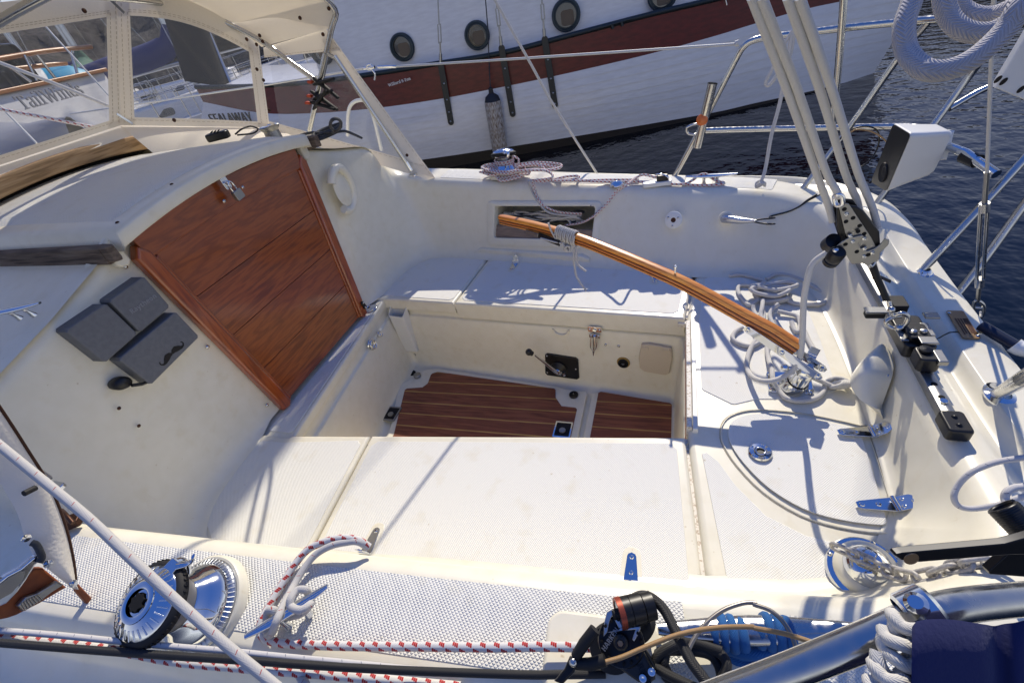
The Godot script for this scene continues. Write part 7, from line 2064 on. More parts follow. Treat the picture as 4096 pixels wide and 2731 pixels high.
func build_near_corner() -> void:
	# near quarter of the stern rail
	var t = thing("near_rail", "thick polished steel rail slanting across the bottom right corner", "rail")
	var mb = MB.new()
	mb.tube(spline([Vector3(-0.019, 0.6511, 1.2293), Vector3(0.0442, 0.6829, 1.2015), Vector3(0.1005, 0.7202, 1.1791), Vector3(0.1517, 0.7523, 1.1565), Vector3(0.1819, 0.7697, 1.1419), Vector3(0.2031, 0.7788, 1.1315)], 5), 0.0142, 28)
	part(t, "leg", mb, M.steel)
	mb = MB.new()
	mb.tube(spline([Vector3(0.1989, 0.7729, 1.1315), Vector3(0.2327, 0.7671, 1.1139), Vector3(0.2929, 0.7485, 1.0881), Vector3(0.3617, 0.7263, 1.0613)], 5), 0.0135, 28)
	part(t, "top_rail", mb, M.steel)
	var cl = thing("rail_clamp", "dark polished clamp joining the two rail tubes at the bottom right", "clamp")
	mb = MB.new()
	var cd = (Vector3(0.2031, 0.7788, 1.1315) - Vector3(0.1819, 0.7697, 1.1419)).normalized()
	mb.lathe([Vector2(0.0145, -0.012), Vector2(0.0175, -0.010), Vector2(0.018, 0.010), Vector2(0.0145, 0.013)], frame(Vector3(0.1943, 0.7885, 1.1344), cd), 24)
	mb.lathe([Vector2(0.008, 0), Vector2(0.008, 0.010), Vector2(0.005, 0.013), Vector2(0, 0.013)], frame(Vector3(0.1862, 0.8079, 1.1398), Vector3(-0.4, 0.9, 0.2)), 16)
	part(cl, "collar", mb, M.chrome)
	mb = MB.new()
	mb.tube(pts([Vector3(0.1789, 0.8034, 1.147), Vector3(0.1829, 0.7996, 1.1511)]), 0.010, 14)
	part(cl, "pin", mb, M.satin)
	# whipped rope round the tube
	mb = MB.new()
	var w = thing("rail_whipping", "frayed grey white braided rope whipped round the near rail", "rope")
	for k in 9:
		var p = []
		var c: Vector3 = Vector3(0.178, 0.8032, 1.1503).lerp(Vector3(0.1586, 0.7791, 1.1931), k / 8.0)
		for i in 13:
			var a = PI * (i / 12.0) * 1.3 - 0.5
			p.append(c + Vector3(-cos(a) * 0.009 + 0.003 * sin(k * 2.0), 0.0015 * sin(i * 1.1 + k) + sin(a) * 0.006 * (1 if k % 2 == 0 else -1), sin(a) * 0.009))
		mb = MB.new()
		mb.tube(spline(p, 2), 0.0052, 8)
		part(w, "turn", mb, M.whiterope)
	# navy cloth lying over the rail
	var rows = []
	var tops = [Vector3(0.1689, 0.8299, 1.1667), Vector3(0.1727, 0.8325, 1.1628), Vector3(0.1842, 0.8313, 1.1585), Vector3(0.1988, 0.8278, 1.1548), Vector3(0.2117, 0.8235, 1.1524), Vector3(0.2203, 0.8207, 1.1508), Vector3(0.2267, 0.8186, 1.1497), Vector3(0.234, 0.8183, 1.1466), Vector3(0.2416, 0.8174, 1.1438), Vector3(0.251, 0.8172, 1.1397), Vector3(0.2647, 0.8144, 1.1358)]
	var ts = spline(tops, 4)
	var toc = (Vector3(0, 1.25, 1.356) - ts[10]).normalized()
	var down = (Vector3(0.1954, 0.798, 1.1812) - Vector3(0.1945, 0.8288, 1.1559)).normalized()
	for j in 15:
		var line = PackedVector3Array()
		for i in ts.size():
			var s = i / float(ts.size() - 1)
			var a = j / 14.0
			var p: Vector3 = ts[i]
			var fold = 0.006 * sin(s * 9.0 + a * 3.0) * a - 0.012 * exp(-pow((s - 0.62 - a * 0.25) * 9.0, 2.0))
			if j <= 11: line.append(p + down * (0.30 * (j / 11.0)) + toc * (0.022 * sin(min(1.0, a * 2.4) * PI / 2) + fold))
			else: line.append(p + down * (0.30 * ((14 - j) / 3.0)) - toc * (0.02 + 0.02 * ((14 - j) / 3.0)))
		rows.append(line)
	var rt = []
	for i in ts.size():
		var line = PackedVector3Array()
		for j in 15: line.append(rows[j][i])
		rt.append(line)
	mb = MB.new()
	mb.grid(rt, true)
	for e in [0, rt.size() - 1]:
		var c = Vector3.ZERO
		for p in rt[e]: c += p
		c /= 15.0
		for j in 15: mb.flat(c, rt[e][j], rt[e][(j + 1) % 15])
	solo("navy_cloth", mb, M.navy, "navy blue fleece cloth folded over the rail at the bottom right", "cloth")
	# tiller pilot arm and its spring
	var ar = thing("windvane_arm", "flat black metal arm with a brass bush at the lower right", "arm")
	var poly = [Vector3(0.2891, 0.5512, 0.9508), Vector3(0.2906, 0.5534, 0.9482), Vector3(0.2969, 0.5542, 0.9446), Vector3(0.4152, 0.5578, 0.9151), Vector3(0.447, 0.5653, 0.8943), Vector3(0.4684, 0.5621, 0.8872), Vector3(0.4692, 0.5357, 0.9088), Vector3(0.4278, 0.5417, 0.9227), Vector3(0.3202, 0.5381, 0.9475), Vector3(0.298, 0.5439, 0.9527)]
	var n: Vector3 = (poly[3] - poly[0]).cross(poly[8] - poly[0]).normalized()
	if n.dot(toc) < 0: n = -n
	var F = frame(poly[0], n, poly[3] - poly[0])
	var iv = F.affine_inverse()
	var pl = PackedVector2Array()
	for p in poly:
		var q: Vector3 = iv * p
		pl.append(Vector2(q.x, q.z))
	mb = MB.new()
	mb.prism(pl, 0.012, 0.0015, F * at(Vector3(0, -0.012, 0)))
	part(ar, "bar", mb, M.anodised)
	mb = MB.new()
	mb.lathe([Vector2(0.0095, 0), Vector2(0.009, 0.001), Vector2(0, 0.001)], F * at((iv * Vector3(0.309, 0.5446, 0.9471)) * Vector3(1, 0, 1)), 20)
	part(ar, "bush", mb, M.brass)
	pl = PackedVector2Array()
	for p in [Vector3(0.4381, 0.5299, 0.9141), Vector3(0.477, 0.5232, 0.9019), Vector3(0.478, 0.488, 0.9307), Vector3(0.425, 0.4996, 0.9454), Vector3(0.4217, 0.5047, 0.9426)]:
		var q: Vector3 = iv * p
		pl.append(Vector2(q.x, q.z))
	mb = MB.new()
	mb.prism(pl, 0.012, 0.0015, F * at(Vector3(0, -0.026, 0)))
	part(ar, "upright", mb, M.anodised)
	mb = MB.new()
	var s0: Vector3 = Vector3(0.4521, 0.5304, 0.8383); var s1: Vector3 = Vector3(0.477, 0.5129, 0.8691)
	var sp = []
	var sf = frame(s0, s1 - s0)
	for i in 150:
		var a = TAU * i / 10.0
		sp.append(sf * Vector3(cos(a) * 0.0165, s0.distance_to(s1) * i / 149.0, sin(a) * 0.0165))
	mb.tube(PackedVector3Array(sp), 0.0034, 6)
	solo("coil_spring", mb, M.black, "black coil spring above the flat black arm", "spring")
	# chain draped over the cowl vent
	var v = thing("cowl_vent", "chrome and white round vent low at the near aft corner", "vent")
	var vc: Vector3 = Vector3(0.4359, 0.02, 0.6926)
	var vf = frame(vc, Vector3(-0.1, 0.9, 0.15))
	mb = MB.new()
	mb.lathe([Vector2(0.078, -0.02), Vector2(0.078, 0.002), Vector2(0.074, 0.008), Vector2(0.062, 0.010)], vf, 40)
	part(v, "flange", mb, M.chrome)
	mb = MB.new()
	mb.lathe([Vector2(0.064, 0.006), Vector2(0.062, 0.026), Vector2(0.054, 0.034), Vector2(0.046, 0.036)], vf, 40)
	part(v, "body", mb, M.gel)
	mb = MB.new()
	mb.lathe([Vector2(0.048, 0.033), Vector2(0.046, 0.044), Vector2(0.036, 0.056), Vector2(0.018, 0.063), Vector2(0, 0.065)], vf, 40)
	part(v, "dome", mb, M.chrome)
	for k in 4:
		mb = MB.new()
		screw(mb, vf * Vector3(cos(k * 1.57 + 0.4) * 0.070, 0.009, sin(k * 1.57 + 0.4) * 0.070), vf.basis.y, 0.006)
		part(v, "screw", mb, M.steel)
	var ch = thing("galvanised_chain", "short length of pale galvanised chain from the vent to the black arm", "chain")
	var path = spline([Vector3(0.3764, 0.1, 0.6933), Vector3(0.3943, 0.105, 0.7036), Vector3(0.4162, 0.105, 0.713), Vector3(0.4371, 0.11, 0.7272), Vector3(0.4539, 0.13, 0.7461), Vector3(0.4683, 0.16, 0.7645), Vector3(0.4885, 0.19, 0.7699), Vector3(0.5094, 0.22, 0.7676), Vector3(0.5267, 0.25, 0.771), Vector3(0.5486, 0.27, 0.7713), Vector3(0.568, 0.29, 0.7744)], 8)
	var dist = 0.0
	var nxt = 0.0
	var idx = 0
	for i in range(1, path.size()):
		dist += path[i].distance_to(path[i - 1])
		if dist >= nxt:
			var d = (path[i] - path[i - 1]).normalized()
			var lf = frame(path[i], d, Vector3.UP if idx % 2 == 0 else Vector3.BACK)
			var ring = PackedVector3Array()
			for k in 14:
				var a = TAU * k / 14
				ring.append(lf * Vector3(cos(a) * 0.0115, sin(a) * 0.0115 + (0.0145 if sin(a) > 0 else -0.0145), 0))
			mb = MB.new()
			mb.tube(ring, 0.0047, 8, true)
			part(ch, "link", mb, M.dull)
			nxt += 0.033
			idx += 1
	rope("stern_loop", [Vector3(0.6953, 0.3718, 0.5831), Vector3(0.631, 0.366, 0.6036), Vector3(0.5853, 0.3593, 0.6163), Vector3(0.5496, 0.3428, 0.6326), Vector3(0.5326, 0.3184, 0.647), Vector3(0.5255, 0.3022, 0.6637), Vector3(0.5357, 0.2864, 0.6722), Vector3(0.5638, 0.2771, 0.6671), Vector3(0.5976, 0.2954, 0.664), Vector3(0.6327, 0.309, 0.6504), Vector3(0.697, 0.316, 0.6289)], 0.0056, M.bluefleck, "thin white line looped in the air at the right edge", "", "rope", 5)
	rope("stern_loop", [Vector3(0.6481, 0.389, 0.6732), Vector3(0.5814, 0.3978, 0.6964), Vector3(0.5638, 0.3994, 0.7032), Vector3(0.5534, 0.3952, 0.7113), Vector3(0.5517, 0.387, 0.719), Vector3(0.5518, 0.3855, 0.734), Vector3(0.5526, 0.3842, 0.7485)], 0.0062, M.bluefleck, "small bight of thin white line above the coil spring", "", "rope", 5)
	var lg = thing("quarter_rail", "steel rail leg standing on an oval flange at the right edge", "rail")
	mb = MB.new()
	mb.lathe([Vector2(0.036, 0), Vector2(0.036, 0.005), Vector2(0.026, 0.008), Vector2(0.016, 0.014)], at(Vector3(0.7877, 0.196, 0.2668)) * Transform3D(Basis.from_scale(Vector3(0.95, 1, 1.35))), 26)
	part(lg, "flange", mb, M.chrome)
	mb = MB.new()
	mb.tube(pts([Vector3(0.778, 0.205, 0.2661), Vector3(0.5772, 0.5425, 0.5776), Vector3(0.5627, 0.6481, 0.6342)]), 0.0135, 16)
	part(lg, "leg", mb, M.steel)
	mb = MB.new()
	mb.lathe([Vector2(0.034, 0), Vector2(0.033, 0.02), Vector2(0.022, 0.034), Vector2(0, 0.038)], at(Vector3(0.5911, 0.16, 0.7658)), 24)
	solo("white_knob", mb, M.white, "round white plastic cap beside the black arm's foot", "cap")

func build_left_edge() -> void:
	# canvas tool pocket hanging from the dodger's edge
	var t = thing("tool_pocket", "white canvas tool pocket hanging at the left edge", "pocket")
	var R = spline([Vector3(-1.14, 0.9217, 1.0623), Vector3(-1.14, 0.8363, 1.0825), Vector3(-1.14, 0.7515, 1.1054), Vector3(-1.135, 0.6659, 1.1322), Vector3(-1.13, 0.587, 1.1684), Vector3(-1.125, 0.5233, 1.2065), Vector3(-1.12, 0.4811, 1.2382)], 4)
	var L = spline([Vector3(-1.16, 0.8524, 1.1413), Vector3(-1.16, 0.7717, 1.1528), Vector3(-1.16, 0.7218, 1.1641), Vector3(-1.15, 0.6614, 1.1878), Vector3(-1.145, 0.6154, 1.212), Vector3(-1.13, 0.5734, 1.2304), Vector3(-1.122, 0.4827, 1.241)], 4)
	var rows = []
	for i in R.size():
		var line = PackedVector3Array()
		for j in 9:
			var s = j / 8.0
			line.append(L[i].lerp(R[i], s) + Vector3(0.012 * sin(s * PI), 0, 0))
		for j in 9:
			var s = 1.0 - j / 8.0
			line.append(L[i].lerp(R[i], s) + Vector3(-0.012 * sin(s * PI) - 0.003, 0, 0))
		rows.append(line)
	var mb = MB.new()
	mb.grid(rows, true)
	part(t, "canvas", mb, M.canvas)
	mb = MB.new()
	mb.tube(R, 0.0028, 6)
	part(t, "piping", mb, M.bronze)
	for p in [Vector3(-1.115, 0.5665, 1.2291), Vector3(-1.108, 0.5007, 1.2366), Vector3(-1.135, 0.6236, 1.2122)]:
		mb = MB.new()
		mb.lathe([Vector2(0.0075, 0), Vector2(0.007, 0.002), Vector2(0, 0.003)], frame(p, Vector3.RIGHT), 14)
		part(t, "eyelet", mb, M.chrome)
	mb = MB.new()
	mb.tube(pts([Vector3(-1.11, 0.7035, 1.1659), Vector3(-1.115, 0.6952, 1.1488)]), 0.0055, 8)
	part(t, "toggle", mb, M.matte)
	var s = thing("leather_sheath", "tan leather sheath poking out below the white tool pocket", "sheath")
	part(s, "body", flatx([Vector3(-1.14, 0.5683, 1.309), Vector3(-1.14, 0.56, 1.2417), Vector3(-1.14, 0.5477, 1.2346), Vector3(-1.14, 0.48, 1.2418), Vector3(-1.14, 0.4992, 1.2809), Vector3(-1.14, 0.5168, 1.309), Vector3(-1.14, 0.5249, 1.3171), Vector3(-1.14, 0.5431, 1.3293)], -1.165, 0.02, 0.004), M.blockwood)
	part(s, "tip", flatx([Vector3(-1.14, 0.4768, 1.2296), Vector3(-1.14, 0.4649, 1.2282), Vector3(-1.14, 0.4245, 1.2352), Vector3(-1.14, 0.3745, 1.2481), Vector3(-1.14, 0.415, 1.2486), Vector3(-1.14, 0.4548, 1.2404)], -1.160, 0.014, 0.003), M.blockwood)
	var k = thing("rigging_knife", "steel rigging knife held in the tan leather sheath", "knife")
	part(k, "handle", flatx([Vector3(-1.12, 0.605, 1.2899), Vector3(-1.12, 0.6017, 1.2694), Vector3(-1.12, 0.5936, 1.2528), Vector3(-1.12, 0.5917, 1.2327), Vector3(-1.12, 0.5888, 1.2244), Vector3(-1.12, 0.577, 1.2303), Vector3(-1.12, 0.5768, 1.24), Vector3(-1.12, 0.568, 1.262), Vector3(-1.12, 0.5632, 1.2806), Vector3(-1.12, 0.562, 1.3013), Vector3(-1.12, 0.5723, 1.3163)], -1.138, 0.016, 0.004), M.chrome)
	part(k, "inlay", flatx([Vector3(-1.12, 0.6006, 1.2935), Vector3(-1.12, 0.5981, 1.2723), Vector3(-1.12, 0.5908, 1.2562), Vector3(-1.12, 0.5837, 1.254), Vector3(-1.12, 0.5753, 1.2642), Vector3(-1.12, 0.5721, 1.2867), Vector3(-1.12, 0.582, 1.3084)], -1.121, 0.001, 0.0), M.satin)
	mb = MB.new()
	mb.tube(spline([Vector3(-1.115, 0.5809, 1.2349), Vector3(-1.115, 0.5839, 1.2266), Vector3(-1.115, 0.5974, 1.2199), Vector3(-1.12, 0.6092, 1.2145), Vector3(-1.125, 0.6144, 1.215)], 4), 0.006, 8)
	part(k, "lanyard", mb, M.greyrope)
	var m = thing("marlinspike", "flat ribbed steel tool beside the rigging knife in the sheath", "tool")
	part(m, "blade", flatx([Vector3(-1.13, 0.5385, 1.2983), Vector3(-1.13, 0.5394, 1.2828), Vector3(-1.13, 0.528, 1.271), Vector3(-1.13, 0.5148, 1.2423), Vector3(-1.13, 0.4991, 1.242), Vector3(-1.13, 0.5062, 1.2592), Vector3(-1.13, 0.5106, 1.2777), Vector3(-1.13, 0.5222, 1.3012)], -1.142, 0.012, 0.003), M.satin)
	for i in 7:
		mb = MB.new()
		var a: Vector3 = Vector3(-1.129, 0.5387, 1.2919).lerp(Vector3(-1.129, 0.5272, 1.2722), i / 6.0); var b: Vector3 = Vector3(-1.129, 0.5213, 1.2985).lerp(Vector3(-1.129, 0.5117, 1.275), i / 6.0)
		mb.tube(pts([a, b]), 0.0012, 5)
		part(m, "rib", mb, M.satin)
	mb = MB.new()
	mb.rbox(at(Vector3(-1.365, 0.45, 1.1166), 0, 0.6), Vector3(0.05, 0.02, 0.035), 0.006, 0.004)
	mb.tube(spline([Vector3(-1.3981, 0.47, 1.1028), Vector3(-1.3502, 0.48, 1.1136), Vector3(-1.3202, 0.47, 1.1238)], 4), 0.005, 8)
	solo("deck_eye", mb, M.bronze, "small dark bronze deck eye by the tool pocket", "deck eye")

# ---------------------------------------------------------------- spray dodger
func patch(a: Vector3, b: Vector3, c: Vector3, d: Vector3, u0: float, u1: float, v0: float, v1: float, sag := Vector3.ZERO, lift := Vector3.ZERO) -> MB:
	# part of the sheet a-b (upper edge) to d-c (lower edge)
	var rows = []
	for i in 9:
		var v = lerp(v0, v1, i / 8.0)
		var line = PackedVector3Array()
		for j in 13:
			var u = lerp(u0, u1, j / 12.0)
			line.append(a.lerp(b, u).lerp(d.lerp(c, u), v) + sag * sin(u * PI) * (1.0 - v) + lift)
		rows.append(line)
	var mb = MB.new()
	mb.grid(rows)
	return mb

func seam(parent: Node3D, a: Vector3, b: Vector3, c: Vector3, d: Vector3, u0: float, v0: float, u1: float, v1: float, sag: Vector3, lift: Vector3) -> void:
	# a row of stitching as short raised threads
	var mb = MB.new()
	var n = 26
	for i in n:
		var p = []
		for e in [0.15, 0.8]:
			var s: float = (i + e) / n
			var u: float = lerp(u0, u1, s); var v: float = lerp(v0, v1, s)
			p.append(a.lerp(b, u).lerp(d.lerp(c, u), v) + sag * sin(u * PI) * (1.0 - v) + lift)
		mb.tube(PackedVector3Array(p), 0.0009, 4, false, false)
	var o = part(parent, "stitching", mb, M.stitch)
	o.set_meta("kind", "stuff")

func snap(parent: Node3D, p: Vector3, n: Vector3) -> void:
	var mb = MB.new()
	mb.lathe([Vector2(0.009, 0), Vector2(0.008, 0.004), Vector2(0, 0.006)], frame(p, n), 14)
	part(parent, "snap_fastener", mb, M.bronze)

func build_dodger() -> void:
	var d = thing("spray_dodger", "cream canvas spray dodger on a steel frame with clear windows", "dodger")
	var fore = [Vector3(-1.8305, 1.0408, -1), Vector3(-1.9467, 1.1485, -1), Vector3(-2.0419, 1.2528, -0.985), Vector3(-2.1393, 1.347, -0.94), Vector3(-2.2182, 1.4192, -0.87), Vector3(-2.2681, 1.4772, -0.75), Vector3(-2.2567, 1.5086, -0.58)]
	var mid = Vector3(fore[6].x - 0.03, fore[6].y + 0.06, 0)
	var hoop = fore.duplicate()
	for i in hoop.size(): hoop[i] += Vector3(0.025, 0, 0)
	hoop.append(Vector3(mid.x + 0.04, mid.y - 0.02, -0.3)); hoop.append(mid); hoop.append(Vector3(mid.x + 0.02, mid.y - 0.02, 0.3))
	for i in 7: hoop.append(fore[6 - i] * Vector3(1, 1, -1))
	var aft = [Vector3(-2.0109, 0.8151, -1.02), Vector3(-1.8053, 1.0382, -1.015), Vector3(-1.6167, 1.2392, -1), Vector3(-1.5487, 1.3159, -0.99)]
	var at_ = aft.duplicate()
	at_.append(Vector3(-1.56, 1.43, -0.86)); at_.append(Vector3(-1.53, 1.54, -0.6)); at_.append(Vector3(-1.52, 1.59, -0.2)); at_.append(Vector3(-1.52, 1.59, 0.2)); at_.append(Vector3(-1.53, 1.54, 0.6)); at_.append(Vector3(-1.56, 1.43, 0.86))
	for i in 4: at_.append(aft[3 - i] * Vector3(1, 1, -1))
	var mb = MB.new()
	mb.tube(spline(hoop, 4), 0.0125, 14)
	part(d, "forward_hoop", mb, M.steel)
	mb = MB.new()
	mb.tube(spline(at_, 4), 0.0135, 14)
	part(d, "aft_hoop", mb, M.steel)
	for sd in [1, -1]:
		var s = Vector3(1, 1, -sd)
		mb = MB.new()
		mb.tube(pts([Vector3(-1.4653, 0.5134, -1.06) * s, Vector3(-1.6531, 1.1365, -1.005) * s]), 0.0115, 12)
		part(d, "brace", mb, M.steel)
		mb = MB.new()
		mb.tube(pts([Vector3(-1.4672, 0.5162, -1.06) * s, Vector3(-1.4821, 0.5663, -1.058) * s]), 0.014, 12)
		mb.rbox(at(Vector3(-1.4692, 0.4863, -1.065) * s), Vector3(0.05, 0.014, 0.04), 0.01, 0.004)
		part(d, "deck_hinge", mb, M.chrome)
		mb = MB.new()
		mb.tube(pts([Vector3(-1.7813, 1.0621, -1.012) * s, Vector3(-1.695, 1.1548, -1.005) * s]), 0.0165, 14)
		mb.tube(pts([Vector3(-1.7031, 1.1599, -1.005) * s, Vector3(-1.6568, 1.1294, -1.005) * s]), 0.009, 10)
		part(d, "jaw_slide", mb, M.steel)
	mb = MB.new()
	mb.tube(pts([Vector3(-1.8143, 1.4199, 0.3195), Vector3(-1.7152, 1.4486, 0.2501), Vector3(-1.6049, 1.475, 0.1775)]), 0.0125, 12)
	part(d, "grab_rail", mb, M.steel)
	# canopy
	var H = spline(hoop.slice(3, hoop.size() - 3), 5)
	var A2 = spline(at_.slice(2, at_.size() - 2), 5)
	var rows = []
	for i in 41:
		var t = i / 40.0
		var p: Vector3 = H[int(round(t * (H.size() - 1)))]; var q: Vector3 = A2[int(round(t * (A2.size() - 1)))]
		var line = PackedVector3Array()
		for j in 11:
			var w = j / 10.0
			line.append(p.lerp(q, w) + Vector3(0, 0.018 + 0.02 * sin(w * PI) + 0.006 * sin(t * 31.0 + w * 5.0) * sin(w * PI) + 0.004 * sin(t * 13.0 - w * 9.0), 0))
		rows.append(line)
	mb = MB.new()
	mb.grid(rows)
	part(d, "canopy", mb, M.canvas)
	# hanging valance at the starboard after corner
	for sd in [-1, 1]:
		var s = Vector3(1, 1, -sd)
		part(d, "valance", patch(Vector3(-2.1337, 1.367, -0.95) * s, Vector3(-1.5407, 1.3792, -1.02) * s, Vector3(-1.6041, 1.249, -1.02) * s, Vector3(-2.0622, 1.2424, -1) * s, 0, 1, 0, 1), M.canvas)
		# side window with its canvas surround
		var a: Vector3 = Vector3(-2.07, 1.2219, -1.0135) * s; var b: Vector3 = Vector3(-1.6419, 1.2103, -1.03) * s; var c: Vector3 = Vector3(-1.37, 0.4325, -1.14) * s; var e: Vector3 = Vector3(-2.13, 0.883, -0.8669) * s
		part(d, "window_pane", patch(a, b, c, e, 0.06, 0.86, 0.06, 0.9), M.vinyl)
		part(d, "window_border", patch(a, b, c, e, 0.0, 1.0, -0.05, 0.075, Vector3.ZERO, Vector3(0, 0, 0.003)), M.canvas)
		part(d, "window_border", patch(a, b, c, e, 0.85, 1.0, 0.0, 1.0, Vector3.ZERO, Vector3(0, 0, 0.005)), M.canvas)
		part(d, "window_border", patch(a, b, c, e, 0.0, 1.0, 0.89, 1.04, Vector3.ZERO, Vector3(0, 0, 0.004)), M.canvas)
		if sd == -1:
			for k in [[0.865, 0.02, 0.865, 0.98], [0.985, 0.02, 0.985, 0.98], [0.0, 0.06, 0.98, 0.06], [0.1, 0.905, 0.98, 0.905]]: seam(d, a, b, c, e, k[0], k[1], k[2], k[3], Vector3.ZERO, Vector3(0, 0, 0.008))
	# windscreen, a panel each side of a zipped strip, and its after strip
	var c_b: Vector3 = Vector3(-2.5, 1.0862, -0.3698); var c_t: Vector3 = Vector3(-2.32, 1.5331, -0.5742)
	var r_b: Vector3 = Vector3(-2.16, 0.8861, -0.8935); var r_t: Vector3 = Vector3(-2.1, 1.2458, -1.0185)
	var l_b: Vector3 = Vector3(-2.56, 1.0832, 0.2656); var l_t: Vector3 = Vector3(-2.34, 1.5247, 0.0145)
	var k_b: Vector3 = l_b + (l_b - c_b) * 0.9 + Vector3(0.25, -0.05, 0); var k_t: Vector3 = l_t + (l_t - c_t) * 0.7 + Vector3(0.2, -0.1, 0)
	var up = Vector3(0.02, 0.06, 0)
	for e in [[c_t, r_t, r_b, c_b, up, 0.07, 0.925], [l_t, c_t, c_b, l_b, Vector3.ZERO, -0.2, 0.925], [k_t, l_t, l_b, k_b, Vector3.ZERO, 0.08, 0.9]]:
		part(d, "window_pane", patch(e[0], e[1], e[2], e[3], e[5], e[6], 0.12, 0.94, e[4]), M.vinyl)
		part(d, "window_border", patch(e[0], e[1], e[2], e[3], 0.0, 1.0, -0.06, 0.13, e[4], Vector3(0.004, 0, 0)), M.canvas)
		part(d, "window_border", patch(e[0], e[1], e[2], e[3], 0.0, 1.0, 0.93, 1.0, e[4], Vector3(0.004, 0, 0)), M.canvas)
		part(d, "window_border", patch(e[0], e[1], e[2], e[3], 0.91, 1.0, -0.05, 1.0, e[4], Vector3(0.007, 0, 0)), M.canvas)
	part(d, "window_border", patch(c_t, r_t, r_b, c_b, 0.0, 0.08, -0.05, 1.0, up, Vector3(0.007, 0, 0)), M.canvas)
	for e in [[c_t, r_t, r_b, c_b, up, 0.06, 0.935], [l_t, c_t, c_b, l_b, Vector3.ZERO, 0.2, 0.935]]:
		for k in [[e[5], 0.105, e[6], 0.105], [e[5], 0.09, e[6], 0.09], [e[5], 0.955, e[6], 0.955], [e[6], 0.1, e[6], 0.955], [e[6] + 0.045, 0.02, e[6] + 0.045, 0.98]]:
			seam(d, e[0], e[1], e[2], e[3], k[0], k[1], k[2], k[3], e[4], Vector3(0.011, 0, 0))
	seam(d, c_t, r_t, r_b, c_b, 0.06, 0.1, 0.06, 0.955, up, Vector3(0.011, 0, 0))
	seam(d, c_t, r_t, r_b, c_b, 0.02, 0.0, 0.02, 0.98, up, Vector3(0.011, 0, 0))
	part(d, "apron", patch(c_b, r_b, Vector3(-2.02, 0.8429, -0.833), Vector3(-2.42, 0.9971, -0.3563), 0.0, 1.05, -0.02, 1.6), M.canvas)
	part(d, "apron", patch(l_b, c_b, Vector3(-2.47, 1.0362, -0.3661), Vector3(-2.52, 1.0411, 0.3043), 0.0, 1.02, -0.02, 1.0), M.canvas)
	for p in [[Vector3(-2.3, 1.498, -0.377)], [Vector3(-2.33, 1.5008, -0.3993)], [Vector3(-2.05, 1.1596, -0.8706)], [Vector3(-2.04, 1.2572, -0.9336)], [Vector3(-2.06, 1.1074, -0.892)], [Vector3(-2.08, 0.9733, -0.8563)], [Vector3(-2.28, 1.0552, -0.4616)], [Vector3(-2.05, 1.287, -0.895)]]: snap(d, p[0] + Vector3(0.012, 0, 0), Vector3.RIGHT)
	for p in [Vector3(-2.0131, 1.2896, -0.98), Vector3(-2.0112, 1.2638, -0.98), Vector3(-1.5772, 1.3222, -1), Vector3(-1.716, 1.3147, -0.95), Vector3(-1.6607, 1.2323, -1), Vector3(-1.4542, 0.6057, -1.06)]: snap(d, p + Vector3(0, 0, 0.012), Vector3.BACK)
	mb = MB.new()
	mb.box(frame(Vector3(-2.27, 1.5042, -0.5004) + Vector3(0.012, 0, 0), Vector3.RIGHT, Vector3(0, -0.9, -0.5)), Vector3(0.075, 0.003, 0.012), 0.001)
	part(d, "zip_pull", mb, M.print)
	mb = MB.new()
	mb.box(frame(Vector3(-2.47, 1.1075, -0.3776) + Vector3(0.016, 0, 0), Vector3.RIGHT, Vector3(0, -0.8, -0.6)), Vector3(0.07, 0.003, 0.012), 0.001)
	part(d, "zip_pull", mb, M.chrome)
	# spring clamps gripping the after hoop
	var k = 0
	for e in [[Vector3(-1.791, 1.037, -0.99), 0.35, "upper black spring clamp gripping the dodger's steel post"], [Vector3(-1.831, 0.9756, -0.99), 0.25, "middle black spring clamp with orange jaw tips on the dodger post"], [Vector3(-1.8519, 0.9463, -0.98), -0.1, "lowest black spring clamp on the dodger's steel post"]]:
		var c = thing("spring_clamp", e[2], "clamp", "spring clamps on the dodger post")
		var o: Vector3 = e[0]
		for w in [-1, 1]:
			mb = MB.new()
			var dir = Vector3(cos(e[1] + w * 0.22), -sin(e[1] + w * 0.42), 0.25)
			mb.tube(spline([o - dir * 0.05, o, o + dir * 0.055, o + dir * 0.115], 4), PackedFloat32Array([0.009, 0.011, 0.013, 0.015, 0.016, 0.0155, 0.014, 0.013, 0.012, 0.0115, 0.011, 0.011, 0.010]), 8, false, true, 0.7)
			part(c, "handle", mb, M.matte)
		mb = MB.new()
		mb.box(frame(o - Vector3(0.055, -0.012, 0.0), Vector3(0.2, 1, 0)), Vector3(0.026, 0.014, 0.02), 0.004)
		part(c, "jaw_tip", mb, M.orange)
		k += 1
	# lines and fittings on the cabin top
	rope("grey_coil", [Vector3(-1.8034, 0.86, -0.7052), Vector3(-1.6784, 0.875, -0.6391), Vector3(-1.5597, 0.88, -0.5661), Vector3(-1.5016, 0.88, -0.5706), Vector3(-1.3819, 0.93, -0.4097), Vector3(-1.2331, 0.98, -0.2421), Vector3(-1.2167, 0.98, -0.2544), Vector3(-1.2707, 0.95, -0.3398), Vector3(-1.4057, 0.9, -0.4935), Vector3(-1.5196, 0.87, -0.5894), Vector3(-1.4949, 0.86, -0.6371), Vector3(-1.5258, 0.82, -0.7388), Vector3(-1.6079, 0.76, -0.91)], 0.0062, M.greyrope, "dark grey rope with a standing loop on the cabin top edge", "", "rope", 5)
	var gp = []
	for i in 26: gp.append(Vector3(-1.5832, 0.855, -0.6316) + Vector3(cos(i * 0.8) * 0.05, 0.006 + 0.0008 * i, sin(i * 0.8) * 0.10 + 0.015 * sin(i)))
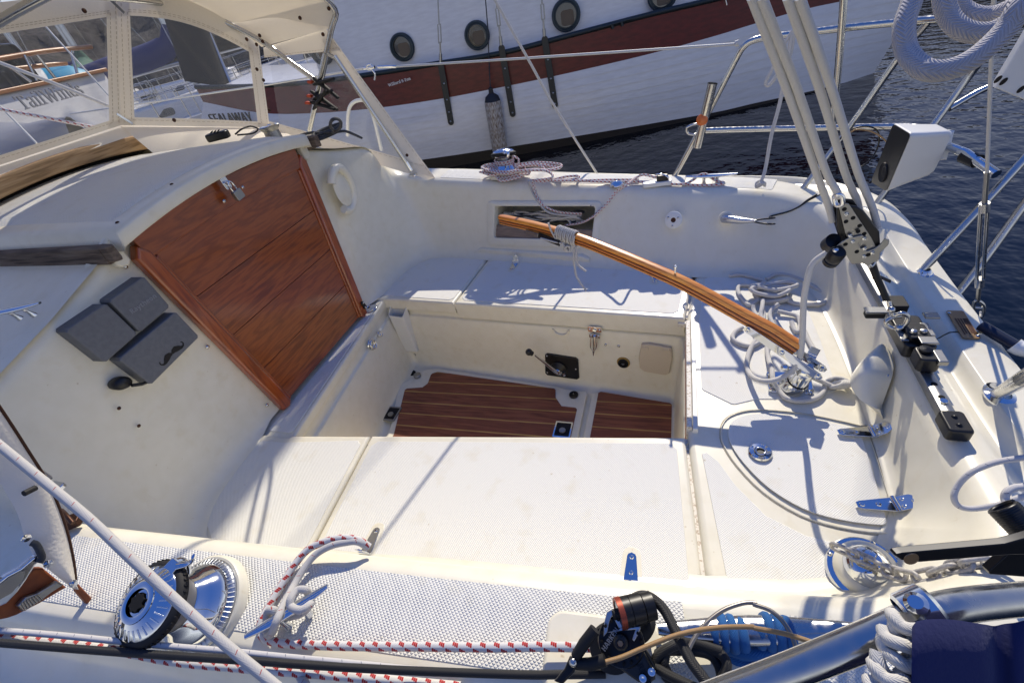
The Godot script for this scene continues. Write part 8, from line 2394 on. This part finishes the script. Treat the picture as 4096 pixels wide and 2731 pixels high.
	rope("grey_coil", gp, 0.0062, M.greyrope, "flat heap of dark grey rope beside the hatch rail", "", "rope", 4)
	var w = thing("cabin_winch", "small bright steel winch head on the cabin top by the dodger", "winch")
	mb = MB.new()
	var wc: Vector3 = Vector3(-1.98, 0.9003, -0.7105)
	mb.lathe([Vector2(0.045, -0.09), Vector2(0.040, -0.03), Vector2(0.038, 0.0), Vector2(0.050, 0.014), Vector2(0.052, 0.022), Vector2(0.046, 0.026)], at(wc), 28)
	part(w, "drum", mb, M.satin)
	mb = MB.new()
	mb.lathe([Vector2(0.046, 0.026), Vector2(0.03, 0.029), Vector2(0.014, 0.028), Vector2(0, 0.02)], at(wc), 28)
	part(w, "cap", mb, M.chrome)
	var rc = thing("rope_clutch", "black rope clutch on the cabin top under the dodger window", "clutch")
	mb = MB.new()
	mb.rbox(at(Vector3(-2.15, 0.945, -0.5425), 0, 0.4), Vector3(0.11, 0.036, 0.05), 0.015, 0.008)
	part(rc, "body", mb, M.black)
	for i in 3:
		mb = MB.new()
		mb.box(at(Vector3(-2.15, 0.945, -0.5425) + Vector3(-0.022 + i * 0.022, 0.02, 0.008), 0, 0.4, 0.5), Vector3(0.024, 0.005, 0.012), 0.0015)
		part(rc, "lever", mb, M.anodised)
	rope("black_line_loop", [Vector3(-2.05, 0.9378, -0.5536), Vector3(-2.05, 0.947, -0.6068), Vector3(-2.05, 0.9426, -0.6668), Vector3(-2.05, 0.9193, -0.7044), Vector3(-2.05, 0.9112, -0.6584), Vector3(-2.05, 0.9309, -0.5633)], 0.004, M.blackrope, "loop of black line beside the rope clutch", "", "rope", 4)
	var gh = thing("grab_handle", "bent white steel grab handle outside the dodger's side window", "handle")
	mb = MB.new()
	mb.tube(spline([Vector3(-2.1293, 0.6577, -1.5), Vector3(-2.065, 0.7797, -1.5), Vector3(-2.0116, 0.8387, -1.5), Vector3(-1.9395, 0.8546, -1.5), Vector3(-1.8834, 0.8315, -1.5), Vector3(-1.8803, 0.7421, -1.5), Vector3(-1.9084, 0.537, -1.5)], 5), 0.0115, 12)
	part(gh, "tube", mb, M.white)

# ---------------------------------------------------------------- neighbouring boat
func strip(parent: Node3D, called: String, a: Array, b: Array, m: Material, steps := 6, bulge := 0.0) -> void:
	var sa = spline(a, 4); var sb = spline(b, 4)
	var rows = []
	for i in steps + 1:
		var line = PackedVector3Array()
		for j in sa.size(): line.append(sa[j].lerp(sb[j], i / float(steps)) + Vector3(0, 0, bulge * sin(PI * i / steps)))
		rows.append(line)
	var mb = MB.new()
	mb.grid(rows)
	part(parent, called, mb, m)

func build_neighbour() -> void:
	var n = thing("motor_sailer", "white hulled boat with a dark red sheer band moored alongside", "boat")
	n.transform = Transform3D(Basis(Vector3(0.9787, 0, -0.2052), Vector3.UP, Vector3(0.2052, 0, 0.9787)), Vector3(-3.5982, 0, -5.2729))
	var wl = [Vector3(-5.1386, -0.8034, -1.1), Vector3(-3.4511, -0.7559, -0.5), Vector3(-2.243, -0.8051, -0.25), Vector3(-1.1149, -0.8541, -0.1), Vector3(-0.0122, -0.8392, 0), Vector3(1.0213, -0.8969, 0), Vector3(2.0459, -0.9062, 0), Vector3(3.2781, -0.9252, -0.05), Vector3(4.2346, -0.9405, -0.15), Vector3(4.8045, -0.9366, -0.25), Vector3(5.7117, -0.9117, -0.45), Vector3(6.4211, -0.9456, -0.8)]
	var bt = [Vector3(-4.899, -0.4652, -1.1), Vector3(-3.2887, -0.4861, -0.5), Vector3(-2.1151, -0.5517, -0.25), Vector3(-1.0093, -0.5948, -0.1), Vector3(0.0558, -0.6206, 0), Vector3(1.0732, -0.6567, 0), Vector3(2.0734, -0.6837, 0), Vector3(3.2808, -0.7196, -0.05), Vector3(4.2216, -0.7551, -0.15), Vector3(4.7834, -0.7583, -0.25), Vector3(5.688, -0.7875, -0.45), Vector3(6.5578, -0.8217, -0.8)]
	var sb = [Vector3(-3.975, 0.6915, -1.1), Vector3(-2.6973, 0.4177, -0.5), Vector3(-1.6934, 0.2839, -0.25), Vector3(-0.6855, 0.2, -0.1), Vector3(0.2976, 0.1575, 0), Vector3(1.2452, 0.1399, 0), Vector3(2.1748, 0.1394, 0), Vector3(3.292, 0.1543, -0.05), Vector3(4.1552, 0.1868, -0.15), Vector3(4.6686, 0.2144, -0.25), Vector3(5.4937, 0.2311, -0.45), Vector3(6.9125, 0.1461, -0.8)]
	var cp = [Vector3(-3.9623, 0.9054, -1.1), Vector3(-2.5356, 0.7656, -0.5), Vector3(-1.4989, 0.6693, -0.25), Vector3(-0.5175, 0.6122, -0.1), Vector3(0.427, 0.5737, 0), Vector3(1.3289, 0.5278, 0), Vector3(2.2256, 0.5513, 0), Vector3(3.2974, 0.578, -0.05), Vector3(4.1279, 0.5753, -0.15), Vector3(4.6241, 0.5907, -0.25), Vector3(5.4204, 0.6152, -0.45), Vector3(7.0981, 0.6363, -0.8)]
	var deep = []
	for p in wl: deep.append(p + Vector3(0, -0.6, -0.15))
	strip(n, "bottom", deep, wl, M.boot, 2)
	strip(n, "boot_top", wl, bt, M.boot, 3)
	# topsides laid in moulded planks, each a little proud of the one above
	for k in 9:
		var a = []; var b = []
		for i in bt.size():
			a.append(bt[i].lerp(sb[i], k / 9.0) + Vector3(0, 0.0, 0.03 * sin(PI * k / 9.0) + 0.007))
			b.append(bt[i].lerp(sb[i], (k + 1) / 9.0) + Vector3(0, 0.001, 0.03 * sin(PI * (k + 1) / 9.0) + 0.0005))
		strip(n, "hull_plank", a, b, M.hullwhite, 1)
	strip(n, "sheer_band", sb, cp, M.maroon, 5)
	# the far side closes the hull
	var far_ = []
	for p in cp: far_.append(p + Vector3(0, 0, -2.4))
	var deckrow = []
	for p in cp: deckrow.append(p + Vector3(0, -0.12, -0.12))
	strip(n, "deck", deckrow, far_, M.hullwhite, 2)
	var farlow = []
	for p in far_: farlow.append(p + Vector3(0, -1.6, 0.2))
	strip(n, "far_topsides", far_, farlow, M.hullwhite, 2)
	var mb = MB.new()
	var cap = []
	for p in cp: cap.append(p + Vector3(0, 0.012, 0.0))
	mb.tube(spline(cap, 4), 0.032, 8, false, true, 1.0)
	part(n, "cap_rail", mb, M.rail)
	# trunk cabin with round ports
	var c0 = []; var c1 = []
	for p in cp.slice(2, 12):
		c0.append(p + Vector3(0, -0.1, -0.30)); c1.append(p + Vector3(0, 1.05, -0.42))
	strip(n, "cabin_side", c0, c1, M.hullwhite, 4)
	var ctop = []
	for p in c1: ctop.append(p + Vector3(0, 0.1, -1.6))
	strip(n, "cabin_roof", c1, ctop, M.hullwhite, 3)
	for e in [[Vector3(-0.0598, 0.8399, -0.4), 0.175], [Vector3(1.0352, 0.778, -0.34), 0.175], [Vector3(2.2598, 0.7711, -0.34), 0.19], [Vector3(3.5035, 0.7536, -0.37), 0.19], [Vector3(-1.2872, 1.0022, -0.5), 0.17]]:
		var w = thing_part(n, "porthole")
		var F = frame(e[0] + Vector3(0, 0, 0.07), Vector3(0, 0.06, 1), Vector3.RIGHT)
		mb = MB.new()
		mb.lathe([Vector2(e[1], -0.03), Vector2(e[1], 0.012), Vector2(e[1] * 0.94, 0.028), Vector2(e[1] * 0.84, 0.03), Vector2(e[1] * 0.80, 0.016), Vector2(e[1] * 0.72, 0.018), Vector2(e[1] * 0.70, -0.06)], F, 36)
		part(w, "rim", mb, M.porthole)
		mb = MB.new()
		mb.lathe([Vector2(e[1] * 0.72, -0.02), Vector2(0, -0.02)], F, 30)
		part(w, "glass", mb, M.glass)
		mb = MB.new()
		mb.rbox(F * at(Vector3(0.015, -0.019, 0.03)), Vector3(e[1] * 0.9, 0.004, e[1] * 0.92), 0.04, 0.001)
		part(w, "curtain", mb, M.curtain)
	# chainplates with turnbuckles
	for e in [[Vector3(0.5123, 0.5579, 0.04), Vector3(0.446, -0.1726, 0.04), Vector3(0.7068, 1.3857, 0.02)], [Vector3(1.3741, 0.6097, 0.04), Vector3(1.3631, -0.2263, 0.04), Vector3(1.4254, 1.3739, 0.02)], [Vector3(1.9509, 0.598, 0.04), Vector3(1.9758, -0.2171, 0.04), Vector3(1.9927, 1.2614, 0.02)]]:
		mb = MB.new()
		var dl: Vector3 = e[1] - e[0]
		mb.prism(MB.rrect(0.085, dl.length() + 0.06, 0.042), 0.02, 0.004, frame((e[0] + e[1]) * 0.5, Vector3(0, 0, 1), Vector3(1, 0.0, 0)) * Transform3D(Basis(Vector3.UP, atan2(dl.x, -dl.y)), Vector3.ZERO))
		var cpn = part(n, "chainplate", mb, M.strap)
		for t in [0.3, 0.58, 0.8, 0.97]:
			mb = MB.new()
			screw(mb, e[0].lerp(e[1], t) + Vector3(0, 0, 0.02), Vector3.BACK, 0.014)
			part(cpn, "bolt", mb, M.satin)
		mb = MB.new()
		var up: Vector3 = (e[2] - e[0])
		mb.tube(pts([e[0] + Vector3(0, 0.02, 0), e[0] + up * 0.16]), 0.022, 8)
		mb.tube(pts([e[0] + up * 0.14, e[0] + up * 0.32]), 0.012, 8)
		for dx in [-0.018, 0.018]: mb.tube(pts([e[0] + up * 0.3 + Vector3(dx, 0, 0), e[0] + up * 0.55 + Vector3(dx, 0, 0)]), 0.008, 6)
		mb.tube(pts([e[0] + up * 0.54, e[0] + up * 1.3]), 0.009, 6)
		part(n, "turnbuckle", mb, M.satin)
	var F0 = Basis.IDENTITY
	words(n, "Willard 8-Ton", Transform3D(Basis(Vector3.BACK, 0.07), Vector3(-0.137, 0.4722, 0.02)), 0.05, M.hullwhite, "Droid Serif", 700, false, 0.006)
	words(n, "SEALAWAY", Transform3D(Basis(Vector3.UP, -0.36) * Basis(Vector3.BACK, -0.06), Vector3(-3.2903, 0.4217, -0.58)), 0.22, M.ink, "Droid Sans", 400, false, 0.02)
	# cap rail cleat
	mb = MB.new()
	var cc: Vector3 = Vector3(2.901, 0.5635, -0.02)
	mb.tube(pts([Vector3(2.7064, 0.5742, 0), Vector3(3.0638, 0.5941, 0)]), 0.018, 8)
	mb.tube(pts([Vector3(2.8226, 0.5754, 0), Vector3(2.8309, 0.5312, 0)]), 0.02, 8)
	mb.tube(pts([Vector3(2.9437, 0.5848, 0), Vector3(2.9523, 0.5362, 0)]), 0.02, 8)
	part(n, "rail_cleat", mb, M.rail)
	# fender
	var f = thing("fender", "stained white cylindrical fender hanging on the red banded hull", "fender")
	f.transform = n.transform
	var ft: Vector3 = Vector3(1.1328, 0.1274, 0.15); var fb: Vector3 = Vector3(1.0928, -0.6926, 0.15)
	var fd = ft - fb
	var L = fd.length()
	mb = MB.new()
	mb.lathe([Vector2(0, 0), Vector2(0.07, 0.01), Vector2(0.115, 0.05), Vector2(0.118, L * 0.5), Vector2(0.118, L * 0.84), Vector2(0.112, L * 0.87)], frame(fb, fd), 26)
	part(f, "body", mb, M.fender)
	mb = MB.new()
	mb.lathe([Vector2(0.112, L * 0.865), Vector2(0.09, L * 0.94), Vector2(0.035, L * 0.99), Vector2(0.03, L * 1.07), Vector2(0, L * 1.08)], frame(fb, fd), 24)
	part(f, "end", mb, M.fendertop)
	mb = MB.new()
	mb.tube(pts([ft + fd * 0.07, Vector3(1.1577, 0.3868, 0.06), Vector3(1.2409, 0.8679, 0.02), Vector3(1.2977, 1.3127, 0)]), 0.008, 6)
	part(f, "lanyard", mb, M.greyrope)
	# mast and the rigging that shades this cockpit
	mb = MB.new()
	mb.tube(pts([Vector3(2.41, 0.4, -1.26), Vector3(2.41, 10.5, -1.26)]), 0.075, 14)
	part(n, "mast", mb, M.alloy)
	for e in [[Vector3(0.7068, 1.3857, 0.02), 10.4], [Vector3(1.4254, 1.3739, 0.02), 7.0], [Vector3(1.9927, 1.2614, 0.02), 10.4], [Vector3(4.25, 0.5, -0.1), 7.2], [Vector3(6.9, 0.9, -1.2), 10.4]]:
		mb = MB.new()
		mb.tube(pts([e[0], Vector3(2.41, e[1], -1.26)]), 0.0085, 6)
		part(n, "shroud", mb, M.steel)
	# dark boom and deck gear showing over the cabin
	mb = MB.new()
	mb.tube(pts([Vector3(-1.273, 1.4276, -1), Vector3(0.4641, 1.3717, -1)]), 0.06, 10)
	part(n, "boom", mb, M.rail)
	mb = MB.new()
	mb.tube(pts([Vector3(-0.4889, 1.2027, -0.5), Vector3(0.4506, 1.1925, -0.5)]), 0.02, 8)
	part(n, "handrail", mb, M.rail)
	for p in [Vector3(-0.4048, 1.1967, -0.5), Vector3(-0.1287, 1.1945, -0.5), Vector3(0.1616, 1.1888, -0.5)]:
		mb = MB.new()
		mb.tube(pts([p, p + Vector3(0, -0.06, 0)]), 0.02, 8)
		part(n, "handrail_foot", mb, M.rail)

func thing_part(parent: Node3D, called: String) -> Node3D:
	var o = Node3D.new()
	o.name = called
	parent.add_child(o, true)
	return o

# ---------------------------------------------------------------- harbour
func hull(parent: Node3D, ln: float, beam: float, fb: float, m: Material) -> void:
	# a boat's hull along local x, bow at +x, water line at y = 0
	var rows = []
	for i in 13:
		var s = i / 12.0
		var w = beam * 0.5 * (1.0 - pow(max(0.0, (s - 0.35) / 0.65), 2.4)) * (0.86 + 0.14 * min(1.0, s * 3.0))
		var sh = fb * (1.0 + 0.35 * s * s)
		var x = -ln / 2 + ln * s
		var line = PackedVector3Array()
		for q in [[-0.72, -0.5], [-0.92, 0.0], [-1.0, 0.55], [-1.02, 1.0], [-0.95, 1.0], [0.0, 1.03], [0.95, 1.0], [1.02, 1.0], [1.0, 0.55], [0.92, 0.0], [0.72, -0.5]]:
			line.append(Vector3(x + (0.25 * q[1] * s if q[1] > 0 else 0.0), (q[1] * sh if q[1] > 0 else q[1] * 0.6), q[0] * max(w, 0.02)))
		rows.append(line)
	var mb = MB.new()
	mb.grid(rows)
	var r0: PackedVector3Array = rows[0]
	for j in r0.size() - 1: mb.flat(Vector3(-ln / 2, fb * 0.4, 0), r0[j], r0[j + 1])
	part(parent, "hull", mb, m)

func yacht(at_: Vector3, yaw: float, ln: float, label: String, hm: Material, cover: Material, mast := true, group := "boats berthed across the fairway") -> Node3D:
	var t = thing("moored_boat", label, "boat", group)
	t.position = at_; t.rotation.y = yaw
	var beam = ln * 0.31; var fb = ln * 0.12
	hull(t, ln, beam, fb, hm)
	var mb = MB.new()
	mb.prism(softened(PackedVector2Array([Vector2(-ln * 0.18, -beam * 0.28), Vector2(ln * 0.2, -beam * 0.2), Vector2(ln * 0.24, 0), Vector2(ln * 0.2, beam * 0.2), Vector2(-ln * 0.18, beam * 0.28)]), 0.0, 0.1), 0.45, 0.08, at(Vector3(0, fb * 1.05, 0)), false, 3)
	part(t, "cabin", mb, M.hullwhite)
	for sd in [-1, 1]:
		for k in 3:
			mb = MB.new()
			mb.rbox(frame(Vector3(-ln * 0.11 + k * ln * 0.1, fb * 1.05 + 0.24, sd * beam * (0.272 - 0.03 * k)), Vector3(0, 0.1, sd), Vector3.RIGHT), Vector3(0.5, 0.02, 0.16), 0.07, 0.004)
			part(t, "window", mb, M.glass)
	if mast:
		mb = MB.new()
		mb.tube(pts([Vector3(ln * 0.12, fb, 0), Vector3(ln * 0.12, ln * 1.15, 0)]), 0.07, 10)
		part(t, "mast", mb, M.alloy)
		mb = MB.new()
		mb.tube(pts([Vector3(ln * 0.11, fb + 1.15, 0), Vector3(-ln * 0.34, fb + 1.1, 0)]), 0.055, 8)
		part(t, "boom", mb, M.alloy)
		mb = MB.new()
		mb.tube(spline([Vector3(ln * 0.12, fb + 1.9, 0), Vector3(ln * 0.08, fb + 1.45, 0), Vector3(-ln * 0.1, fb + 1.32, 0), Vector3(-ln * 0.34, fb + 1.22, 0)], 5), PackedFloat32Array([0.07, 0.1, 0.14, 0.17, 0.23, 0.25, 0.26, 0.26, 0.25, 0.24, 0.22, 0.2, 0.18, 0.16, 0.14, 0.1]), 12)
		part(t, "sail_cover", mb, cover)
		for sd in [-1, 1]:
			mb = MB.new()
			mb.tube(pts([Vector3(ln * 0.1, fb, sd * beam * 0.48), Vector3(ln * 0.12, ln * 1.1, 0)]), 0.007, 5)
			part(t, "shroud", mb, M.steel)
		mb = MB.new()
		mb.tube(pts([Vector3(ln * 0.5, fb * 1.3, 0), Vector3(ln * 0.12, ln * 1.14, 0)]), 0.007, 5)
		part(t, "forestay", mb, M.steel)
	for sd in [-1, 1]:
		mb = MB.new()
		var top_ = []
		for k in 6:
			var x = -ln * 0.46 + k * ln * 0.17
			var s = (x + ln / 2) / ln
			var w = beam * 0.5 * (1.0 - pow(max(0.0, (s - 0.35) / 0.65), 2.4)) * 0.96
			var y = fb * (1.0 + 0.35 * s * s)
			mb = MB.new()
			mb.tube(pts([Vector3(x, y, sd * w), Vector3(x, y + 0.62, sd * w)]), 0.013, 6)
			part(t, "stanchion", mb, M.steel)
			top_.append(Vector3(x, y + 0.61, sd * w))
		mb = MB.new()
		mb.tube(PackedVector3Array(top_), 0.008, 6)
		part(t, "guard_wire", mb, M.steel)
	return t

func build_harbour() -> void:
	var Y = -0.80
	var w = MeshInstance3D.new()
	w.name = "water"; w.set_meta("kind", "structure")
	var mb = MB.new()
	var rows = []
	for i in 81:
		var line = PackedVector3Array()
		for j in 81:
			var x = lerp(-60.0, 60.0, i / 80.0); var z = lerp(-60.0, 60.0, j / 80.0)
			x = x * (0.25 + 0.75 * abs(x) / 60.0) * 4.0; z = z * (0.25 + 0.75 * abs(z) / 60.0) * 4.0
			line.append(Vector3(x, Y + 0.006 * sin(x * 2.1 + z * 0.7) + 0.005 * sin(z * 3.3 - x * 1.1), z))
		rows.append(line)
	mb.grid(rows)
	w.mesh = mb.mesh(); w.material_override = M.water
	add_child(w)
	# rock breakwater closing the basin
	var rk = MeshInstance3D.new()
	rk.name = "breakwater"; rk.set_meta("kind", "structure")
	mb = MB.new()
	var nz = FastNoiseLite.new()
	nz.seed = 4; nz.frequency = 0.35; nz.fractal_octaves = 4
	rows = []
	for i in 121:
		var line = PackedVector3Array()
		var a = lerp(-1.2, 1.75, i / 120.0)
		for j in 15:
			var r = 30.0 + j * 0.9
			var x = -2.0 - sin(a + 0.5) * r * 1.05; var z = -cos(a + 0.5) * r
			var h: float = Y - 0.4 + 6.4 * (1.0 - pow(1.0 - min(1.0, j / 12.0), 1.3)) + 0.8 * nz.get_noise_2d(x * 2.0, z * 2.0)
			line.append(Vector3(x + nz.get_noise_2d(z * 3, x) * 0.8, h, z + nz.get_noise_2d(x * 3, z + 40) * 0.8))
		rows.append(line)
	mb.grid(rows)
	rk.mesh = mb.mesh(); rk.material_override = M.rock
	add_child(rk)
	# floating dock astern of the red banded boat
	var dk = thing("floating_dock", "weathered plank floating dock beyond the dodger windows", "dock")
	dk.position = Vector3(-8.6, Y, -5.6); dk.rotation.y = 0.42
	for k in 26:
		mb = MB.new()
		mb.box(at(Vector3(-2.3 + k * 0.152, 0.42, 0)), Vector3(0.144, 0.04, 1.7), 0.006)
		part(dk, "plank", mb, M.dockwood)
	for sd in [-1, 1]:
		mb = MB.new()
		mb.box(at(Vector3(-0.4, 0.28, sd * 0.82)), Vector3(4.0, 0.26, 0.06), 0.01)
		part(dk, "fascia", mb, M.dockwood)
		mb = MB.new()
		mb.rbox(at(Vector3(-0.4, 0.05, sd * 0.5)), Vector3(3.6, 0.4, 0.5), 0.1, 0.03)
		part(dk, "float", mb, M.boatgrey)
	build_cruiser()
	build_rigging()
	# dinghy with a grey cover close under the rail
	var gd = thing("covered_dinghy", "grey covered dinghy lashed on the foredeck beyond the left dodger window", "dinghy")
	gd.position = Vector3(-4.55, 0.62, -0.55); gd.rotation.y = 0.25; gd.scale = Vector3(0.62, 0.62, 0.9)
	rows = []
	for i in 15:
		var s = i / 14.0
		var line = PackedVector3Array()
		for j in 13:
			var a = PI * j / 12
			var wd: float = 0.95 * (1.0 - pow(s, 4.0) * 0.9)
			line.append(Vector3(-1.7 + 3.4 * s, 0.35 + 0.72 * sin(a) * (1.0 - 0.35 * s * s) + 0.03 * sin(s * 14.0) * sin(a), -cos(a) * wd))
		rows.append(line)
	mb = MB.new()
	mb.grid(rows)
	part(gd, "cover", mb, M.boatgrey)
	for sd in [-1, 1]:
		mb = MB.new()
		mb.tube(spline([Vector3(-1.8, 0.4, sd * 0.95), Vector3(0, 0.4, sd * 0.98), Vector3(1.2, 0.42, sd * 0.75), Vector3(1.75, 0.5, sd * 0.1)], 5), 0.21, 14)
		part(gd, "tube", mb, M.hullwhite)
	var sb = thing("upturned_dinghy", "small light blue dinghy stowed behind the white transom", "dinghy")
	sb.position = Vector3(-11.6, 1.0, -5.4); sb.rotation.y = 0.9
	rows = []
	for i in 13:
		var s = i / 12.0
		var line = PackedVector3Array()
		for j in 11:
			var a = PI * j / 10
			var wd: float = 0.7 * sqrt(max(0.02, 1.0 - pow(2 * s - 1, 4.0)))
			line.append(Vector3(-1.3 + 2.6 * s, 0.75 * sin(a) * wd / 0.7, -cos(a) * wd))
		rows.append(line)
	mb = MB.new()
	mb.grid(rows)
	part(sb, "shell", mb, M.skyblue)
	for p in [Vector3(-0.7, 0, 0.3), Vector3(0.7, 0, -0.3)]:
		mb = MB.new()
		mb.box(at(p + Vector3(0, -0.5, 0)), Vector3(0.1, 1.2, 0.1), 0.01)
		part(sb, "cradle", mb, M.alloy)
	yacht(Vector3(-12.0, Y, -8.2), 0.9, 8.0, "white yacht with a bright blue sail cover seen through the left dodger window", M.hullwhite, M.bluecanvas)
	yacht(Vector3(-15.5, Y, -7.0), 1.15, 8.5, "white yacht farthest left with a blue sail cover above the light blue dinghy", M.hullwhite, M.bluecanvas)
	yacht(Vector3(-10.2, Y, -10.8), 0.85, 8.4, "white yacht with a black sail cover seen through the right dodger window", M.hullwhite, M.darksail)
	yacht(Vector3(-17.5, Y, -13.5), 1.0, 9.5, "white yacht with a green sail cover behind the others", M.hullwhite, M.green)
	yacht(Vector3(-6.5, Y, -17.0), 0.9, 9.5, "white yacht beyond the stern of the red banded boat", M.hullwhite, M.bluecanvas)
	yacht(Vector3(-13.6, Y, -4.6), 2.6, 8.0, "white yacht close behind the lettered transom with its stern turned this way", M.hullwhite, M.bluecanvas)
	yacht(Vector3(-14.4, Y, -8.6), 2.4, 8.6, "white yacht between the dodger's centre strip and the blue dinghy", M.hullwhite, M.green)
	yacht(Vector3(-8.2, Y, -12.2), 2.2, 7.5, "white yacht moored nearest the black canvas bundle", M.hullwhite, M.bluecanvas)
	yacht(Vector3(-20.5, Y, -11.5), 1.2, 10.0, "white yacht lying deepest in the basin before the rocks", M.hullwhite, M.bluecanvas)

func build_rigging() -> void:
	# running lines crossing the view through the dodger windows
	rope("foredeck_line", [Vector3(-3.2, 1.4864, -0.433), Vector3(-3.1, 1.4288, -0.438), Vector3(-2.95, 1.2984, -0.5145), Vector3(-2.8, 1.1504, -0.5965)], 0.0085, M.whiterope, "white halyard slanting across the left dodger window", "", "rope", 2)
	rope("foredeck_line", [Vector3(-3.2, 1.297, -0.2803), Vector3(-3.1, 1.2567, -0.2994), Vector3(-2.95, 1.1771, -0.3703), Vector3(-2.85, 1.0857, -0.4901)], 0.0085, M.redfleck, "red flecked line low behind the left dodger window", "", "rope", 2)
	rope("foredeck_line", [Vector3(-4.6, 1.906, -1.7486), Vector3(-4.5, 1.7301, -1.6834), Vector3(-4.3, 1.4612, -1.6076), Vector3(-4.1, 1.1636, -1.5406)], 0.006, M.lifeline, "thin stay running down behind the left dodger window", "", "rope", 2)
	rope("foredeck_line", [Vector3(-3.6, 1.3261, -0.5615), Vector3(-3.6, 1.269, -0.5754), Vector3(-3.4, 1.0696, -0.4973)], 0.005, M.lifeline, "short thin line at the lower left of the left dodger window", "", "rope", 2)
	var b = thing("black_weathercloth", "large black canvas bundle slung from a boom beyond the right dodger window", "canvas")
	var rows = []
	for i in 9:
		var s = i / 8.0
		var a: Vector3 = Vector3(-8.6, 2.0228, -6.5209).lerp(Vector3(-8.4, 1.0182, -6.041), s); var e: Vector3 = Vector3(-8.1, 1.6706, -6.8604).lerp(Vector3(-7.9, 0.7542, -6.498), s)
		var line = PackedVector3Array()
		for j in 7:
			var t = j / 6.0
			line.append(a.lerp(e, t) + Vector3(0.16, 0, 0.1) * sin(t * PI))
		for j in 7:
			var t = 1.0 - j / 6.0
			line.append(a.lerp(e, t) - Vector3(0.16, 0, 0.1) * sin(t * PI) - Vector3(0.04, 0, 0))
		rows.append(line)
	var mb = MB.new()
	mb.grid(rows, true)
	part(b, "cloth", mb, M.darksail)
	mb = MB.new()
	mb.tube(pts([Vector3(-8.6, 2.0183, -6.5678), Vector3(-8.1, 1.6922, -6.9063)]), 0.05, 10)
	part(b, "boom", mb, M.alloy)
	mb = MB.new()
	mb.tube(pts([Vector3(-8.15, 1.754, -6.833), Vector3(-7.9, 0.7203, -6.4711)]), 0.035, 8)
	part(b, "support", mb, M.alloy)

func build_cruiser() -> void:
	# white transom lettered TailWinds with timber rails
	var t = thing("motor_cruiser", "white motor cruiser lettered TailWinds across its transom at the far left", "boat")
	var a: Vector3 = Vector3(-8.4, 1.4334, -2.6074); var b: Vector3 = Vector3(-9.2, 1.4085, -5.2876)
	var lo = Vector3(0, -1.5, 0)
	var back = Vector3(-2.6, 0, -1.2)
	var mb = MB.new()
	for q in [[a, b, b + lo + Vector3(0.25, 0, 0.1), a + lo + Vector3(0.25, 0, 0.1)], [b, b + back * Vector3(1, 1, 1), b + back + lo, b + lo + Vector3(0.25, 0, 0.1)], [a, a + back, b + back, b]]:
		mb.quad(q[0], q[1], q[2], q[3])
	part(t, "hull", mb, M.hullwhite)
	mb = MB.new()
	var e = (b - a).normalized()
	mb.box(frame((a + b) * 0.5 + Vector3(0, 0.02, 0), Vector3.UP, e), Vector3(a.distance_to(b) + 0.1, 0.06, 0.12), 0.015)
	part(t, "cap_rail", mb, M.varnish)
	var nrm = e.cross(Vector3.UP).normalized()
	if nrm.dot(Vector3(0, 1.25, 1.356) - a) < 0.0: nrm = -nrm
	var xdir = Vector3.UP.cross(nrm).normalized()
	var tc: Vector3 = Vector3(-8.55, 1.2764, -3.6824)
	words(t, "TailWinds", Transform3D(Basis(xdir, Vector3.UP, nrm) * Basis(Vector3.RIGHT, -0.12), tc + nrm * 0.25), 0.23, M.boatgrey, "Droid Serif", 400, true, 0.02)
	for k in 2:
		mb = MB.new()
		mb.tube(spline([[Vector3(-9, 1.817, -3.3211), Vector3(-9.2, 1.8297, -4.0078), Vector3(-9.4, 1.8353, -4.8017), Vector3(-9.6, 1.7997, -5.6481)], [Vector3(-9, 1.6867, -3.2159), Vector3(-9.2, 1.6938, -3.8984), Vector3(-9.4, 1.665, -4.6649), Vector3(-9.5, 1.6448, -5.0147)]][k], 5), 0.035, 8)
		part(t, "timber_rail", mb, M.varnish)
	for p in [[Vector3(-9.1, 1.6835, -3.9935), Vector3(-9.1, 1.4945, -4.1039)], [Vector3(-9.2, 1.8219, -4.3322), Vector3(-9.2, 1.4959, -4.249)], [Vector3(-9.3, 1.8026, -4.5544), Vector3(-9.3, 1.4771, -4.5821)], [Vector3(-9.5, 1.8042, -5.2218), Vector3(-9.5, 1.4637, -5.0699)]]:
		mb = MB.new()
		mb.tube(pts(p), 0.022, 8)
		part(t, "stanchion", mb, M.steel)
	var c0: Vector3 = Vector3(-10.2, 1.8824, -4.0901); var c1: Vector3 = Vector3(-10.4, 1.8553, -5.2237)
	mb = MB.new()
	mb.rbox(at(c0.lerp(c1, 0.5) + Vector3(-0.9, -0.75, 0.3), 0, 0.5), Vector3(1.6, 1.35, 2.2), 0.3, 0.12)
	var cab = part(t, "deckhouse", mb, M.hullwhite)
	mb = MB.new()
	mb.rbox(at(Vector3(-9.25, 1.6535, -4.0356), 0, 0.5) * Transform3D(Basis(Vector3.FORWARD, PI / 2), Vector3.ZERO), Vector3(0.7, 0.08, 1.0), 0.12, 0.02)
	part(cab, "doorway", mb, M.glass)
